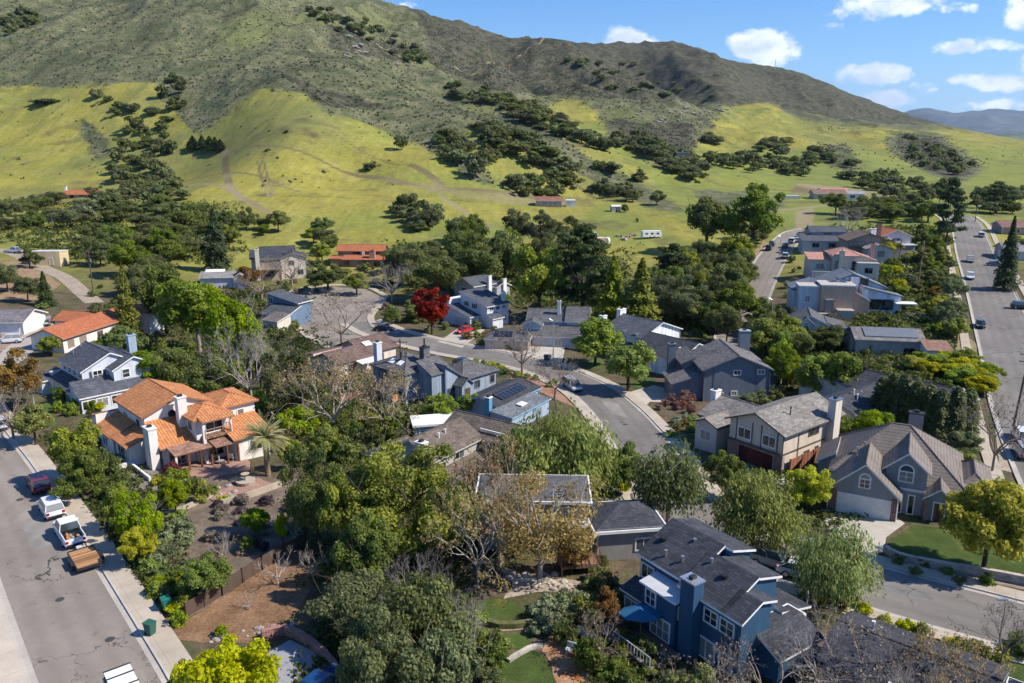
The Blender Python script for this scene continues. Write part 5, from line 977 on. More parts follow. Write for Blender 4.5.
def long_dark():
    h=House('house','rambling single storey house with dark charcoal roofs behind the cypress row',858,414,3.3,38,wall=WALL_B,roof=SH_NV,trim=M('plain',(.25,.24,.24)))
    h.vol(0,0,16.0,7.0,3.0,'gx',k=.42,ov=.6); h.vol(3.4,4.6,9.0,7.02,3.0,'sy-',rise=.6,ov=.4) if 0 else None; h.vol(13.0,3.0,20.0,17.0,3.0,'gy',k=.45,ov=.6); h.vol(14.0,-4.6,21.0,2.98,3.0,'gy',k=.42,ov=.6); h.win('S',0,3,.8,1.6,1.2,1); h.bits([(3.2,2.0,4.4),(4.0,3.0,4.7),(4.6,2.2,4.5)],m=WHT); h.part('roof_vent',lambda a:a.tube([(16,8,4.8),(16,8,5.3)],.3,BLK,8)); h.done()
long_dark()
def low_long():
    h=House('house','long low house with grey skylit roof and small tan garage behind the hedge',857,338,3.4,-10,wall=M('stucco',(.42,.38,.33)),roof=M('shingle',(.2,.185,.17)),trim=M('plain',(.4,.36,.31)))
    h.vol(0,0,12.0,8.0,3.2,'gx',k=.34,ov=.5); h.onroof('solar_panel',1.6,.6,11.2,3.7,lambda x,y:3.5+y*.34,M('plain',(.16,.17,.19),.4),.08); h.vol(11.4,-4.6,15.6,-.3,2.6,'sy+',rise=.9,ov=.3,wall=WHT,rm=TBR); h.win('S',0,9.6,.8,2.0,1.0,1); h.vol(-.6,2,-.02,8,3.2,'sx+',rise=.3,ov=.2); h.done()
low_long()
def tan_block():
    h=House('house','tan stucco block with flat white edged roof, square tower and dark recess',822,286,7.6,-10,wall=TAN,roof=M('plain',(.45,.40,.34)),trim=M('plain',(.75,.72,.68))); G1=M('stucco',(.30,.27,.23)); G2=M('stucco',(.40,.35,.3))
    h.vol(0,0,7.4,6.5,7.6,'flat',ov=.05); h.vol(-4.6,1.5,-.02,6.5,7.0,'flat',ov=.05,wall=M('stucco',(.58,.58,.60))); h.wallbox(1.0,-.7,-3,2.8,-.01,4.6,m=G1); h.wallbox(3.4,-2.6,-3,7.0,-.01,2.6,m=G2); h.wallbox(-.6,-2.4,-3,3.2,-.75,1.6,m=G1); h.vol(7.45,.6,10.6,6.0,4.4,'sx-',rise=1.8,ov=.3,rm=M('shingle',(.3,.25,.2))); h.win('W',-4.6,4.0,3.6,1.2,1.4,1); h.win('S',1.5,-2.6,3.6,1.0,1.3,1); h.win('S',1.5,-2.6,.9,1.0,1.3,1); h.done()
tan_block()
def blue_gable():
    h=House('house','pale blue house with broad dark trimmed gable and glass front above the tan block',797,287,7.0,-8,wall=M('board',(.52,.60,.70),.6),roof=M('shingle',(.15,.17,.2)),trim=M('plain',(.045,.075,.12)))
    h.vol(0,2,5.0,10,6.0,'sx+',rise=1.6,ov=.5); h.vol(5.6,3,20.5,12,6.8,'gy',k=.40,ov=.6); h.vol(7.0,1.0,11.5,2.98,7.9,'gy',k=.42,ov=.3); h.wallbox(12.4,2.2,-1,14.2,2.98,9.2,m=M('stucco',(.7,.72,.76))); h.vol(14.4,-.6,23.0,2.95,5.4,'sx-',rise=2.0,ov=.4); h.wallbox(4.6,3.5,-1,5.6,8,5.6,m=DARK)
    h.win('S',1.0,8.8,6.8,.9,1.1,0); h.win('S',3.0,15.6,7.0,1.6,1.8,1,0); h.win('S',-.6,18.8,2.4,5.0,2.2,3,0); h.win('S',2.0,1.4,3.0,1.0,1.4,1); h.win('S',2.0,3.4,2.4,1.2,2.2,0,1); h.part('white_canopy',lambda a:a.box(21.5,-2.6,4.0,26,.3,4.2,WHT)); h.done()
blue_gable()
def pink_tile():
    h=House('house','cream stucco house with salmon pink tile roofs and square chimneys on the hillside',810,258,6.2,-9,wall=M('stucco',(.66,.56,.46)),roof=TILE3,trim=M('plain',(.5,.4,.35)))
    h.vol(0,0,5.6,7,5.8,'sy+',rise=1.0,ov=.5); h.vol(5.65,-2,12.2,7,7.4,'hip',k=.42,ov=.6); h.vol(12.25,-1,16.8,7,6.0,'sx-',rise=1.5,ov=.5); h.vol(11.6,-4,17.0,-1.05,5.4,'flat',ov=.1,rm=M('plain',(.4,.36,.3))); h.chimney(7.6,-2.5,-1,8.6,1.3,1.0,h.wall,h.wall); h.chimney(16.6,2,0,10.0,1.1,1.0,M('stucco',(.5,.33,.26)),TILE3)
    for u in (6.5,11.0): h.win('S',-2,u,3.4,.9,2.4,0,2)
    h.win('S',-4,14.4,3.0,2.0,1.4,1); h.win('S',0,2.8,3.4,2.0,1.2,1); h.wallbox(0,-4,-1,5.6,-3.7,3.2,m=h.wall); h.done()
pink_tile()
def hill_grey():
    h=House('house','blue grey two tier house with long low roofs next to the fan palms',803,240,4.6,-7,wall=M('lap',(.42,.45,.5)),roof=SH_BL,trim=M('plain',(.25,.28,.33))); h.vol(0,0,13.5,6,4.4,'sy+',rise=1.5,ov=.5); h.vol(3.5,5.0,14.0,12,6.8,'gx',k=.35,ov=.5); h.win('S',5,8.6,5.8,2.4,.8,1); h.win('S',0,4,2.4,2,1.2,1); h.win('S',0,9,2.4,2,1.2,1); h.done()
hill_grey()
def hill_brown():
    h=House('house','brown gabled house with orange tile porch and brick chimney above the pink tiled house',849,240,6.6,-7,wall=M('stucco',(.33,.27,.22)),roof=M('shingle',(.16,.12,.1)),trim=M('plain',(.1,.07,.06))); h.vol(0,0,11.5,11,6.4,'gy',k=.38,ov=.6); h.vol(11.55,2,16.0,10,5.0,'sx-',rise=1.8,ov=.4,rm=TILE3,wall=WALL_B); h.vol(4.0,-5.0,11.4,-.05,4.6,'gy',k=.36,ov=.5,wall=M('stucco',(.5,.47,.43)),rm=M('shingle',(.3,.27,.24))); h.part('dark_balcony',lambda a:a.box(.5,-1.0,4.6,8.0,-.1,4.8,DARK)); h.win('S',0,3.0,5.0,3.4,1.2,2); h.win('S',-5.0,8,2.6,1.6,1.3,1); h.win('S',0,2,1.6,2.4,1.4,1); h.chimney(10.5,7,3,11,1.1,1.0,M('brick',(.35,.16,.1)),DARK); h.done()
hill_brown()
def hill_far():
    h=House('house','white house with rust coloured tile gable highest in the hillside row',881,236,6.0,5,wall=M('stucco',(.58,.56,.55)),roof=TILE2,trim=M('plain',(.5,.48,.45))); h.vol(0,0,9.8,9,5.8,'gy',k=.42,ov=.6); h.vol(-3,-3,3.3,-.05,3.6,'sy+',rise=.7,ov=.4,wall=M('stucco',(.3,.3,.32)),rm=M('shingle',(.3,.28,.27))); h.vol(3.35,-2,10.4,-.05,3.2,'flat',ov=.4,rm=M('plain',(.5,.5,.5)),wall=M('stucco',(.25,.24,.25))); h.chimney(-1.6,2,0,8,2.0,1.2,WHT,WHT); h.win('S',0,5,4.4,2.6,.8,1); h.done()
hill_far()
def small_gable():
    h=House('house','small grey roofed house with white skylight gable among dark trees',793,322,5.0,-16,wall=M('lap',(.5,.5,.52)),roof=SH_GR); h.vol(0,0,6.6,8,4.8,'gy',k=.5,ov=.5); h.vol(1.0,-1.2,4.0,-.05,5.0,'gy',k=.8,ov=.3); h.archwin('S',-1.2,2.5,3.8,1.0,.8); h.vol(6.62,.5,10,7,4.2,'sx-',rise=.8,ov=.4); h.win('S',0,5.2,2.2,1,1.2,1); h.done()
small_gable()
def tiers_house():
    h=House('house','two tier house with rust red tile roofs at the edge of the field',331,259,2.6,-1,wall=M('stucco',(.30,.19,.13)),roof=TILE2,trim=M('plain',(.3,.12,.08)))
    h.vol(4.0,0,19.4,4.0,2.4,'sy+',rise=1.0,ov=.5); h.vol(-.5,1,3.98,4.5,2.5,'sy+',rise=.6,ov=.5); h.vol(1.5,4.05,16.5,11,4.8,'gx',k=.42,ov=.6); h.wallbox(9.5,3.2,-1,10.4,4.04,4.6,m=WALL_W); h.chimney(13.4,1.2,0,5.2,1.8,1.4,M('stucco',(.45,.27,.2)),TILE2); h.wallbox(17.6,3.8,2,19.4,4.2,4.6,m=WALL_C); h.win('S',4.05,4.0,3.2,3.0,1.4,2); h.win('S',4.05,7.6,3.2,2.2,1.4,1)
    for u in (5,8,11.5,15): h.win('S',0,u,.4,2.0,1.8,1)
    h.done()
tiers_house()
def tan_far():
    h=House('house','tan two storey house with dark stepped roof behind bare trees',251,259,6.6,18,wall=M('stucco',(.42,.34,.27)),roof=SH_NV,trim=M('plain',(.3,.28,.26))); h.vol(0,0,8.6,8,6.4,'sy+',rise=1.8,ov=.5); h.vol(8.65,1,16.0,9,6.4,'gy',k=.35,ov=.5,wall=WALL_B); h.vol(3,8.05,13,14,7.4,'gx',k=.4,ov=.5); h.win('S',0,2.4,4.2,1.4,1.1,1); h.win('S',0,6.2,4.2,1.8,1.2,1); h.win('S',1,11.6,4.2,1.6,1.2,1); h.win('S',1,14.2,1.2,1.6,1.4,1); h.win('S',0,5,1.0,2.6,1.6,2); h.chimney(1.8,-.6,0,9.4,1.2,1.0,WALL_B,WHT); h.deck(2.0,-2.0,8.4,-.05,3.4,M('wood',(.3,.22,.16)),M('plain',(.35,.28,.22)),'SWE'); h.done()
tan_far()
def white_sky():
    h=House('house','low house with grey roof and row of white roof lights between tall trees',200,277,2.8,8,wall=M('lap',(.6,.6,.6)),roof=M('shingle',(.26,.25,.23))); h.vol(0,0,12.5,7,2.6,'gx',k=.3,ov=.5); h.vol(1.0,3.2,6.0,4.4,3.6,'sy+',rise=.5,ov=.2,wall=WHT,rm=WHT); h.vol(9.5,-1.4,12.8,-.05,2.6,'gy',k=.7,ov=.3); h.done()
white_sky()
def orange_left():
    h=House('house','long L shaped house with bright terracotta tile roof next to the sloping lane',62,337,3.2,78,wall=WALL_W,roof=TILE2,trim=M('plain',(.4,.2,.14)))
    h.vol(0,0,22.0,7.0,3.0,'gx',k=.42,ov=.6); h.vol(13.0,6.0,19.0,13.0,3.0,'gy',k=.42,ov=.5); h.vol(22.05,-2.5,27.0,5,3.4,'hip',k=.4,ov=.5,rm=TILE2); h.win('S',0,2.0,.8,1.4,1.3,1); h.win('S',0,5.2,.8,1.6,1.3,1); h.win('W',0,3.2,.6,1.4,1.4,1); h.win('S',0,10,.6,1.4,1.4,1); h.done()
orange_left()
def grey_left():
    h=House('house','low grey roofed house with white garage wall at the left edge',22,321,2.9,3,wall=WALL_W,roof=M('shingle',(.17,.155,.16))); h.vol(-14,0,0,9,2.7,'gx',k=.36,ov=.5); h.garage('S',0,-3.4,4.9,2.2); h.done()
grey_left()
def barn():
    h=House('barn','pale yellow flat roofed shed with small window at the top of the lane',29,253,3.6,3,cat='shed',wall=M('stucco',(.62,.50,.30)),roof=M('plain',(.6,.58,.52))); h.vol(0,0,8.6,5.5,3.6,'sy-',rise=.35,ov=.15,t=.18); h.win('S',0,2.3,1.8,1.8,.8,1,0,DARK); h.door('S',0,6,0,m=M('plain',(.55,.45,.28))); h.done()
barn()
def farm():
    h=House('farmhouse','long ranch house with rust red tile roof alone at the foot of the left hill',56,194,2.8,3,wall=M('stucco',(.55,.38,.26)),roof=TILE2,trim=M('plain',(.35,.17,.1))); h.vol(0,0,24,9,2.6,'hip',k=.4,ov=.8); h.chimney(3,5,2,6.4,1.1,1.0,WHT,WHT)
    for u in (3,8,13,18,22): h.win('S',0,u,.5,2.0,1.6,1)
    h.done()
farm()
def field_house():
    h=House('farmhouse','small red brown house almost buried under a spreading oak in the open field',536,200,2.8,-4,wall=M('stucco',(.5,.34,.24)),roof=M('shingle',(.25,.12,.08))); h.vol(0,0,12,8,2.6,'gx',k=.35,ov=.6); h.win('S',0,4,.7,2.4,1.3,1); h.win('S',0,9,.7,2.0,1.3,1); h.vol(14,2,18,6,2.4,'flat',ov=.2,rm=WHT,wall=WALL_W); h.done()
field_house()
def estate():
    h=House('farmhouse','wide hillside estate house with brown roof and pale wings below the far green hills',815,193,3.2,-3,wall=M('stucco',(.5,.40,.32)),roof=M('shingle',(.22,.14,.1))); h.vol(0,0,16,9,3,'gx',k=.35,ov=.8); h.vol(7,9.05,20,18,3.4,'gx',k=.35,ov=.8,rm=TILE3); h.vol(16.05,1,26,8,2.8,'gx',k=.3,ov=.5,wall=M('stucco',(.6,.58,.55)),rm=M('shingle',(.3,.3,.33)))
    for u in (3,8,13,20): h.win('S',0 if u<16 else 1,u,.6,2.4,1.4,1)
    h.wallbox(-20,-2,-2,-8,4,1.8,m=M('stucco',(.45,.44,.42))); h.done()
estate()
def modern():
    h=House('house','grey flat roofed modern house perched high among oaks on the slope',671,157,5,-5,wall=M('stucco',(.26,.24,.21)),roof=M('plain',(.3,.3,.3)),trim=M('plain',(.3,.29,.28))); h.vol(0,0,14,9,5,'flat',ov=.5); h.vol(4,2,13,8,8,'flat',ov=.5)
    for u in (3,7,11): h.win('S',0,u,1.2,2.6,2.2,1)
    h.done()
modern()
def creek_house():
    h=House('house','dark shingled house beneath bare branches beside the lower street',856,614,3.2,-40,wall=M('stucco',(.22,.2,.18)),roof=SH_DK,trim=M('plain',(.25,.25,.26)))
    h.vol(0,-6.4,9.6,0,3.0,'gx',k=.3,ov=.5); h.vol(9.65,-5.0,14.5,-1.2,2.8,'gx',k=.3,ov=.4); h.vol(3.0,-11,8.6,-6.42,3.0,'gy',k=.3,ov=.5); h.onroof('skylight',10.2,-2.6,11.4,-1.8,lambda x,y:3.6,GLASS,.12,WHT); h.part('white_frame',lambda a:(a.box(4.4,-8.4,3.9,6.4,-7.8,4.05,WHT),a.box(6.42,-10.6,3.9,6.8,-7.8,4.05,WHT))); h.bits([(1.8,-2.2,3.9),(12,-3,3.9)],m=WHT); h.done()
creek_house()
def edge_houses():
    h=House('house','rust roofed house under trees beyond the far end of the right hand street',1003,226,3,-8,wall=M('stucco',(.35,.28,.24)),roof=M('shingle',(.24,.12,.1))); h.vol(0,0,16,9,2.8,'gx',k=.35,ov=.6); h.win('S',0,5,.6,2,1.3,1); h.done()
    h=House('house','grey roofed house at the right edge beside the tall dark conifer',1006,250,3,-14,wall=M('stucco',(.5,.48,.46)),roof=M('shingle',(.25,.24,.25))); h.vol(0,0,15,10,2.8,'gx',k=.36,ov=.6); h.garage('W',0,4,4.9,2.1); h.done()
edge_houses()
# ---------------------------------------------------------------- ground surfaces in the town
LAWN=M('lawn',(.066,.098,.024)); LAWN2=M('lawn',(.085,.13,.03)); MULCH=M('soil',(.20,.115,.062),(.29,.175,.10)); DIRT=M('soil',(.15,.115,.085),(.22,.17,.13)); CHIP=M('soil',(.42,.27,.16),(.34,.13,.05),2.0); PAVER=M('brick',(.30,.14,.09)); DRIVE=M('concrete',(.44,.40,.34),3.0); GRAV=M('soil',(.20,.17,.14),(.26,.23,.19)); STRAW=M('soil',(.22,.18,.10),(.30,.25,.14)); ROCK=M('stone',(.33,.30,.26)); TERR=M('stucco',(.42,.35,.27))
patch('garden_soil',[(135,500),(200,468),(300,480),(305,545),(190,616),(160,600)],DIRT,.02,jag=.8); patch('garden_soil',[(305,545),(330,560),(300,610),(250,640),(160,645),(186,618)],MULCH,.024,jag=.7); patch('gravel_drive',[(104,462),(128,455),(175,475),(160,492),(130,492),(108,478)],GRAV,.035)
patch('brick_patio',[(165,462),(205,455),(240,455),(250,462),(250,470),(215,478),(178,476)],PAVER,.05); patch('brick_patio',[(205,495),(258,478),(276,486),(222,508)],PAVER,.052)
patch('lawn',[(26,408),(52,402),(56,425),(40,430)],LAWN2,.03)
patch('lawn',[(455,612),(500,598),(530,612),(500,622),(460,620)],LAWN,.03,jag=.6); patch('lawn',[(480,683),(505,655),(532,648),(560,680),(560,710),(480,720)],LAWN,.03,jag=.5); patch('garden_path',[(470,612),(500,624),(540,622),(545,628),(500,632),(468,620)],M('soil',(.36,.27,.17),(.42,.33,.22)),.045); patch('lawn',[(490,632),(530,634),(525,650),(500,648),(480,640)],LAWN2,.032,jag=.5)
patch('wood_chips',[(545,650),(562,625),(600,632),(612,660),(600,700),(560,690)],CHIP,.034,jag=.6); patch('wood_chips',[(500,600),(520,575),(580,580),(575,592),(545,592)],M('soil',(.34,.28,.21),(.42,.35,.27)),.036,jag=.5)
patch('lawn',[(885,545),(912,526),(1000,532),(1100,550),(1100,600),(1024,575),(950,566),(900,558)],LAWN,.05); patch('lawn',[(905,648),(960,655),(1030,668),(1060,720),(960,690)],LAWN,.05,jag=.4); patch('bank_soil',[(880,560),(1024,590),(1100,610),(1100,580),(1024,572),(950,563)],M('soil',(.27,.21,.17),(.33,.26,.2)),.03)
patch('driveway',[(820,510),(838,502),(888,512),(905,524),(886,538),(884,552),(862,560),(835,548)],DRIVE,.07); patch('driveway',[(724,455),(738,444),(790,462),(800,480),(770,492),(728,478),(715,468)],DRIVE,.06)
patch('driveway',[(622,395),(652,385),(700,398),(690,404),(650,402),(640,412)],DRIVE,.06); patch('lawn',[(625,385),(650,377),(658,384),(640,390)],LAWN,.06); patch('lawn',[(580,362),(600,358),(604,366),(590,370)],LAWN2,.05)
patch('driveway',[(438,342),(462,326),(485,330),(462,348)],DRIVE,.06); patch('driveway',[(520,356),(532,336),(566,344),(562,362)],DRIVE,.06)
patch('driveway',[(596,500),(622,484),(640,492),(665,524),(640,528)],M('concrete',(.36,.33,.30),3),.06); patch('driveway',[(795,585),(830,594),(930,632),(925,640),(820,606)],DRIVE,.04)
patch('driveway',[(372,322),(398,326),(400,334),(376,332)],M('concrete',(.3,.28,.26)),.058); patch('bare_bank',[(470,352),(505,352),(470,338),(462,345)],DIRT,.03)
patch('brick_yard',[(512,372),(560,384),(590,402),(575,408),(540,392),(510,382)],M('soil',(.3,.15,.1),(.36,.22,.16)),.03)
patch('dry_bank',[(0,262),(45,262),(60,285),(40,300),(0,300)],M('soil',(.26,.17,.10),(.3,.22,.13)),.03,jag=2); patch('gravel_yard',[(0,322),(48,316),(60,335),(40,348),(0,352)],M('soil',(.27,.2,.15),(.33,.25,.2)),.03,jag=1)
patch('verge',[(940,330),(975,340),(985,380),(965,380)],STRAW,.03,jag=1); patch('verge',[(740,290),(758,260),(770,245),(764,240),(745,265),(735,285)],M('soil',(.30,.21,.13),(.36,.27,.18)),.03,jag=1); patch('bare_verge',[(995,430),(1024,430),(1040,480),(1000,470)],M('soil',(.42,.35,.27),(.36,.29,.22)),.04)
patch('driveway',[(265,655),(290,640),(330,660),(350,700),(340,760),(240,760)],M('concrete',(.30,.30,.31),6),.05)
patch('cul_verge',[(200,210),(230,222),(330,236),(330,228),(230,212)],STRAW,.03,jag=2) if 0 else None
patch('hillside_grass',[(860,290),(888,262),(918,248),(940,262),(955,300),(966,340),(900,330)],M('soil',(.20,.22,.06),(.30,.26,.13)),.02,jag=1); patch('hillside_path',[(905,300),(925,290),(955,340),(950,348),(918,318)],LAWN2,.03,jag=1)
lane=spline(np.array([G(*p)[:2] for p in [(-10,250),(10,252),(39,266),(65,278),(84,294),(95,303)]]),2); ribbon('lane',lane,-2.2,2.2,M('soil',(.36,.29,.22),(.30,.25,.2)),.06)

lane=spline(np.array([G(*p)[:2] for p in [(-20,375),(5,362),(25,345),(40,330)]]),2); ribbon('lane',lane,-2.6,2.6,M('concrete',(.36,.32,.28),5),.06)
def wallrun(name,pts,h,w,mat,label,cat,cap=None,px=True,z0=-.4):
    o=empty(name,tuple(G(*pts[0])) if px else (pts[0][0],pts[0][1],float(T(*pts[0]))),0,label,cat); c=np.array([G(*p)[:2] for p in pts]) if px else np.array(pts,float); c=spline(c,1.2); n=normals2(c); z=T(c[:,0],c[:,1]); L=np.array(o.location)
    def strip(w,zb,zt,m,nm):
        a=MB(); P=[]
        for s in (1,-1): P.append(c+n*s*w/2)
        for i in range(len(c)-1):
            q=[P[0][i],P[0][i+1],P[1][i+1],P[1][i]]; zz=[z[i],z[i+1],z[i+1],z[i]]; lo=[tuple(np.array([p[0],p[1],h_+zb])-L) for p,h_ in zip(q,zz)]; up=[tuple(np.array([p[0],p[1],h_+zt])-L) for p,h_ in zip(q,zz)]
            a.poly(up[::-1],m); a.poly([lo[1],lo[0],up[0],up[1]],m); a.poly([lo[3],lo[2],up[2],up[3]],m)
            if i==0: a.poly([lo[0],lo[3],up[3],up[0]],m)
            if i==len(c)-2: a.poly([lo[2],lo[1],up[1],up[2]],m)
        a.build(nm,o)
    strip(w,z0,h,mat,'wall_body'); 
    if cap: strip(w+.1,h+.002,h+.08,cap,'coping')
    return o
wallrun('retaining_wall',[(884,553),(898,561),(930,568),(965,574),(1000,580),(1060,592)],.8,.3,M('brick',(.36,.30,.25)),'low curved block retaining wall edging the front lawn','wall',M('stone',(.45,.38,.32)))
wallrun('garden_wall',[(262,640),(285,634),(312,648),(332,668),(345,690),(352,720)],.7,.35,M('brick',(.26,.09,.06)),'curved red brick wall beside the shaded driveway at the bottom','wall',M('brick',(.3,.11,.08)))
wallrun('retaining_wall',[(222,506),(255,496),(282,486)],.7,.3,TERR,'tan garden retaining wall below the brick circle','wall'); wallrun('garden_border',[(462,616),(500,628),(545,624)],.5,.5,M('soil',(.12,.13,.05),(.2,.2,.1)),'curving overgrown border between the two small lawns','border'); wallrun('garden_border',[(508,662),(528,650),(542,646)],.25,.4,M('stone',(.42,.38,.32)),'pale stone edging at the top of the lower lawn','border')
wallrun('retaining_wall',[(722,462),(730,470),(732,480)],1.0,.4,M('stucco',(.5,.48,.44)),'short pale planter wall beside the beige house driveway','wall'); wallrun('retaining_wall',[(215,495),(180,512),(150,520)],.5,.3,TERR,'low tan garden wall winding under the villa','wall')
def fence(pts,h,label,col,rails=3,gap=0,spacing=2.4,bw=.14,name='fence',solid=True,boards=None):
    P=[G(*p) for p in pts]; o=empty(name,tuple(P[0]),0,label,'fence'); L=P[0]; c=[p[:2] for p in P]; mat=boards or M('wood',col); pm=M('wood',tuple(v*.7 for v in col))
    a=MB()
    for p,q in zip(c[:-1],c[1:]):
        d=q-p; Ln=np.linalg.norm(d); n=max(1,int(round(Ln/spacing))); u=d/Ln; w=np.array([-u[1],u[0]])
        for i in range(n+1):
            s=p+d*i/n; z=float(T(*s)); b=MB(); b.box(s[0]-L[0]-.07,s[1]-L[1]-.07,z-L[2]-.3,s[0]-L[0]+.07,s[1]-L[1]+.07,z-L[2]+h+.1,pm); b.build('fence_post',o)
        for i in range(n):
            s=p+d*i/n; e=p+d*(i+1)/n; zs,ze=float(T(*s)),float(T(*e))
            def q4(z0,z1,off,t,m):
                A=[(s[0]+w[0]*(off-t),s[1]+w[1]*(off-t)),(s[0]+w[0]*(off+t),s[1]+w[1]*(off+t)),(e[0]+w[0]*(off+t),e[1]+w[1]*(off+t)),(e[0]+w[0]*(off-t),e[1]+w[1]*(off-t))]
                lo=[(A[0][0]-L[0],A[0][1]-L[1],zs+z0-L[2]),(A[1][0]-L[0],A[1][1]-L[1],zs+z0-L[2]),(A[2][0]-L[0],A[2][1]-L[1],ze+z0-L[2]),(A[3][0]-L[0],A[3][1]-L[1],ze+z0-L[2])]; a.prism(lo,(0,0,z1-z0),m)
            if solid: q4(-.1,h,0,.02,mat); q4(h*.93,h*.99,.05,.03,pm); q4(h*.45,h*.52,.05,.03,pm)
            else:
                for r in range(rails): q4(h*(r+.55)/rails,h*(r+.85)/rails,.05,.025,mat)
    a.build('boards',o)
fence([(186,618),(222,596),(262,570),(307,545)],1.35,'dark brown board fence crossing the garden slope diagonally',(.12,.08,.06),boards=M('lap',(.10,.068,.052))); fence([(392,406),(430,398),(466,390)],1.8,'bright orange cedar board fence under the charcoal roofed house',(.50,.23,.09)); fence([(340,404),(366,398),(392,406)],1.5,'weathered brown fence continuing left from the orange boards',(.22,.13,.09))
fence([(789,474),(812,464),(838,448)],1.8,'reddish brown board fence running back beside the beige house',(.25,.11,.065)); fence([(797,640),(803,618),(808,604)],1.6,'weathered grey fence between the deep blue house and the dark roofs',(.36,.33,.30)); fence([(306,548),(303,520),(298,500)],1.6,'shaded side fence behind the mulch garden',(.09,.06,.045),name='fence')
fence([(24,262),(40,258),(62,257)],1.2,'pale rail fence below the yellow shed',(.55,.52,.45),solid=False)
# ---------------------------------------------------------------- vehicles
TYRE=M('plain',(.02,.02,.02),.8); CGL=M('glass'); RIM=M('metal',(.5,.5,.52)); LAMP=M('plain',(.75,.75,.75),.2); TAIL=M('plain',(.35,.01,.01),.3); BLACKP=M('plain',(.025,.025,.028),.6)
def car(P,yaw,kind,col,label,cat='car',name=None,group=None,low=False):
    o=empty(name or {'pickup':'pickup_truck','van':'minivan','suv':'parked_car','sedan':'parked_car'}[kind],tuple(P),yaw,label,cat,group); m=M('car',col)
    S={'sedan':dict(L=4.6,W=1.8,belt=.92,top=1.43,hood=.86,g=[(-1.95,.95),(-1.25,1.40),(.35,1.43),(1.15,.95)]),'suv':dict(L=4.7,W=1.9,belt=1.05,top=1.72,hood=1.0,g=[(-2.2,1.05),(-1.95,1.66),(.4,1.72),(1.15,1.08)]),'van':dict(L=5.0,W=1.98,belt=1.05,top=1.78,hood=.98,g=[(-2.4,1.08),(-2.2,1.72),(.75,1.78),(1.75,1.05)]),'pickup':dict(L=5.8,W=2.0,belt=1.12,top=1.88,hood=1.12,g=[(-.75,1.14),(-.6,1.84),(.75,1.88),(1.45,1.16)])}[kind]
    L,W=S['L'],S['W']; hx=L/2; wb=L*.29
    sec=[(-hx,.42,.72,.84),(-hx+.12,.32,S['belt']-.06,.94),(-hx+.7,.28,S['belt'],1),(-.3,.26,S['belt'],1),(hx-1.5,.26,S['belt'],1),(hx-1.2,.28,S['hood'],1),(hx-.35,.3,S['hood']-.12,.94),(hx-.05,.36,.62,.84),(hx,.4,.55,.8)]
    V=[];n=8
    for x,z0,z1,wf in sec:
        w=W/2*wf; V.append([(x,-w*.9,z0),(x,-w,z0+.15),(x,-w,(z0+z1)/2+.05),(x,-w*.94,z1),(x,w*.94,z1),(x,w,(z0+z1)/2+.05),(x,w,z0+.15),(x,w*.9,z0)])
    a=MB()
    for i in range(len(V)-1):
        for j in range(n): k=(j+1)%n; a.poly([V[i][j],V[i+1][j],V[i+1][k],V[i][k]],m)
    a.poly(V[0],m); a.poly(V[-1][::-1],m)
    if kind=='pickup':
        a=MB()
        for i in range(len(V)-1):
            for j in range(n):
                k=(j+1)%n
                if j==3 and V[i+1][0][0]<-.25: continue
                a.poly([V[i][j],V[i+1][j],V[i+1][k],V[i][k]],m)
        a.poly(V[0],m); a.poly(V[-1][::-1],m)
    a.build('body',o,smooth=False)
    g=S['g']; wb_=W/2*.93; wt=W/2*.76; b=MB(); pt=lambda x,z,s,w:(x,s*w,z)
    q={}
    for i,(x,z) in enumerate(g): w=wb_ if i in (0,3) else wt; q[i]=(pt(x,z,-1,w),pt(x,z,1,w))
    for i in range(3): b.poly([q[i][0],q[i+1][0],q[i+1][1],q[i][1]],CGL if i!=1 else m)
    b.poly([q[0][0],q[3][0],q[2][0],q[1][0]],CGL); b.poly([q[0][1],q[1][1],q[2][1],q[3][1]],CGL); b.poly([q[0][0],q[0][1],q[3][1],q[3][0]],BLACKP); b.build('cabin_glass',o)
    r=MB(); z=g[1][1]; r.prism([(g[1][0]-.04,-wt-.02,z+.004),(g[2][0]+.06,-wt-.02,g[2][1]+.004),(g[2][0]+.06,wt+.02,g[2][1]+.004),(g[1][0]-.04,wt+.02,z+.004)],(0,0,.05),m)
    for s in (-1,1):
        for (xa,za),(xb,zb) in ((g[0],g[1]),(g[3],g[2]),((g[0][0]*.45+g[3][0]*.55,g[0][1]),(g[1][0]*.5+g[2][0]*.5,g[2][1]))): r.tube([(xa,s*wb_,za),(xb,s*wt,zb)],.045,m,4)
    r.build('roof_panel',o)
    if kind!='pickup' or True:
        for x in (-wb,wb):
            for s in (-1,1):
                w=MB(); w.tube([(x,s*(W/2-.2),.34),(x,s*(W/2+.015),.34)],.34,TYRE,14); t=w.build('wheel',o); c=MB(); c.tube([(x,s*(W/2+.016),.34),(x,s*(W/2+.03),.34)],.21,RIM,10); c.build('rim',t)
    for s in (-1,1):
        l=MB(); l.box(hx-.16,s*W*.33-.2,.62,hx-.0,s*W*.33+.2,.76,LAMP); l.build('headlight',o); l=MB(); l.box(-hx-.02,s*W*.38-.13,.7,-hx+.1,s*W*.38+.13,.95,TAIL); l.build('taillight',o); l=MB(); l.box(g[3][0]-.25,s*(W/2+.02)-(.14 if s<0 else 0),S['belt'],g[3][0]-.08,s*(W/2+.02)+(.14 if s>0 else 0),S['belt']+.16,m); l.build('mirror',o)
    l=MB(); l.box(-hx-.06,-W*.42,.4,-hx+.02,W*.42,.58,BLACKP); l.build('bumper',o); l=MB(); l.box(hx-.06,-W*.4,.36,hx+.05,W*.4,.52,BLACKP); l.build('bumper',o)
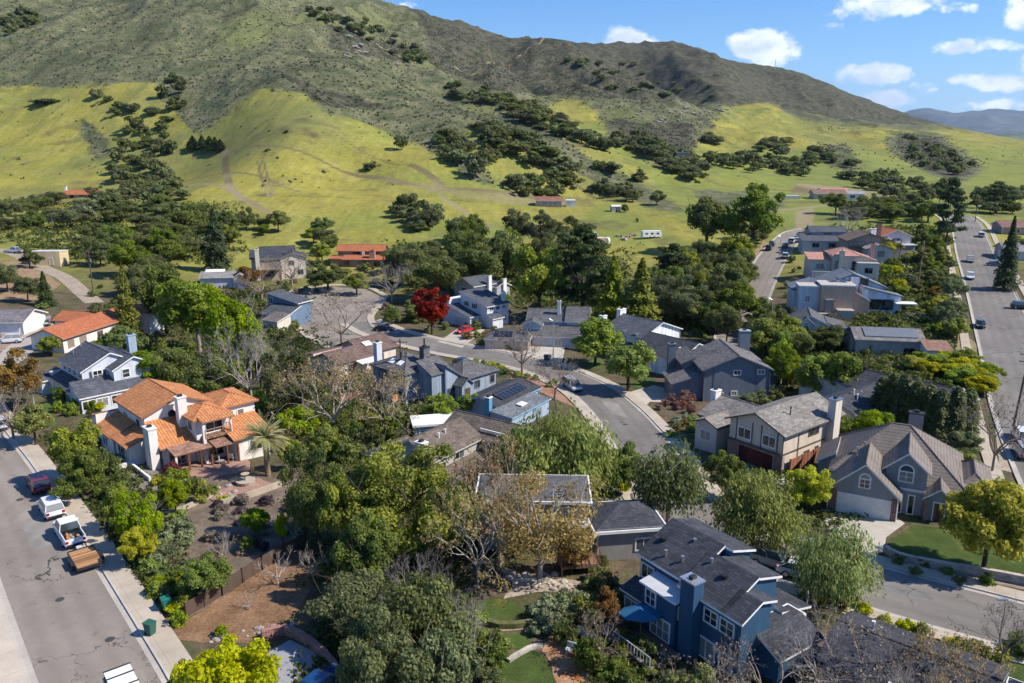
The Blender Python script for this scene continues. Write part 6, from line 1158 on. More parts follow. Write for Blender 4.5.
    if kind=='pickup': l=MB(); l.box(-2.8,-.82,.5,-.8,.82,.66,BLACKP); l.box(-2.88,-.9,.5,-2.8,.9,1.1,m); l.box(-2.8,-.92,.5,-.8,-.84,1.14,m); l.box(-2.8,.84,.5,-.8,.92,1.14,m); l.build('cargo_bed',o)
    return o
def along(pl,p):
    i=int(np.argmin(np.hypot(pl[:,0]-p[0],pl[:,1]-p[1]))); a,b=pl[max(i-1,0)],pl[min(i+1,len(pl)-1)]; return math.atan2(b[1]-a[1],b[0]-a[0])
def park(px,py,pl,kind,col,label,flip=False,**k): P=G(px,py); P[2]+=.06; return car(P,along(pl,P)+(PI if flip else 0),kind,col,label,**k)
park(39,489,cl_,'suv',(.16,.012,.022),'dark red hatchback parked under the kerbside trees on the left street',flip=True); park(52,513,cl_,'suv',(.72,.72,.73),'white hatchback parked between the dark red car and the pickup',flip=True); pk=park(70,538,cl_,'pickup',(.74,.74,.75),'white pickup truck with a loaded bed towing a flat trailer',flip=True,cat='pickup'); park(0,428,cl_,'sedan',(.6,.6,.62),'silver car cut by the left edge near the corner',flip=True)
def load():
    P=np.array(pk.location); a=pk.rotation_euler.z; q=P+np.array([math.cos(a)*-1.8,math.sin(a)*-1.8,.68]); o=empty('cargo_pile',q,a,'pile of wood scraps and orange tools lying in the pickup bed','cargo'); rng=random.Random(3)
    for i in range(9): m=MB(); x,y=rng.uniform(-.7,.7),rng.uniform(-.5,.5); s=rng.uniform(.15,.45); m.box(x-s,y-.07,0,x+s,y+.12,rng.uniform(.15,.4),M('plain',rng.choice([(.42,.26,.14),(.5,.2,.06),(.3,.27,.22)]))); m.build('scrap',o)
load()
def trailer():
    P=np.array(pk.location); a=pk.rotation_euler.z; q=P+np.array([math.cos(a)*-6.6,math.sin(a)*-6.6,0]); o=empty('flatbed_trailer',q,a,'wooden decked flatbed trailer hitched behind the white pickup','trailer')
    d=MB(); d.box(-1.9,-1.05,.62,1.9,1.05,.7,M('wood',(.36,.19,.09),.2)); d.build('deck_boards',o); f=MB(); f.box(-1.98,-1.13,.5,-1.9,1.13,.72,BLACKP); f.box(1.9,-1.13,.5,1.98,1.13,.78,BLACKP); f.box(-1.9,-1.13,.5,1.9,-1.05,.72,BLACKP); f.box(-1.9,1.05,.5,1.9,1.13,.72,BLACKP); f.build('frame',o)
    t=MB(); t.tube([(1.9,-.6,.5),(3.1,0,.5)],.05,BLACKP,6); t.tube([(1.9,.6,.5),(3.1,0,.5)],.05,BLACKP,6); t.build('tongue',o); j=MB(); j.box(2.2,-.25,.52,2.6,.25,.8,M('plain',(.5,.52,.55))); j.build('tool_box',o)
    for s in (-1,1):
        for x in (-.55,.25): w=MB(); w.tube([(x,s*1.16,.33),(x,s*1.36,.33)],.33,TYRE,12); w.build('wheel',o)
        g=MB(); g.box(-1.0,s*1.26-.12,.68,.7,s*1.26+.12,.71,BLACKP); g.build('mudguard',o)
trailer()
park(572,389,mc,'van',(.42,.43,.45),'silver grey minivan driving round the bend of the street',cat='minivan'); P=G(464,333); car(P+np.array([0,0,.06]),R(-128),'sedan',(.55,.012,.03),'bright red sedan on the driveway of the white two storey house'); P=G(384,331); car(P+np.array([0,0,.06]),R(-8),'sedan',(.012,.013,.018),'black sedan parked by the entrance of the turning circle'); P=G(464,366); car(P+np.array([0,0,.06]),R(-38),'sedan',(.02,.025,.05),'dark blue sedan beside the clipped kerb hedge')
park(774,566,mc,'suv',(.22,.27,.25),'grey green station wagon parked under the weeping willow'); park(803,578,mc,'sedan',(.55,.57,.6),'silver sedan half hidden by willow branches behind the station wagon')
for x,y,k,c,l,a in [(970,262,'van',(.3,.3,.32),'grey van on the left kerb of the right hand street, upper one',0),(970,279,'suv',(.66,.68,.72),'white car on the left kerb of the right hand street, lower one',0),(981,237,'van',(.68,.66,.62),'white camper van on the right kerb near the top of the street',PI),(995,266,'sedan',(.08,.12,.2),'dark blue car jutting from a driveway of the right hand street',PI/2),(980,327,'sedan',(.015,.03,.04),'very dark car at the left kerb below the white car',0),(1022,309,'suv',(.02,.02,.02),'black car at the right edge by the pavement',PI/2)]: P=G(x,y); P[2]+=.06; car(P,R(-117)+a,k,c,l)
for x,y,k,c,l,a in [(769,250,'suv',(.05,.07,.065),'dark green parked car at the left kerb of the upper street, nearer one',R(65)),(772,246,'suv',(.04,.045,.05),'dark parked car at the left kerb of the upper street, farther one',R(65)),(786,247,'sedan',(.12,.16,.24),'blue parked car on the right side of the upper street',R(60)),(792,243,'van',(.6,.6,.62),'white van on the right side of the upper street',R(60)),(799,242,'sedan',(.55,.56,.6),'pale car nearest to the fan palms',R(50)),(785,258,'suv',(.4,.44,.46),'silver car half under shrubs by the upper street',R(70)),(803,236,'sedan',(.03,.03,.04),'black car behind the fan palms',R(10)),(1021,440,'suv',(.66,.66,.68),'white car at the right edge near the utility pole',R(70)),(1023,456,'suv',(.3,.31,.33),'grey car at the right edge below the white car',R(70)),
    (10,343,'suv',(.6,.6,.62),'white and black car in front of the white garage at the left edge',R(200)),(24,324,'van',(.62,.63,.62),'white van parked beside the grey roofed garage',R(80)),(46,325,'sedan',(.35,.38,.42),'grey car by the corner of the terracotta house',R(120)),(16,253,'pickup',(.62,.62,.64),'white pickup parked left of the yellow shed',R(170)),(957,401,'pickup',(.6,.62,.66),'white work truck parked behind the cypress row',R(-20))]: P=G(x,y); P[2]+=.06; car(P,a,k,c,l,cat='pickup' if k=='pickup' else 'car')
P=G(320,694); car(P+np.array([0,0,.06]),R(60),'sedan',(.01,.05,.16),'blue car in the shaded driveway behind the red brick wall')
def cart():
    P=G(124,702); o=empty('utility_truck',P+np.array([0,0,.06]),along(cl_,P)+PI,'white roofed utility vehicle with ladder rack cut by the bottom edge','truck'); a=MB(); a.box(-2.2,-.85,.45,2.0,.85,1.1,M('car',(.2,.2,.2))); a.build('body',o); b=MB(); b.box(-1.6,-.85,1.95,1.2,.85,2.05,WHT); b.build('roof_panel',o)
    for x in (-1.3,0,1.0): MB().box(x-.03,-.9,2.1,x+.03,.9,2.16,BLACKP).build('rack_bar',o)
    for x in (-1.5,1.1):
        for y in (-.8,.8): c=MB(); c.box(x-.04,y-.04,1.1,x+.04,y+.04,1.95,BLACKP); c.build('roof_post',o); c=MB(); c.tube([(x,y-.1,.36),(x,y+.12,.36)],.36,TYRE,12); c.build('wheel',o)
cart()
def bins():
    for x,y,c,l in [(167,611,(.02,.16,.12),'teal green wheeled bin standing on the planted side of the pavement'),(151,636,(.03,.11,.08),'dark green wheeled bin standing at the kerb of the left street'),(549,361,(.12,.2,.32),'blue wheeled bin on the kerb across from the minivan'),(546,361,(.06,.09,.08),'dark wheeled bin next to the blue one across the street'),(812,452,(.04,.18,.42),'bright blue wheeled bin beside the beige house wall, right one'),(808,454,(.04,.16,.36),'blue wheeled bin beside the beige house wall, left one'),(803,456,(.3,.32,.3),'grey wheeled bin beside the beige house wall')]:
        P=G(x,y); o=empty('wheeled_bin',P+np.array([0,0,.18]),R(35+x%40),l,'bin'); m=M('plain',c,.5); a=MB(); q=[(-.26,-.28,.06),(.26,-.28,.06),(.26,.28,.06),(-.26,.28,.06)]; t=[(-.33,-.38,1.0),(.33,-.38,1.0),(.33,.38,1.0),(-.33,.38,1.0)]; a.poly(q[::-1],m); a.poly(t,m)
        for i in range(4): j=(i+1)%4; a.poly([q[i],q[j],t[j],t[i]],m)
        a.build('body',o); b=MB(); b.prism([(-.36,-.42,1.01),(.36,-.42,1.01),(.36,.42,1.01),(-.36,.42,1.01)],(0,0,.07),m); b.build('lid',o)
        for s in (-1,1): w=MB(); w.tube([(s*.2,.3,.12),(s*.3,.3,.12)],.12,TYRE,8); w.build('wheel',o)
bins()
def pole(px,py,h,label,kind='lamp',lean=0.0,side=1,r=.11):
    P=G(px,py)
    if kind=='lamp':
        o=empty('street_lamp',P,0,label,'street lamp'); m=M('metal',(.55,.56,.56)); a=MB(); a.tube([(0,0,-.3),(0,0,h)],[r,r*.6],m,8); a.build('pole',o); b=MB(); b.tube([(0,0,h-.2),(side*.8,0,h+.25),(side*1.9,0,h+.3)],.045,m,6); b.build('arm',o); c=MB(); c.box(side*1.7-.3,-.13,h+.2,side*1.7+.45,.13,h+.34,m); c.build('lamp_head',o)
    else:
        o=empty('utility_pole',P,0,label,'utility pole'); m=M('bark',(.12,.09,.07)); a=MB(); a.tube([(0,0,-.3),(lean,0,h)],[.17,.11],m,8); a.build('pole',o)
        for z in (h-.5,h-1.5): b=MB(); b.box(lean-1.2,-.06,z-.06,lean+1.2,.06,z+.06,m); t=b.build('crossarm',o); [MB().tube([(lean+x,0,z+.06),(lean+x,0,z+.25)],.05,M('plain',(.3,.2,.15)),6).build('insulator',t) for x in (-1.1,-.4,.4,1.1)]
        c=MB(); c.tube([(lean+.3,0,h-2.9),(lean+.3,0,h-2.1)],.24,M('metal',(.4,.4,.42)),10); c.build('transformer',o)
    return P
pole(553,366,9,'tall grey street lamp on the kerb opposite the minivan',side=-1); pole(770,335,8,'street lamp among dark trees beside the upper street',side=-1); pole(94,297,12,'utility pole with crossarm above the terracotta house','u'); pole(1013,428,11,'dark utility pole beside the right hand street','u',.6); pole(997,655,4.5,'thin dark post leaning beside the lower street','lamp',side=-.25,r=.05); pole(975,222,9,'utility pole at the top of the right hand street','u'); pole(54,238,8,'thin pole near the yellow shed','u'); pole(779,262,8,'street lamp half way up the upper street',side=-1); pole(398,452,9,'grey utility pole standing before the charcoal roofed house','u') if 0 else pole(402,398,10,'weathered utility pole in front of the charcoal roofed house','u')
def mast(): P=G(775,69); o=empty('radio_mast',P,0,'thin radio mast on the skyline of the far mountain','mast'); a=MB(); a.tube([(0,0,-1),(0,0,24)],[.9,.4],STEEL,6); a.build('pole',o); b=MB(); b.tube([(-2.5,0,18),(2.5,0,18)],.4,STEEL,5); b.build('antenna',o)
mast()
# ---------------------------------------------------------------- caravan, clutter and rocks
def caravan(px,py,L,yaw,label,name='caravan',col=(.75,.74,.7),h=2.8):
    P=G(px,py); o=empty(name,P,yaw,label,name.replace('_',' ')); m=M('plain',col,.4); a=MB(); a.prism([(-L/2,-1.2,.5),(L/2,-1.2,.5),(L/2+.3,-1.2,1.4),(L/2-.2,-1.2,h),(-L/2,-1.2,h)],(0,2.4,0),m); a.build('body',o); b=MB()
    for x in (-L*.3,0,L*.3): b=MB(); b.box(x-.5,-1.24,1.5,x+.5,-1.19,2.1,GLASS); b.build('window',o)
    for x in (-.8,.8): c=MB(); c.tube([(x,-1.25,.38),(x,-1.0,.38)],.38,TYRE,10); c.build('wheel',o)
caravan(651,238,7.5,R(12),'long white caravan parked in the open grass field'); caravan(601,244,6.0,R(-20),'short white caravan at the end of the field clutter',h=2.4); caravan(592,238,3.5,R(10),'small pale camper behind the brown shed',h=2.2)
def lump(P,s,m,name,label=None,cat=None,seed=0,group=None,parent=None,sd=2,ro=.03):
    rng=np.random.default_rng(seed); bm=bmesh.new(); bmesh.ops.create_icosphere(bm,subdivisions=sd,radius=1); 
    ds=[unit(1,rng)[0] for _ in range(6)]
    for v in bm.verts:
        c=np.array(v.co); f=1+sum(.16*max(0,c@d)**3*(1 if i%2 else -1) for i,d in enumerate(ds))+rng.normal(0,ro); v.co=Vector(c*f*np.array(s))
    me=bpy.data.meshes.new(name); bm.to_mesh(me); bm.free(); me.materials.append(m); o=link(bpy.data.objects.new(name,me),parent); o.location=tuple(P); return tag(o,label,cat,group)
rng=np.random.default_rng(5)
for i in range(95):
    t=rng.random(); px=508+t*80+rng.normal(0,2); py=574+t*22+rng.normal(0,3)+4*math.sin(t*9); s=rng.uniform(.13,.32); P=G(px,py); lump(P+np.array([0,0,s*.3]),(s*1.3,s,s*.75),M('stone',(.42,.36,.29)),'boulder','tan boulder in the rock bank below the timber deck','rock',i,'boulders below the deck')
for i in range(22):
    t=rng.random(); P=G(205+t*100+rng.normal(0,3),640-t*18+rng.normal(0,2.5)); s=rng.uniform(.1,.25); lump(P+np.array([0,0,s*.3]),(s*1.3,s,s*.7),ROCK,'boulder','grey rock in the row at the foot of the orange slope','rock',100+i,'rocks at the orange slope foot')
for i in range(16):
    P=G(rng.uniform(195,245),rng.uniform(486,500)); s=rng.uniform(.12,.35); lump(P+np.array([0,0,s*.3]),(s*1.2,s,s*.7),ROCK,'boulder','pale rock in the planting beneath the villa patio','rock',200+i,'rocks beneath the patio')
for i in range(60):
    px,py=[(rng.uniform(686,735),rng.uniform(103,116)),(rng.uniform(635,692),rng.uniform(107,124)),(rng.uniform(345,400),rng.uniform(34,66))][i%3]; P=G(px,py); s=rng.uniform(.9,3.0); lump(P,(s*1.6,s,s*.7),M('stone',(.24,.215,.18)),'rock_outcrop','grey rock outcrop jutting from the mountainside scrub','rock outcrop',300+i,'rock outcrops on the mountainside',sd=2,ro=.2)
def shed(px,py,w,d,h,yaw,c,rc,label): H_=House('shed',label,px,py,0,yaw,cat='shed',wall=M('stucco',c),roof=M('plain',rc)); H_.vol(0,0,w,d,h,'gx',k=.3,ov=.3); H_.door('S',0,w*.5); H_.win('S',0,w*.2,.9,.8,.7,0); H_.done()
shed(594,247,4,3,2.3,0,(.35,.14,.09),(.4,.2,.14),'small red brown shed among the caravans in the field'); shed(385,203,3,3,1.8,0,(.3,.28,.26),(.5,.5,.48),'tiny hut standing where the dirt tracks meet') if 0 else None; shed(612,212,4,3,2.4,10,(.5,.45,.4),(.6,.58,.52),'tiny pale hut on the track right of the field farmhouse')
for i,(x,y,w) in enumerate([(618,237,3),(628,238,4),(624,240,2.5),(633,236,3),(607,240,3)]): P=G(x,y); o=empty('junk_heap',P,i*1.1,'heap of boards and scrap between the caravans in the field','scrap heap','scrap heaps in the field'); [MB().box(-w/2+j*w/5,-.6+.2*(j%3),0,-w/2+(j+1)*w/5,.5+.3*(j%2),.5+.25*((j*7+i)%3),M('plain',[(.3,.3,.32),(.2,.1,.08),(.45,.42,.38)][(i+j)%3])).build('scrap',o) for j in range(5)]
def fountain(): P=G(246,484); o=empty('garden_fountain',P+np.array([0,0,.05]),0,'round stone fountain on the brick circle of the villa garden','fountain'); a=MB(); a.tube([(0,0,0),(0,0,.45)],[1.0,1.1],TERR,18); a.build('basin',o); b=MB(); b.tube([(0,0,.4),(0,0,1.2)],[.2,.12],TERR,10); b.tube([(0,0,1.1),(0,0,1.25)],[.2,.5],TERR,14); b.build('pedestal',o)
fountain()
def outdoor_sofa():
    for i,(x,y) in enumerate([(212,462),(222,464),(232,461)]): P=G(x,y); o=empty('patio_chair',P+np.array([0,0,.06]),i*1.3+.5,['grey patio chair under the pergola edge, left','grey patio chair on the brick terrace, middle','grey patio chair near the villa palm, right'][i],'chair'); m=M('plain',(.35,.33,.3)); MB().box(-.3,-.3,.38,.3,.3,.5,m).build('seat',o); MB().box(-.3,.25,.5,.3,.33,1.0,m).build('backrest',o); [MB().box(a-.03,b-.03,0,a+.03,b+.03,.38,m).build('leg',o) for a in (-.26,.26) for b in (-.26,.26)]
outdoor_sofa()
for i,(x,y,l) in enumerate([(586,640,'white garden bench in the orange chip yard, upper'),(576,656,'white garden bench in the orange chip yard, lower')]): P=G(x,y); o=empty('garden_bench',P+np.array([0,0,.05]),R(-25),l,'bench'); MB().box(-.8,-.25,.4,.8,.25,.46,WHT).build('seat',o); MB().box(-.8,.2,.46,.8,.26,.9,WHT).build('backrest',o); [MB().box(a-.04,b-.04,0,a+.04,b+.04,.4,WHT).build('leg',o) for a in (-.7,.7) for b in (-.2,.2)]
# ---------------------------------------------------------------- power line on the right

for i,(x,y) in enumerate([(60,600),(110,640),(760,572),(870,590),(520,362),(625,425),(1000,300),(20,500)]): P=G(x,y); tag(MB().tube([(0,0,0),(0,0,.012)],.36,M('plain',(.06,.058,.055),.6),16).build('manhole_cover',None,loc=(P[0],P[1],P[2]+.056)),'round dark iron manhole cover set in the street asphalt','manhole cover','manhole covers in the streets')
for i,(pts) in enumerate([[(20,520),(45,516),(60,545),(32,552)],[(880,583),(925,592),(932,600),(884,591)],[(600,400),(618,404),(628,418),(612,414)],[(985,270),(998,270),(1004,284),(990,285)],[(700,520),(716,528),(726,540),(708,534)]]): patch('asphalt_patch',pts,M('asphalt',(.15,.143,.135)) if i%2 else M('asphalt',(.235,.215,.19)),.058)
# ---------------------------------------------------------------- planting (kind, x, top, foot, width in the photograph, label[, group])
for t in [
# left street side
('rust',16,350,412,62,'orange brown autumn tree standing behind the roofless kerb at the left edge'),
('olive',36,400,446,44,'thin yellow green tree at the far end of the left street'),
('bare_brown',14,385,440,48,'dry leafless tree just beyond the left street verge'),
('tan',34,356,404,30,'sparse tan tree left of the white and pale blue house'),
('olive',78,412,484,60,'large brownish green tree leaning over the left pavement beside the villa'),
('elm',84,448,500,50,'dark green tree next to the villa driveway, second from the red car'),
('ash',146,484,552,48,'bright green tree beside the pavement level with the white pickup'),
('lime',124,480,534,38,'pale lime green tree squeezed between two darker street trees'),
('yellow',140,522,566,40,'small yellow green tree at the pavement by the wooden trailer'),
('lime',176,478,514,32,'little round lime green tree on a bare stem by the villa path'),
('elm',208,550,598,56,'broad dark green garden tree inside the bend of the fence'),
('dense',257,502,534,35,'small green citrus tree casting shade on the dry garden bed'),
('dense',247,533,552,17,'tiny lime citrus tree below the bigger citrus'),
('date_palm',268,412,476,54,'stout date palm with arching fronds beside the villa'),
('lime',298,400,446,46,'bright green dome shaped tree behind the date palm'),
('lime',326,422,458,40,'smaller bright green dome shaped tree right of the taller one'),
('lime',291,436,470,26,'narrow lime green tree in front of the two dome shaped trees'),
('oak',318,450,545,70,'dark grey green oak standing where the garden fence ends'),
('yellow',283,510,545,14,'slim yellow flowering bush at the fence corner'),
('ash',150,348,398,50,'leafy green tree between the pale blue house and the villa'),
('olive',118,380,402,24,'small yellow green tree in front of the pale blue porch'),
('olive',52,334,356,28,'yellow green tree below the terracotta roof'),
('elm',104,334,356,28,'dark bushy tree on the shady side of the terracotta roof'),
('ash',200,266,352,74,'tall bright green ash in the middle of the left tree belt'),
('ash',238,276,370,66,'tall bright green ash right of its neighbour, near the bare grey tree'),
('elm',167,262,335,58,'tall mid green tree at the left end of the bright ash pair'),
('elm',124,322,366,46,'dark green tree above the slate roof chimney'),
('oak',176,330,396,60,'dark oak behind the orange villa roof'),
('elm',215,342,408,58,'mid green tree just above the villa right hand roof'),
('olive',262,330,400,44,'olive green tree between the ashes and the bare sycamores'),
('brownfir',130,262,338,26,'brownish conifer rising behind the terracotta house'),
('conifer',47,270,306,20,'small dark conifer beside the sloping lane'),
('oak',28,270,302,32,'dark round oak on the slope left of the small conifer'),
('oak',8,262,292,34,'dark oak cut by the left edge above the grey roof'),
('elm',30,247,268,20,'lone bushy tree on the bare bank under the yellow shed'),
('bare_grey',252,322,408,78,'large pale grey leafless tree behind the date palm'),
('conifer',218,207,272,34,'tall dark pointed conifer left of the stepped roof house'),
('oak',290,348,420,52,'deep green tree in the shade of the bare sycamores'),
('sycamore',334,352,438,88,'bare white limbed sycamore in front of the reddish brown roof'),
('sycamore',388,372,440,62,'bare sycamore with pale crooked boughs left of the charcoal roof house'),
('bare_brown',300,345,420,60,'brown leafless tree beside the cream wing of the turning circle'),
('bare_brown',342,292,346,56,'bare brownish tree in front of the turning circle'),
('bare_grey',392,264,302,44,'pale silvery bare tree beyond the turning circle'),
('bare_brown',292,252,286,44,'bare brown tree in front of the tan stepped house'),
('bare_brown',262,268,300,46,'purplish bare tree above the blue gable'),
('rust',250,262,288,32,'reddish brown tree below the tan stepped house'),
('elm',328,262,292,42,'green rounded tree left of the two tier red roof'),
('olive',357,270,295,30,'olive shrubby tree below the two tier red roof'),
('red',432,288,334,42,'deep crimson tree beside the red car driveway'),
('elm',412,302,322,24,'small green tree left of the crimson tree'),
('elm',392,308,325,22,'dark shrubby tree inside the kerb bend'),
# centre
('bigolive',395,432,550,132,'very large olive green tree filling the middle of the neighbourhood'),
('olive',345,466,560,50,'yellow green tree with hanging sprays beside the very large olive one'),
('olive',452,476,566,72,'light olive tree right of the very large olive one'),
('elm',366,506,600,70,'mid green tree in the lower central grove behind the bare grey crown'),
('oak',352,556,640,96,'dark oak at the left of the lower central grove'),
('oak',430,560,690,110,'dark grey green oak in the heart of the lower central grove'),
('greytree',446,600,720,80,'grey leaved tree at the bottom of the central grove'),
('oak',380,610,735,100,'dark oak at the bottom edge left of the grey leaved tree'),
('bare_grey',418,552,640,58,'silvery bare crown among dark oaks'),
('bare_grey',462,585,680,60,'pale dead looking tree by the winding garden path'),
('dense',440,392,432,40,'compact green tree under the orange fence'),
('dense',470,388,416,28,'compact green tree between pale blue studio and solar house'),
('elm',487,386,410,22,'small green tree against the solar house'),
('dense',388,412,442,26,'bright green bushy tree left of the pale blue studio'),
('willow',560,394,500,120,'broad yellow green pepper tree with drooping foliage above the wide grey roof'),
('willow',520,420,490,60,'left hand pepper tree with drooping foliage beside the brown roof'),
('elm',622,440,492,52,'dark leafy tree overhanging the bend of the street'),
('gum',668,432,524,88,'tall grey green eucalyptus with forked pale trunk at the street bend'),
('olive',585,452,498,46,'olive tree behind the white edged hip roof'),
('yellow',622,470,496,22,'bright yellow green bush tree by the hip roof driveway'),
('tan',540,468,580,112,'huge tan leaved sycamore in front of the wide grey roof'),
('sycamore',500,446,566,84,'half bare sycamore with white limbs left of the huge tan one'),
('sycamore',478,486,588,84,'pale limbed sycamore crowding the left of the huge tan one'),
('rust',572,524,574,44,'rusty leaved tree beside the timber deck'),
('rust',606,580,634,40,'rounded golden brown tree left of the deep blue house'),
('bare_brown',600,612,660,50,'thin bare tree in the orange chip garden'),
('willow',752,464,550,104,'big weeping willow behind the deep blue house ridge'),
('willow',828,512,606,92,'weeping willow overhanging the parked cars'),
('yellow',806,462,512,50,'yellow green tree between the willow and the beige house'),
('elm',725,448,500,42,'green tree peeping over the big weeping willow'),
('dense',595,316,366,58,'dark green rounded tree on the street corner, left one of the pair'),
('dense',628,332,392,62,'light green rounded tree on the street corner, right one of the pair'),
('bare_brown',522,328,374,44,'purplish bare street tree behind the clipped hedge'),
('bare_brown',555,350,400,42,'bare tree overlapping the silver minivan'),
('ash',780,342,392,36,'bright green tree squeezed behind the blue grey house'),
('dense',815,348,400,44,'round bright green tree behind the rambling dark roof, left'),
('dense',842,350,402,44,'round bright green tree behind the rambling dark roof, right'),
('greytree',752,388,412,40,'grey green tree between the blue grey and beige houses'),
('ash',868,402,448,50,'bright green leafy tree behind the striped brown roof'),
('dense',845,412,446,36,'smaller green tree close to the tall pale chimney'),
('greytree',962,425,458,44,'pale silvery green tree above the striped brown roof'),
('yellow',983,464,572,98,'large round yellow green tree on the front lawn'),
('bare_brown',992,392,472,52,'purplish brown bare tree beside the utility pole'),
('olive',962,446,475,34,'yellow green shrub tree at the foot of the bare tree'),
# far middle belt, distinct crowns
('pine',582,226,322,78,'great dark spreading pine behind the brick gabled house'),
('olive',540,232,322,66,'tall grey brown tree left of the great pine'),
('brownfir',612,254,330,44,'two toned golden conifer right of the great pine, left one'),
('brownfir',640,256,332,44,'two toned green conifer right of the great pine, right one'),
('pine',672,244,290,42,'round topped pine at the near edge of the grass field'),
('oak',475,232,290,60,'dark oak behind the white house chimneys'),
('oak',440,242,300,66,'dark leafy oak above the crimson tree'),
('olive',505,226,285,50,'olive green tree before the great pine'),
('oak',402,238,286,50,'dark oak right of the two tier red roof'),
('elm',706,186,250,56,'tall brown green tree at the field corner, left of the pair'),
('elm',752,182,248,62,'tall brown green tree at the field corner, right of the pair'),
('pine',945,178,252,36,'tall dark conifer left of the right hand street'),
('conifer',1004,215,290,26,'tall dark conifer right of the right hand street'),
('pine',996,182,213,34,'round dark pine on the grass beyond the right hand street'),
('bare_grey',847,206,238,36,'pale leafless tree behind the grey hillside roof'),
('yellow',884,238,262,24,'golden leaved tree on the terraced hillside'),
]: tree(*t[:5],t[5])
for x,yt,yb,w in ((806,221,247,12),(813,222,248,12)): tree('fan_palm',x,yt,yb,w,'fan palm of a pair beside the upper street','twin fan palms')
tree('fan_palm',918,232,288,13,'tall thin fan palm among the shrubs of the hillside gardens'); tree('fan_palm',899,235,262,12,'shorter fan palm behind the golden tree')
for i,(x,yt,yb) in enumerate([(878,380,416),(888,376,420),(899,377,424),(911,384,428),(924,388,430),(937,392,432),(951,390,432),(964,392,430)]): tree('cypress',x,yt-5,yb+12,23,'dark columnar cypress in the row behind the striped brown roof','cypress row')
def fillband(*a,**k): band(*a,**k)
G1='dark oaks between the left houses and the hills'
fillband(['oak','oak','elm','far_grey'],[(0,205),(150,200),(205,212),(215,250),(210,268),(110,258),(60,232),(0,238)],36,(5,8),(8,13),'dark evergreen oak in the dense belt below the left grassland',G1,.62,1)
fillband(['oak','elm','oak'],[(95,240),(165,240),(185,272),(150,300),(105,285),(92,262)],13,(7,11),(8,13),'dark leafy tree of the clump behind the terracotta house','clump behind the terracotta house',.6,2)
fillband(['far_oak','far_bush','far_oak'],[(0,196),(45,203),(110,203),(112,190),(160,182),(205,205),(150,210),(60,212),(0,208)],22,(5,9),(8,13),'dark oak around the lone ranch house on the left','oaks by the left ranch house',.6,3)
fillband(['far_oak','far_bush'],[(110,165),(150,158),(165,178),(158,200),(120,196)],15,(6,9),(9,14),'dark oak on the rise right of the lone ranch house','oaks right of the ranch house',.6,4)
fillband(['oak','elm','olive','oak'],[(225,232),(250,228),(330,236),(330,262),(312,268),(310,235),(240,236),(232,262)],12,(6,10),(7,11),'leafy tree around the tan stepped house','trees around the tan stepped house',.7,5)
fillband(['oak','elm','oak'],[(392,248),(470,236),(560,240),(600,262),(610,300),(560,296),(520,296),(500,270),(450,270),(400,275)],26,(7,12),(8,13),'dark tree in the belt behind the white houses','belt behind the white houses',.62,6)
fillband(['oak','elm','olive','oak'],[(645,300),(690,268),(742,262),(742,290),(735,318),(742,345),(772,352),(790,345),(800,352),(770,372),(740,350),(700,330),(680,328)],34,(8,12),(8,13),'dark dense tree in the wood behind the blue grey house','wood behind the blue grey house',.55,7)
fillband(['oak','elm'],[(762,322),(785,332),(815,342),(832,352),(800,362),(760,340)],11,(4.5,6.5),(6,8),'dark tree between the skylit roof and the blue grey house','trees by the skylit roof',.6,8)
fillband(['oak','olive'],[(680,262),(730,252),(738,262),(728,280),(700,284)],10,(5,8),(6,10),'dark rounded tree beside the bend of the upper street','trees west of the upper street',.62,9)
fillband(['oak'],[(740,236),(765,226),(790,220),(775,232),(752,250),(742,266)],8,(5,7),(6,8.5),'dark oak overhanging the kerb of the upper street','oaks along the upper street',.6,10)
fillband(['olive','greytree','elm'],[(918,232),(944,236),(948,262),(954,300),(962,335),(955,345),(940,330),(932,300),(922,262)],24,(4,6.5),(4.5,7),'rounded grey green tree lining the left side of the right hand street','trees left of the right hand street',.62,11)
fillband(['lime','olive','shrub_y','yellow','elm','rust','greytree'],[(858,292),(890,266),(915,252),(935,270),(945,320),(950,345),(900,322),(872,318)],30,(2,4.5),(3,5.5),'leafy tree on the hillside garden left of the right hand street','hillside garden trees',.6,12,cat='tree')
fillband(['oak','elm','greytree'],[(1004,245),(1020,270),(1040,300),(1100,330),(1100,240),(1004,236)],14,(5,8),(6,9),'dark tree on the right verge of the right hand street','trees right of the right hand street',.7,13)
fillband(['oak','far_oak','elm'],[(835,214),(880,212),(935,215),(930,226),(880,222),(840,222)],16,(6,9),(9,13),'dark oak behind the hillside row of houses','oaks behind the hillside houses',.6,14)
fillband(['far_oak','oak'],[(960,204),(1024,196),(1024,214),(985,214)],10,(6,9),(8,12),'dark oak on the verge beyond the top of the right hand street','oaks beyond the right street',.6,15)
fillband(['lime','yellow'],[(905,364),(960,366),(992,380),(985,398),(950,382),(900,370)],24,(2.8,3.6),(4.5,6),'yellow green rounded tree clipped into the tall hedge by the right hand street','tall hedge by the right street',.5,16)
fillband(['lime','ash'],[(755,352),(776,356),(800,372),(800,388),(776,388),(764,372)],6,(5,7),(5,7),'bright lime tree beside the blue grey chimney','lime trees beside the blue grey house',.6,17)
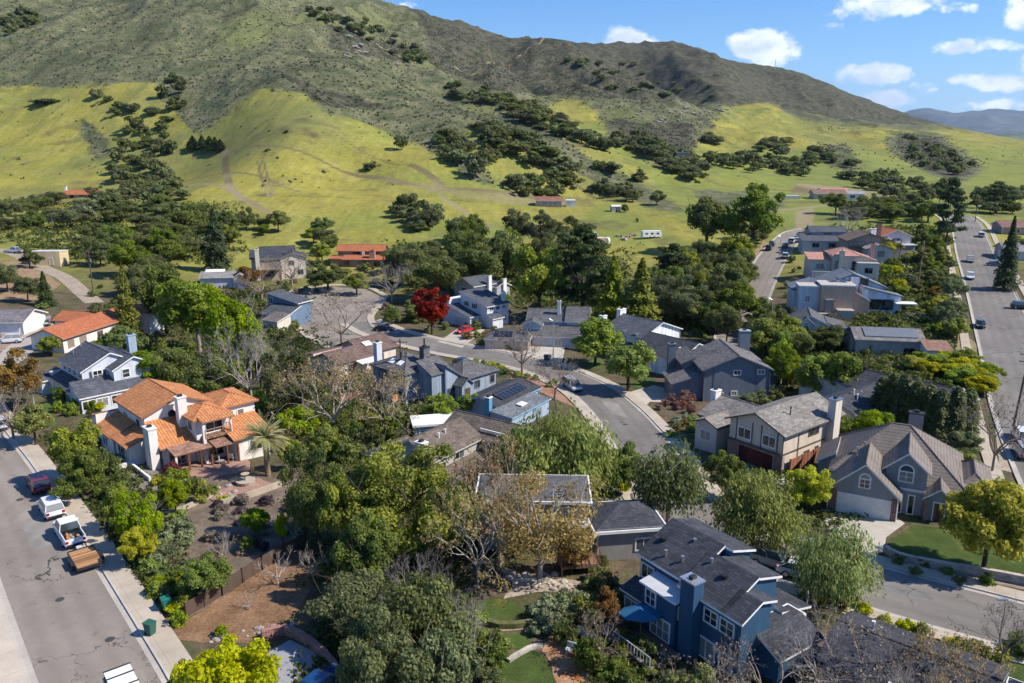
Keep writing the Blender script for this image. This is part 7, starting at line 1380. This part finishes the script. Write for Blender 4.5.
for i,(poly,n,wr,lab,grp,sd) in enumerate([
 ([(140,92),(185,78),(200,100),(178,118),(165,150),(150,158),(135,130),(150,118)],17,(8,14),'dark shrubby oak in the gully of the left hill','oaks in the left gully',21),
 ([(88,98),(128,96),(140,118),(120,128),(95,118)],6,(9,14),'dark oak on the open left hillside above the ranch house','oaks on the left hillside',22),
 ([(100,135),(165,128),(175,160),(130,182),(100,160)],12,(7,12),'dark oak in the lower part of the left gully','oaks low in the left gully',23),
 ([(192,146),(224,146),(222,152),(194,152)],9,(8,12),'dark dense conifer in the clump by the vertical dirt track','conifer clump by the dirt track',24),
 ([(478,128),(500,128),(560,160),(575,178),(570,186),(530,165),(482,142)],34,(13,19),'dark oak in the long line descending the middle hill','long oak line in the middle',25),
 ([(506,108),(530,106),(565,120),(600,142),(612,152),(590,150),(555,135),(515,120)],32,(13,20),'dark oak in the upper line below the ridge','upper oak line below the ridge',26),
 ([(432,88),(470,84),(530,104),(520,112),(470,104)],18,(12,18),'dark oak on the high slope under the skyline','oaks on the high slope',27),
 ([(610,138),(640,140),(690,158),(705,180),(680,180),(655,160),(620,150)],36,(11,17),'dark oak around the perched grey modern house','oaks around the modern house',28),
 ([(600,185),(640,200),(660,205),(645,208),(595,192)],10,(8,12),'dark oak on the lower right of the scrub spur','oaks on the lower scrub spur',29),
 ([(700,152),(760,162),(812,172),(810,178),(740,172),(700,160)],26,(10,15),'dark oak in the horizontal line across the right grassland','oak line on the right grassland',30),
 ([(702,136),(725,142),(722,148),(700,144)],5,(11,15),'dark oak in the small group below the far right scrub','small oak group right of the modern house',31),
 ([(758,140),(786,140),(786,150),(758,152)],7,(13,19),'dark oak in the round group on the right hill','round oak group on the right hill',32),
 ([(838,176),(890,178),(905,186),(880,192),(845,190)],16,(10,15),'dark oak beside the hillside estate','oaks beside the estate',33),
 ([(870,196),(930,186),(950,198),(930,206),(890,206)],16,(8,13),'dark oak in the pasture above the right hand street','oaks above the right street',34),
 ([(395,212),(430,210),(436,226),(420,236),(400,222)],9,(7,11),'dark oak in the hollow of the grass field','oaks in the field hollow',35),
 ([(508,184),(556,184),(560,198),(512,198)],8,(10,14),'spreading dark oak over the small red brown farmhouse','oaks over the field farmhouse',36),
 ([(436,138),(500,158),(500,168),(440,160)],16,(7,12),'grey green oak on the scrub slope in the middle','oaks on the scrub slope',37),
 ([(0,22),(20,12),(38,8),(45,18),(10,40)],14,(9,15),'dark oak in the crease at the upper left','oaks in the upper left crease',38),
 ([(300,12),(345,8),(400,40),(440,60),(420,70),(360,40),(310,24)],34,(10,16),'dark oak speckling the skyline slope','oaks on the skyline slope',39),
 ([(560,60),(640,60),(720,90),(700,108),(620,100)],26,(12,20),'dark shrubby oak on the shaded far mountainside','oaks on the far mountainside',40),
 ([(885,138),(925,138),(950,152),(975,170),(950,176),(915,166),(890,150)],30,(8,13),'dark shrub in the hollow of the far right green hill','shrubs in the right hill hollow',41),
 ([(720,160),(760,158),(830,150),(855,160),(850,170),(800,165)],14,(9,14),'dark shrub on the green hills of the right','shrubs on the right green hills',42),
]): fillband(['far_oak','far_bush','far_oak'] if i!=3 else ['conifer'],poly,n,(5,9) if i!=3 else (7,9),wr,lab,grp,.55,sd)
for t in [('far_bush',44,98,104,34,'flat dark bush alone on the upper left grassland'),('far_oak',240,136,156,1,'') ,('far_oak',402,132,150,17,'single dark oak on the middle grassland left of the oak line'),('far_bush',371,162,170,22,'low dark bush on the open grass below the single oak'),('far_oak',446,126,140,26,'broad dark oak where the scrub spur meets the grass'),('far_grey',474,154,178,26,'grey eucalyptus standing alone by the dirt road'),('far_grey',458,146,164,28,'brownish oak uphill of the lone grey eucalyptus'),('far_bush',267,148,151,7,'tiny dark bush beside the vertical dirt track'),('far_bush',286,130,133,6,'tiny bush high on the middle grassland'),('far_oak',612,160,174,26,'dark oak between scrub spur and modern house'),('far_oak',640,168,182,18,'small dark oak below the modern house'),('far_bush',625,204,212,9,'round bush alone beside the dirt road'),('far_bush',637,218,222,5,'tiny bush in the open field above the caravan'),('far_oak',430,208,230,22,'round oak in the middle of the grass field hollow'),('far_bush',690,212,222,5,'lone reddish bush on the open field'),('far_oak',600,158,170,16,'small oak upslope of the dirt road'),('far_oak',738,208,226,12,'dark tree at the corner of the right field')]:
    if t[5]: tree(*t)
def H_(k,n,poly,hr,wr,lab,grp,sd,sp=.62): band(k,poly,n,hr,wr,lab,grp,sp,sd,cat='shrub')
g='garden shrubs '
H_(['shrub_g','shrub_m','shrub_y','shrub_l'],15,[(150,480),(200,470),(235,500),(205,530),(165,520),(150,505)],(1,2),(1.2,2.4),'rounded green shrub in the upper villa garden',g+'in the upper villa garden',51)
H_(['shrub_p','shrub_e'],18,[(140,560),(182,528),(194,540),(152,578)],(1.2,2),(1.6,2.6),'silvery grey shrub in the diagonal drift beside the pavement',g+'in the silvery drift',52,.5)
H_(['shrub_y','shrub_l','shrub_g','shrub_m'],18,[(150,580),(180,570),(205,590),(190,610),(172,618),(150,596)],(.9,1.6),(1.2,2.2),'round yellow green shrub between the pavement and the board fence',g+'by the board fence',53)
H_(['shrub_y','shrub_l','shrub_m'],14,[(50,400),(100,396),(105,412),(60,420)],(1.6,2.6),(1.8,2.8),'yellow green hedge shrub in front of the pale blue house',g+'in the yellow hedge',54,.5)
H_(['shrub_m','shrub_d','shrub_g'],16,[(75,440),(100,450),(135,500),(150,545),(165,575),(150,590),(118,520),(80,470)],(1.4,2.6),(1.8,3),'green shrub under the street trees beside the left pavement',g+'under the street trees',55,.5)
H_(['shrub_t','shrub_x','shrub_t'],20,[(200,505),(300,500),(305,535),(250,570),(215,560)],(.7,1.3),(1.2,2.4),'dry brown shrub in the bare mulch garden',g+'in the mulch garden',56,.9)
H_(['shrub_v'],9,[(652,402),(690,402),(700,410),(690,414),(655,412)],(1.4,1.9),(1.8,2.8),'dusky pink flowering shrub in the hedge before the blue grey house',g+'dusky pink hedge',57,.45)
H_(['shrub_g','shrub_e','shrub_u','shrub_p'],22,[(658,422),(700,415),(725,430),(735,455),(700,448),(672,440)],(.8,1.6),(1.3,2.4),'small mixed shrub in the bed before the beige house wing',g+'before the beige house',58)
H_(['shrub_m','shrub_o','shrub_u','shrub_g'],26,[(465,322),(488,330),(520,345),(515,352),(490,348),(462,340)],(1,2),(1.4,2.6),'green or rusty shrub on the bank beside the red car driveway',g+'beside the red car',59,.5)
H_(['shrub_l','shrub_y'],16,[(468,364),(476,360),(555,384),(552,390)],(1.0,1.3),(1.6,2.1),'clipped yellow green hedge shrub along the kerb above the solar house',g+'clipped kerb hedge',60,.45)
H_(['shrub_p','shrub_e','shrub_p'],11,[(532,616),(548,604),(580,604),(582,618),(545,640),(532,634)],(1.4,2.4),(1.6,2.8),'pale silver green shrub beside the small lawns',g+'by the small lawns',61,.5)
H_(['shrub_m','shrub_d','shrub_g'],14,[(462,600),(486,640),(500,660),(490,683),(470,683),(450,620)],(1,2.2),(1.6,3),'dark green shrub at the lawn edge in the lower garden',g+'at the lawn edge',62,.5)
H_(['shrub_g','shrub_m'],7,[(895,560),(960,572),(1000,582),(1000,588),(940,582),(895,568)],(.8,1.0),(1.3,1.7),'clipped round shrub on the slope below the curved lawn wall',g+'below the lawn wall',63,1.2)
H_(['shrub_o','shrub_t','shrub_y','shrub_u'],24,[(800,600),(840,596),(870,612),(935,640),(990,660),(985,668),(900,640),(830,610)],(.8,1.5),(1.2,2.2),'straw coloured shrub on the bank above the lower houses',g+'on the straw bank',64)
H_(['shrub_m','shrub_o','shrub_d'],30,[(600,560),(640,640),(700,683),(640,700),(590,683),(560,640)],(1,2.4),(1.4,2.8),'dark shrub in the shade beside the deep blue house',g+'beside the deep blue house',65,.6)
H_(['shrub_m','shrub_d','shrub_o','shrub_g'],40,[(310,430),(420,420),(430,452),(400,470),(330,470)],(1.4,3),(2,3.6),'leafy shrub between the bare sycamores and the very large olive tree',g+'below the sycamores',66,.5)
H_(['shrub_m','shrub_d','shrub_o','shrub_t'],40,[(300,300),(300,345),(280,345),(250,330),(250,300),(300,262),(390,270),(385,282),(310,285)],(1.2,2.6),(2,3.6),'leafy shrub around the turning circle',g+'around the turning circle',67,.6)
H_(['shrub_m','shrub_o','shrub_g','shrub_t'],30,[(388,300),(425,310),(450,320),(445,335),(415,330),(385,322),(378,308)],(1,2.2),(1.6,3),'mixed shrub on the bed inside the street bend',g+'inside the street bend',68,.6)
H_(['shrub_d','shrub_m','shrub_o'],40,[(770,400),(860,340),(930,345),(960,420),(880,440),(840,470),(820,440),(770,405)],(1.4,3),(2,3.6),'dark leafy shrub filling the gardens around the rambling dark roof',g+'around the rambling roof',69,.6)
H_(['shrub_d','shrub_m','shrub_o','shrub_g'],60,[(20,300),(160,290),(280,300),(290,420),(160,400),(150,350),(40,345)],(1.6,3.4),(2.4,4.4),'leafy understorey shrub in the left tree belt',g+'in the left tree belt',70,.6)
H_(['shrub_d','shrub_m','shrub_g'],40,[(500,300),(620,300),(700,330),(700,345),(615,360),(560,350),(505,315)],(1.4,3),(2,4),'leafy shrub around the white roofed street corner houses',g+'around the corner houses',71,.6)
H_(['shrub_m','shrub_e','shrub_o','shrub_t'],44,[(790,300),(860,300),(930,300),(960,345),(850,320),(790,335),(780,260),(800,262)],(1.2,2.6),(2,4),'hillside garden shrub below the tan block house',g+'below the tan block',72,.6)
H_(['shrub_o','shrub_m'],8,[(930,655),(1024,640),(1024,660),(960,670)],(.8,1.4),(1.2,2.2),'low shrub at the corner of the lower right lawn',g+'by the lower right lawn',73)
for t in [('shrub_r',172,457,476,22,'bright crimson shrub at the corner of the villa patio'),('shrub_y',184,590,609,24,'round golden yellow shrub beside the green bins, larger one'),('shrub_l',178,607,624,19,'round lime shrub beside the green bins, smaller one'),('shrub_l',222,622,635,17,'round lime shrub below the board fence'),('shrub_o',200,476,502,24,'rusty olive shrub on the villa path'),('shrub_y',188,564,582,15,'golden shrub in the middle of the dark garden trees')]: tree(*t)
tree('yellow',232,634,740,112,'big yellow green tree cut by the bottom edge beside the left street',name='broadleaf_tree')
tree('olive',190,655,725,50,'yellow green tree at the very bottom next to the pavement corner',name='broadleaf_tree')
for t in [('bare_grey',820,620,705,96,'bare pale branched tree sprawling over the lower dark roof, left one'),('bare_brown',880,628,715,110,'bare brown tree sprawling over the lower dark roof, middle one'),('sycamore',940,640,730,90,'bare twiggy tree sprawling over the lower dark roof, right one'),('bare_brown',770,640,720,100,'bare brown tree at the bottom edge beside the deep blue house'),('bare_brown',700,648,730,80,'half leafed brown tree at the bottom edge below the umbrella'),('bare_grey',905,650,740,80,'grey twiggy tree over the far end of the lower dark roof'),('olive',690,655,735,70,'yellowish green tree at the bottom edge below the deep blue house'),('bare_brown',1000,600,668,40,'thin bare tree beside the leaning street pole')]: tree(*t)
for t in [('pruned',240,498,530,30,'low pruned leafless tree in the mulch garden, left one'),('pruned',225,525,560,34,'low pruned leafless tree in the mulch garden, lower one'),('pruned',278,545,585,44,'leafless fruit tree on the orange slope below the fence'),('pruned',313,536,578,34,'grey leafless fruit tree at the fence end'),('pruned',250,585,610,26,'small leafless fruit tree in the middle of the orange slope'),('pruned',295,505,545,26,'reddish leafless shrubby tree against the fence')]: tree(*t)
def understory():
    """low leafy cover under the groves"""
    rng=np.random.default_rng(8); Q=[]
    for poly,n in [([(310,440),(470,440),(470,520),(470,570),(440,630),(460,683),(300,700),(330,600),(300,520)],2800),([(130,290),(280,290),(300,420),(260,430),(150,395),(100,350)],2600),([(640,300),(740,262),(760,340),(700,335)],1800),([(390,245),(620,250),(620,330),(500,300),(400,290)],2400),([(740,330),(960,330),(1000,400),(880,430),(790,400)],2200),([(560,430),(640,470),(660,520),(600,500),(500,470)],900),([(690,460),(850,480),(850,560),(720,545)],900),([(610,620),(660,650),(740,683),(1000,683),(1000,720),(600,720)],1800),([(60,430),(150,500),(170,590),(140,600),(90,500)],1200),([(0,200),(220,205),(220,262),(90,262),(0,240)],2400),([(840,225),(950,230),(960,345),(850,330)],2200),([(290,330),(300,430),(420,440),(440,400),(370,400),(350,380)],1500)]:
        P=np.array(poly,float); lo=P.min(0); hi=P.max(0); c=0; g=[]
        q=lo+(hi-lo)*rng.random((n*2,2)); q=q[inpoly(q,P)][:n]
        for a in q[::6]: g.append(G(*a))
        g=np.array(g); k=rng.integers(0,len(g),n); X=g[k,:2]+rng.normal(0,1.6,(n,2))*np.clip(g[k,1:2]/90,.6,3); Q.append(np.stack([X[:,0],X[:,1],T(X[:,0],X[:,1])],-1))
    Q=np.vstack(Q); ok=np.ones(len(Q),bool)
    for cc,w in [(cl_,5),(mc,5),(s2c,6),(s3c,8.5)]:
        d=np.min(np.hypot(Q[:,None,0]-cc[None,:,0],Q[:,None,1]-cc[None,:,1]),1); ok&=d>w+1.2
    Q=Q[ok]; k=9; r=rng.uniform(.3,.9,len(Q))*np.clip(Q[:,1]/100,.8,1.8); c=np.repeat(Q,k,0)+unit(len(Q)*k,rng)*np.repeat(r,k)[:,None]*np.array([1,1,.6])+np.array([0,0,.25]); V,F_=cards(c,vnorm(unit(len(c),rng)+np.array([0,0,.5])),.32*np.clip(np.repeat(Q[:,1],k)/90,.8,2.4)*rng.uniform(.6,1.3,len(c)),1.4,rng=rng)
    me=npmesh('undergrowth',V,F_,[M('leaf',(.035,.05,.016),(.13,.145,.045))],np.repeat(rng.random(len(Q)),k)*.6+rng.random(len(c))*.4); tag(mobj('undergrowth',me),'low mixed ivy and weeds covering the soil beneath the groves','undergrowth',kind='stuff')
understory()

grow()
SC.world.cycles.sampling_method='MANUAL'; SC.world.cycles.sample_map_resolution=256
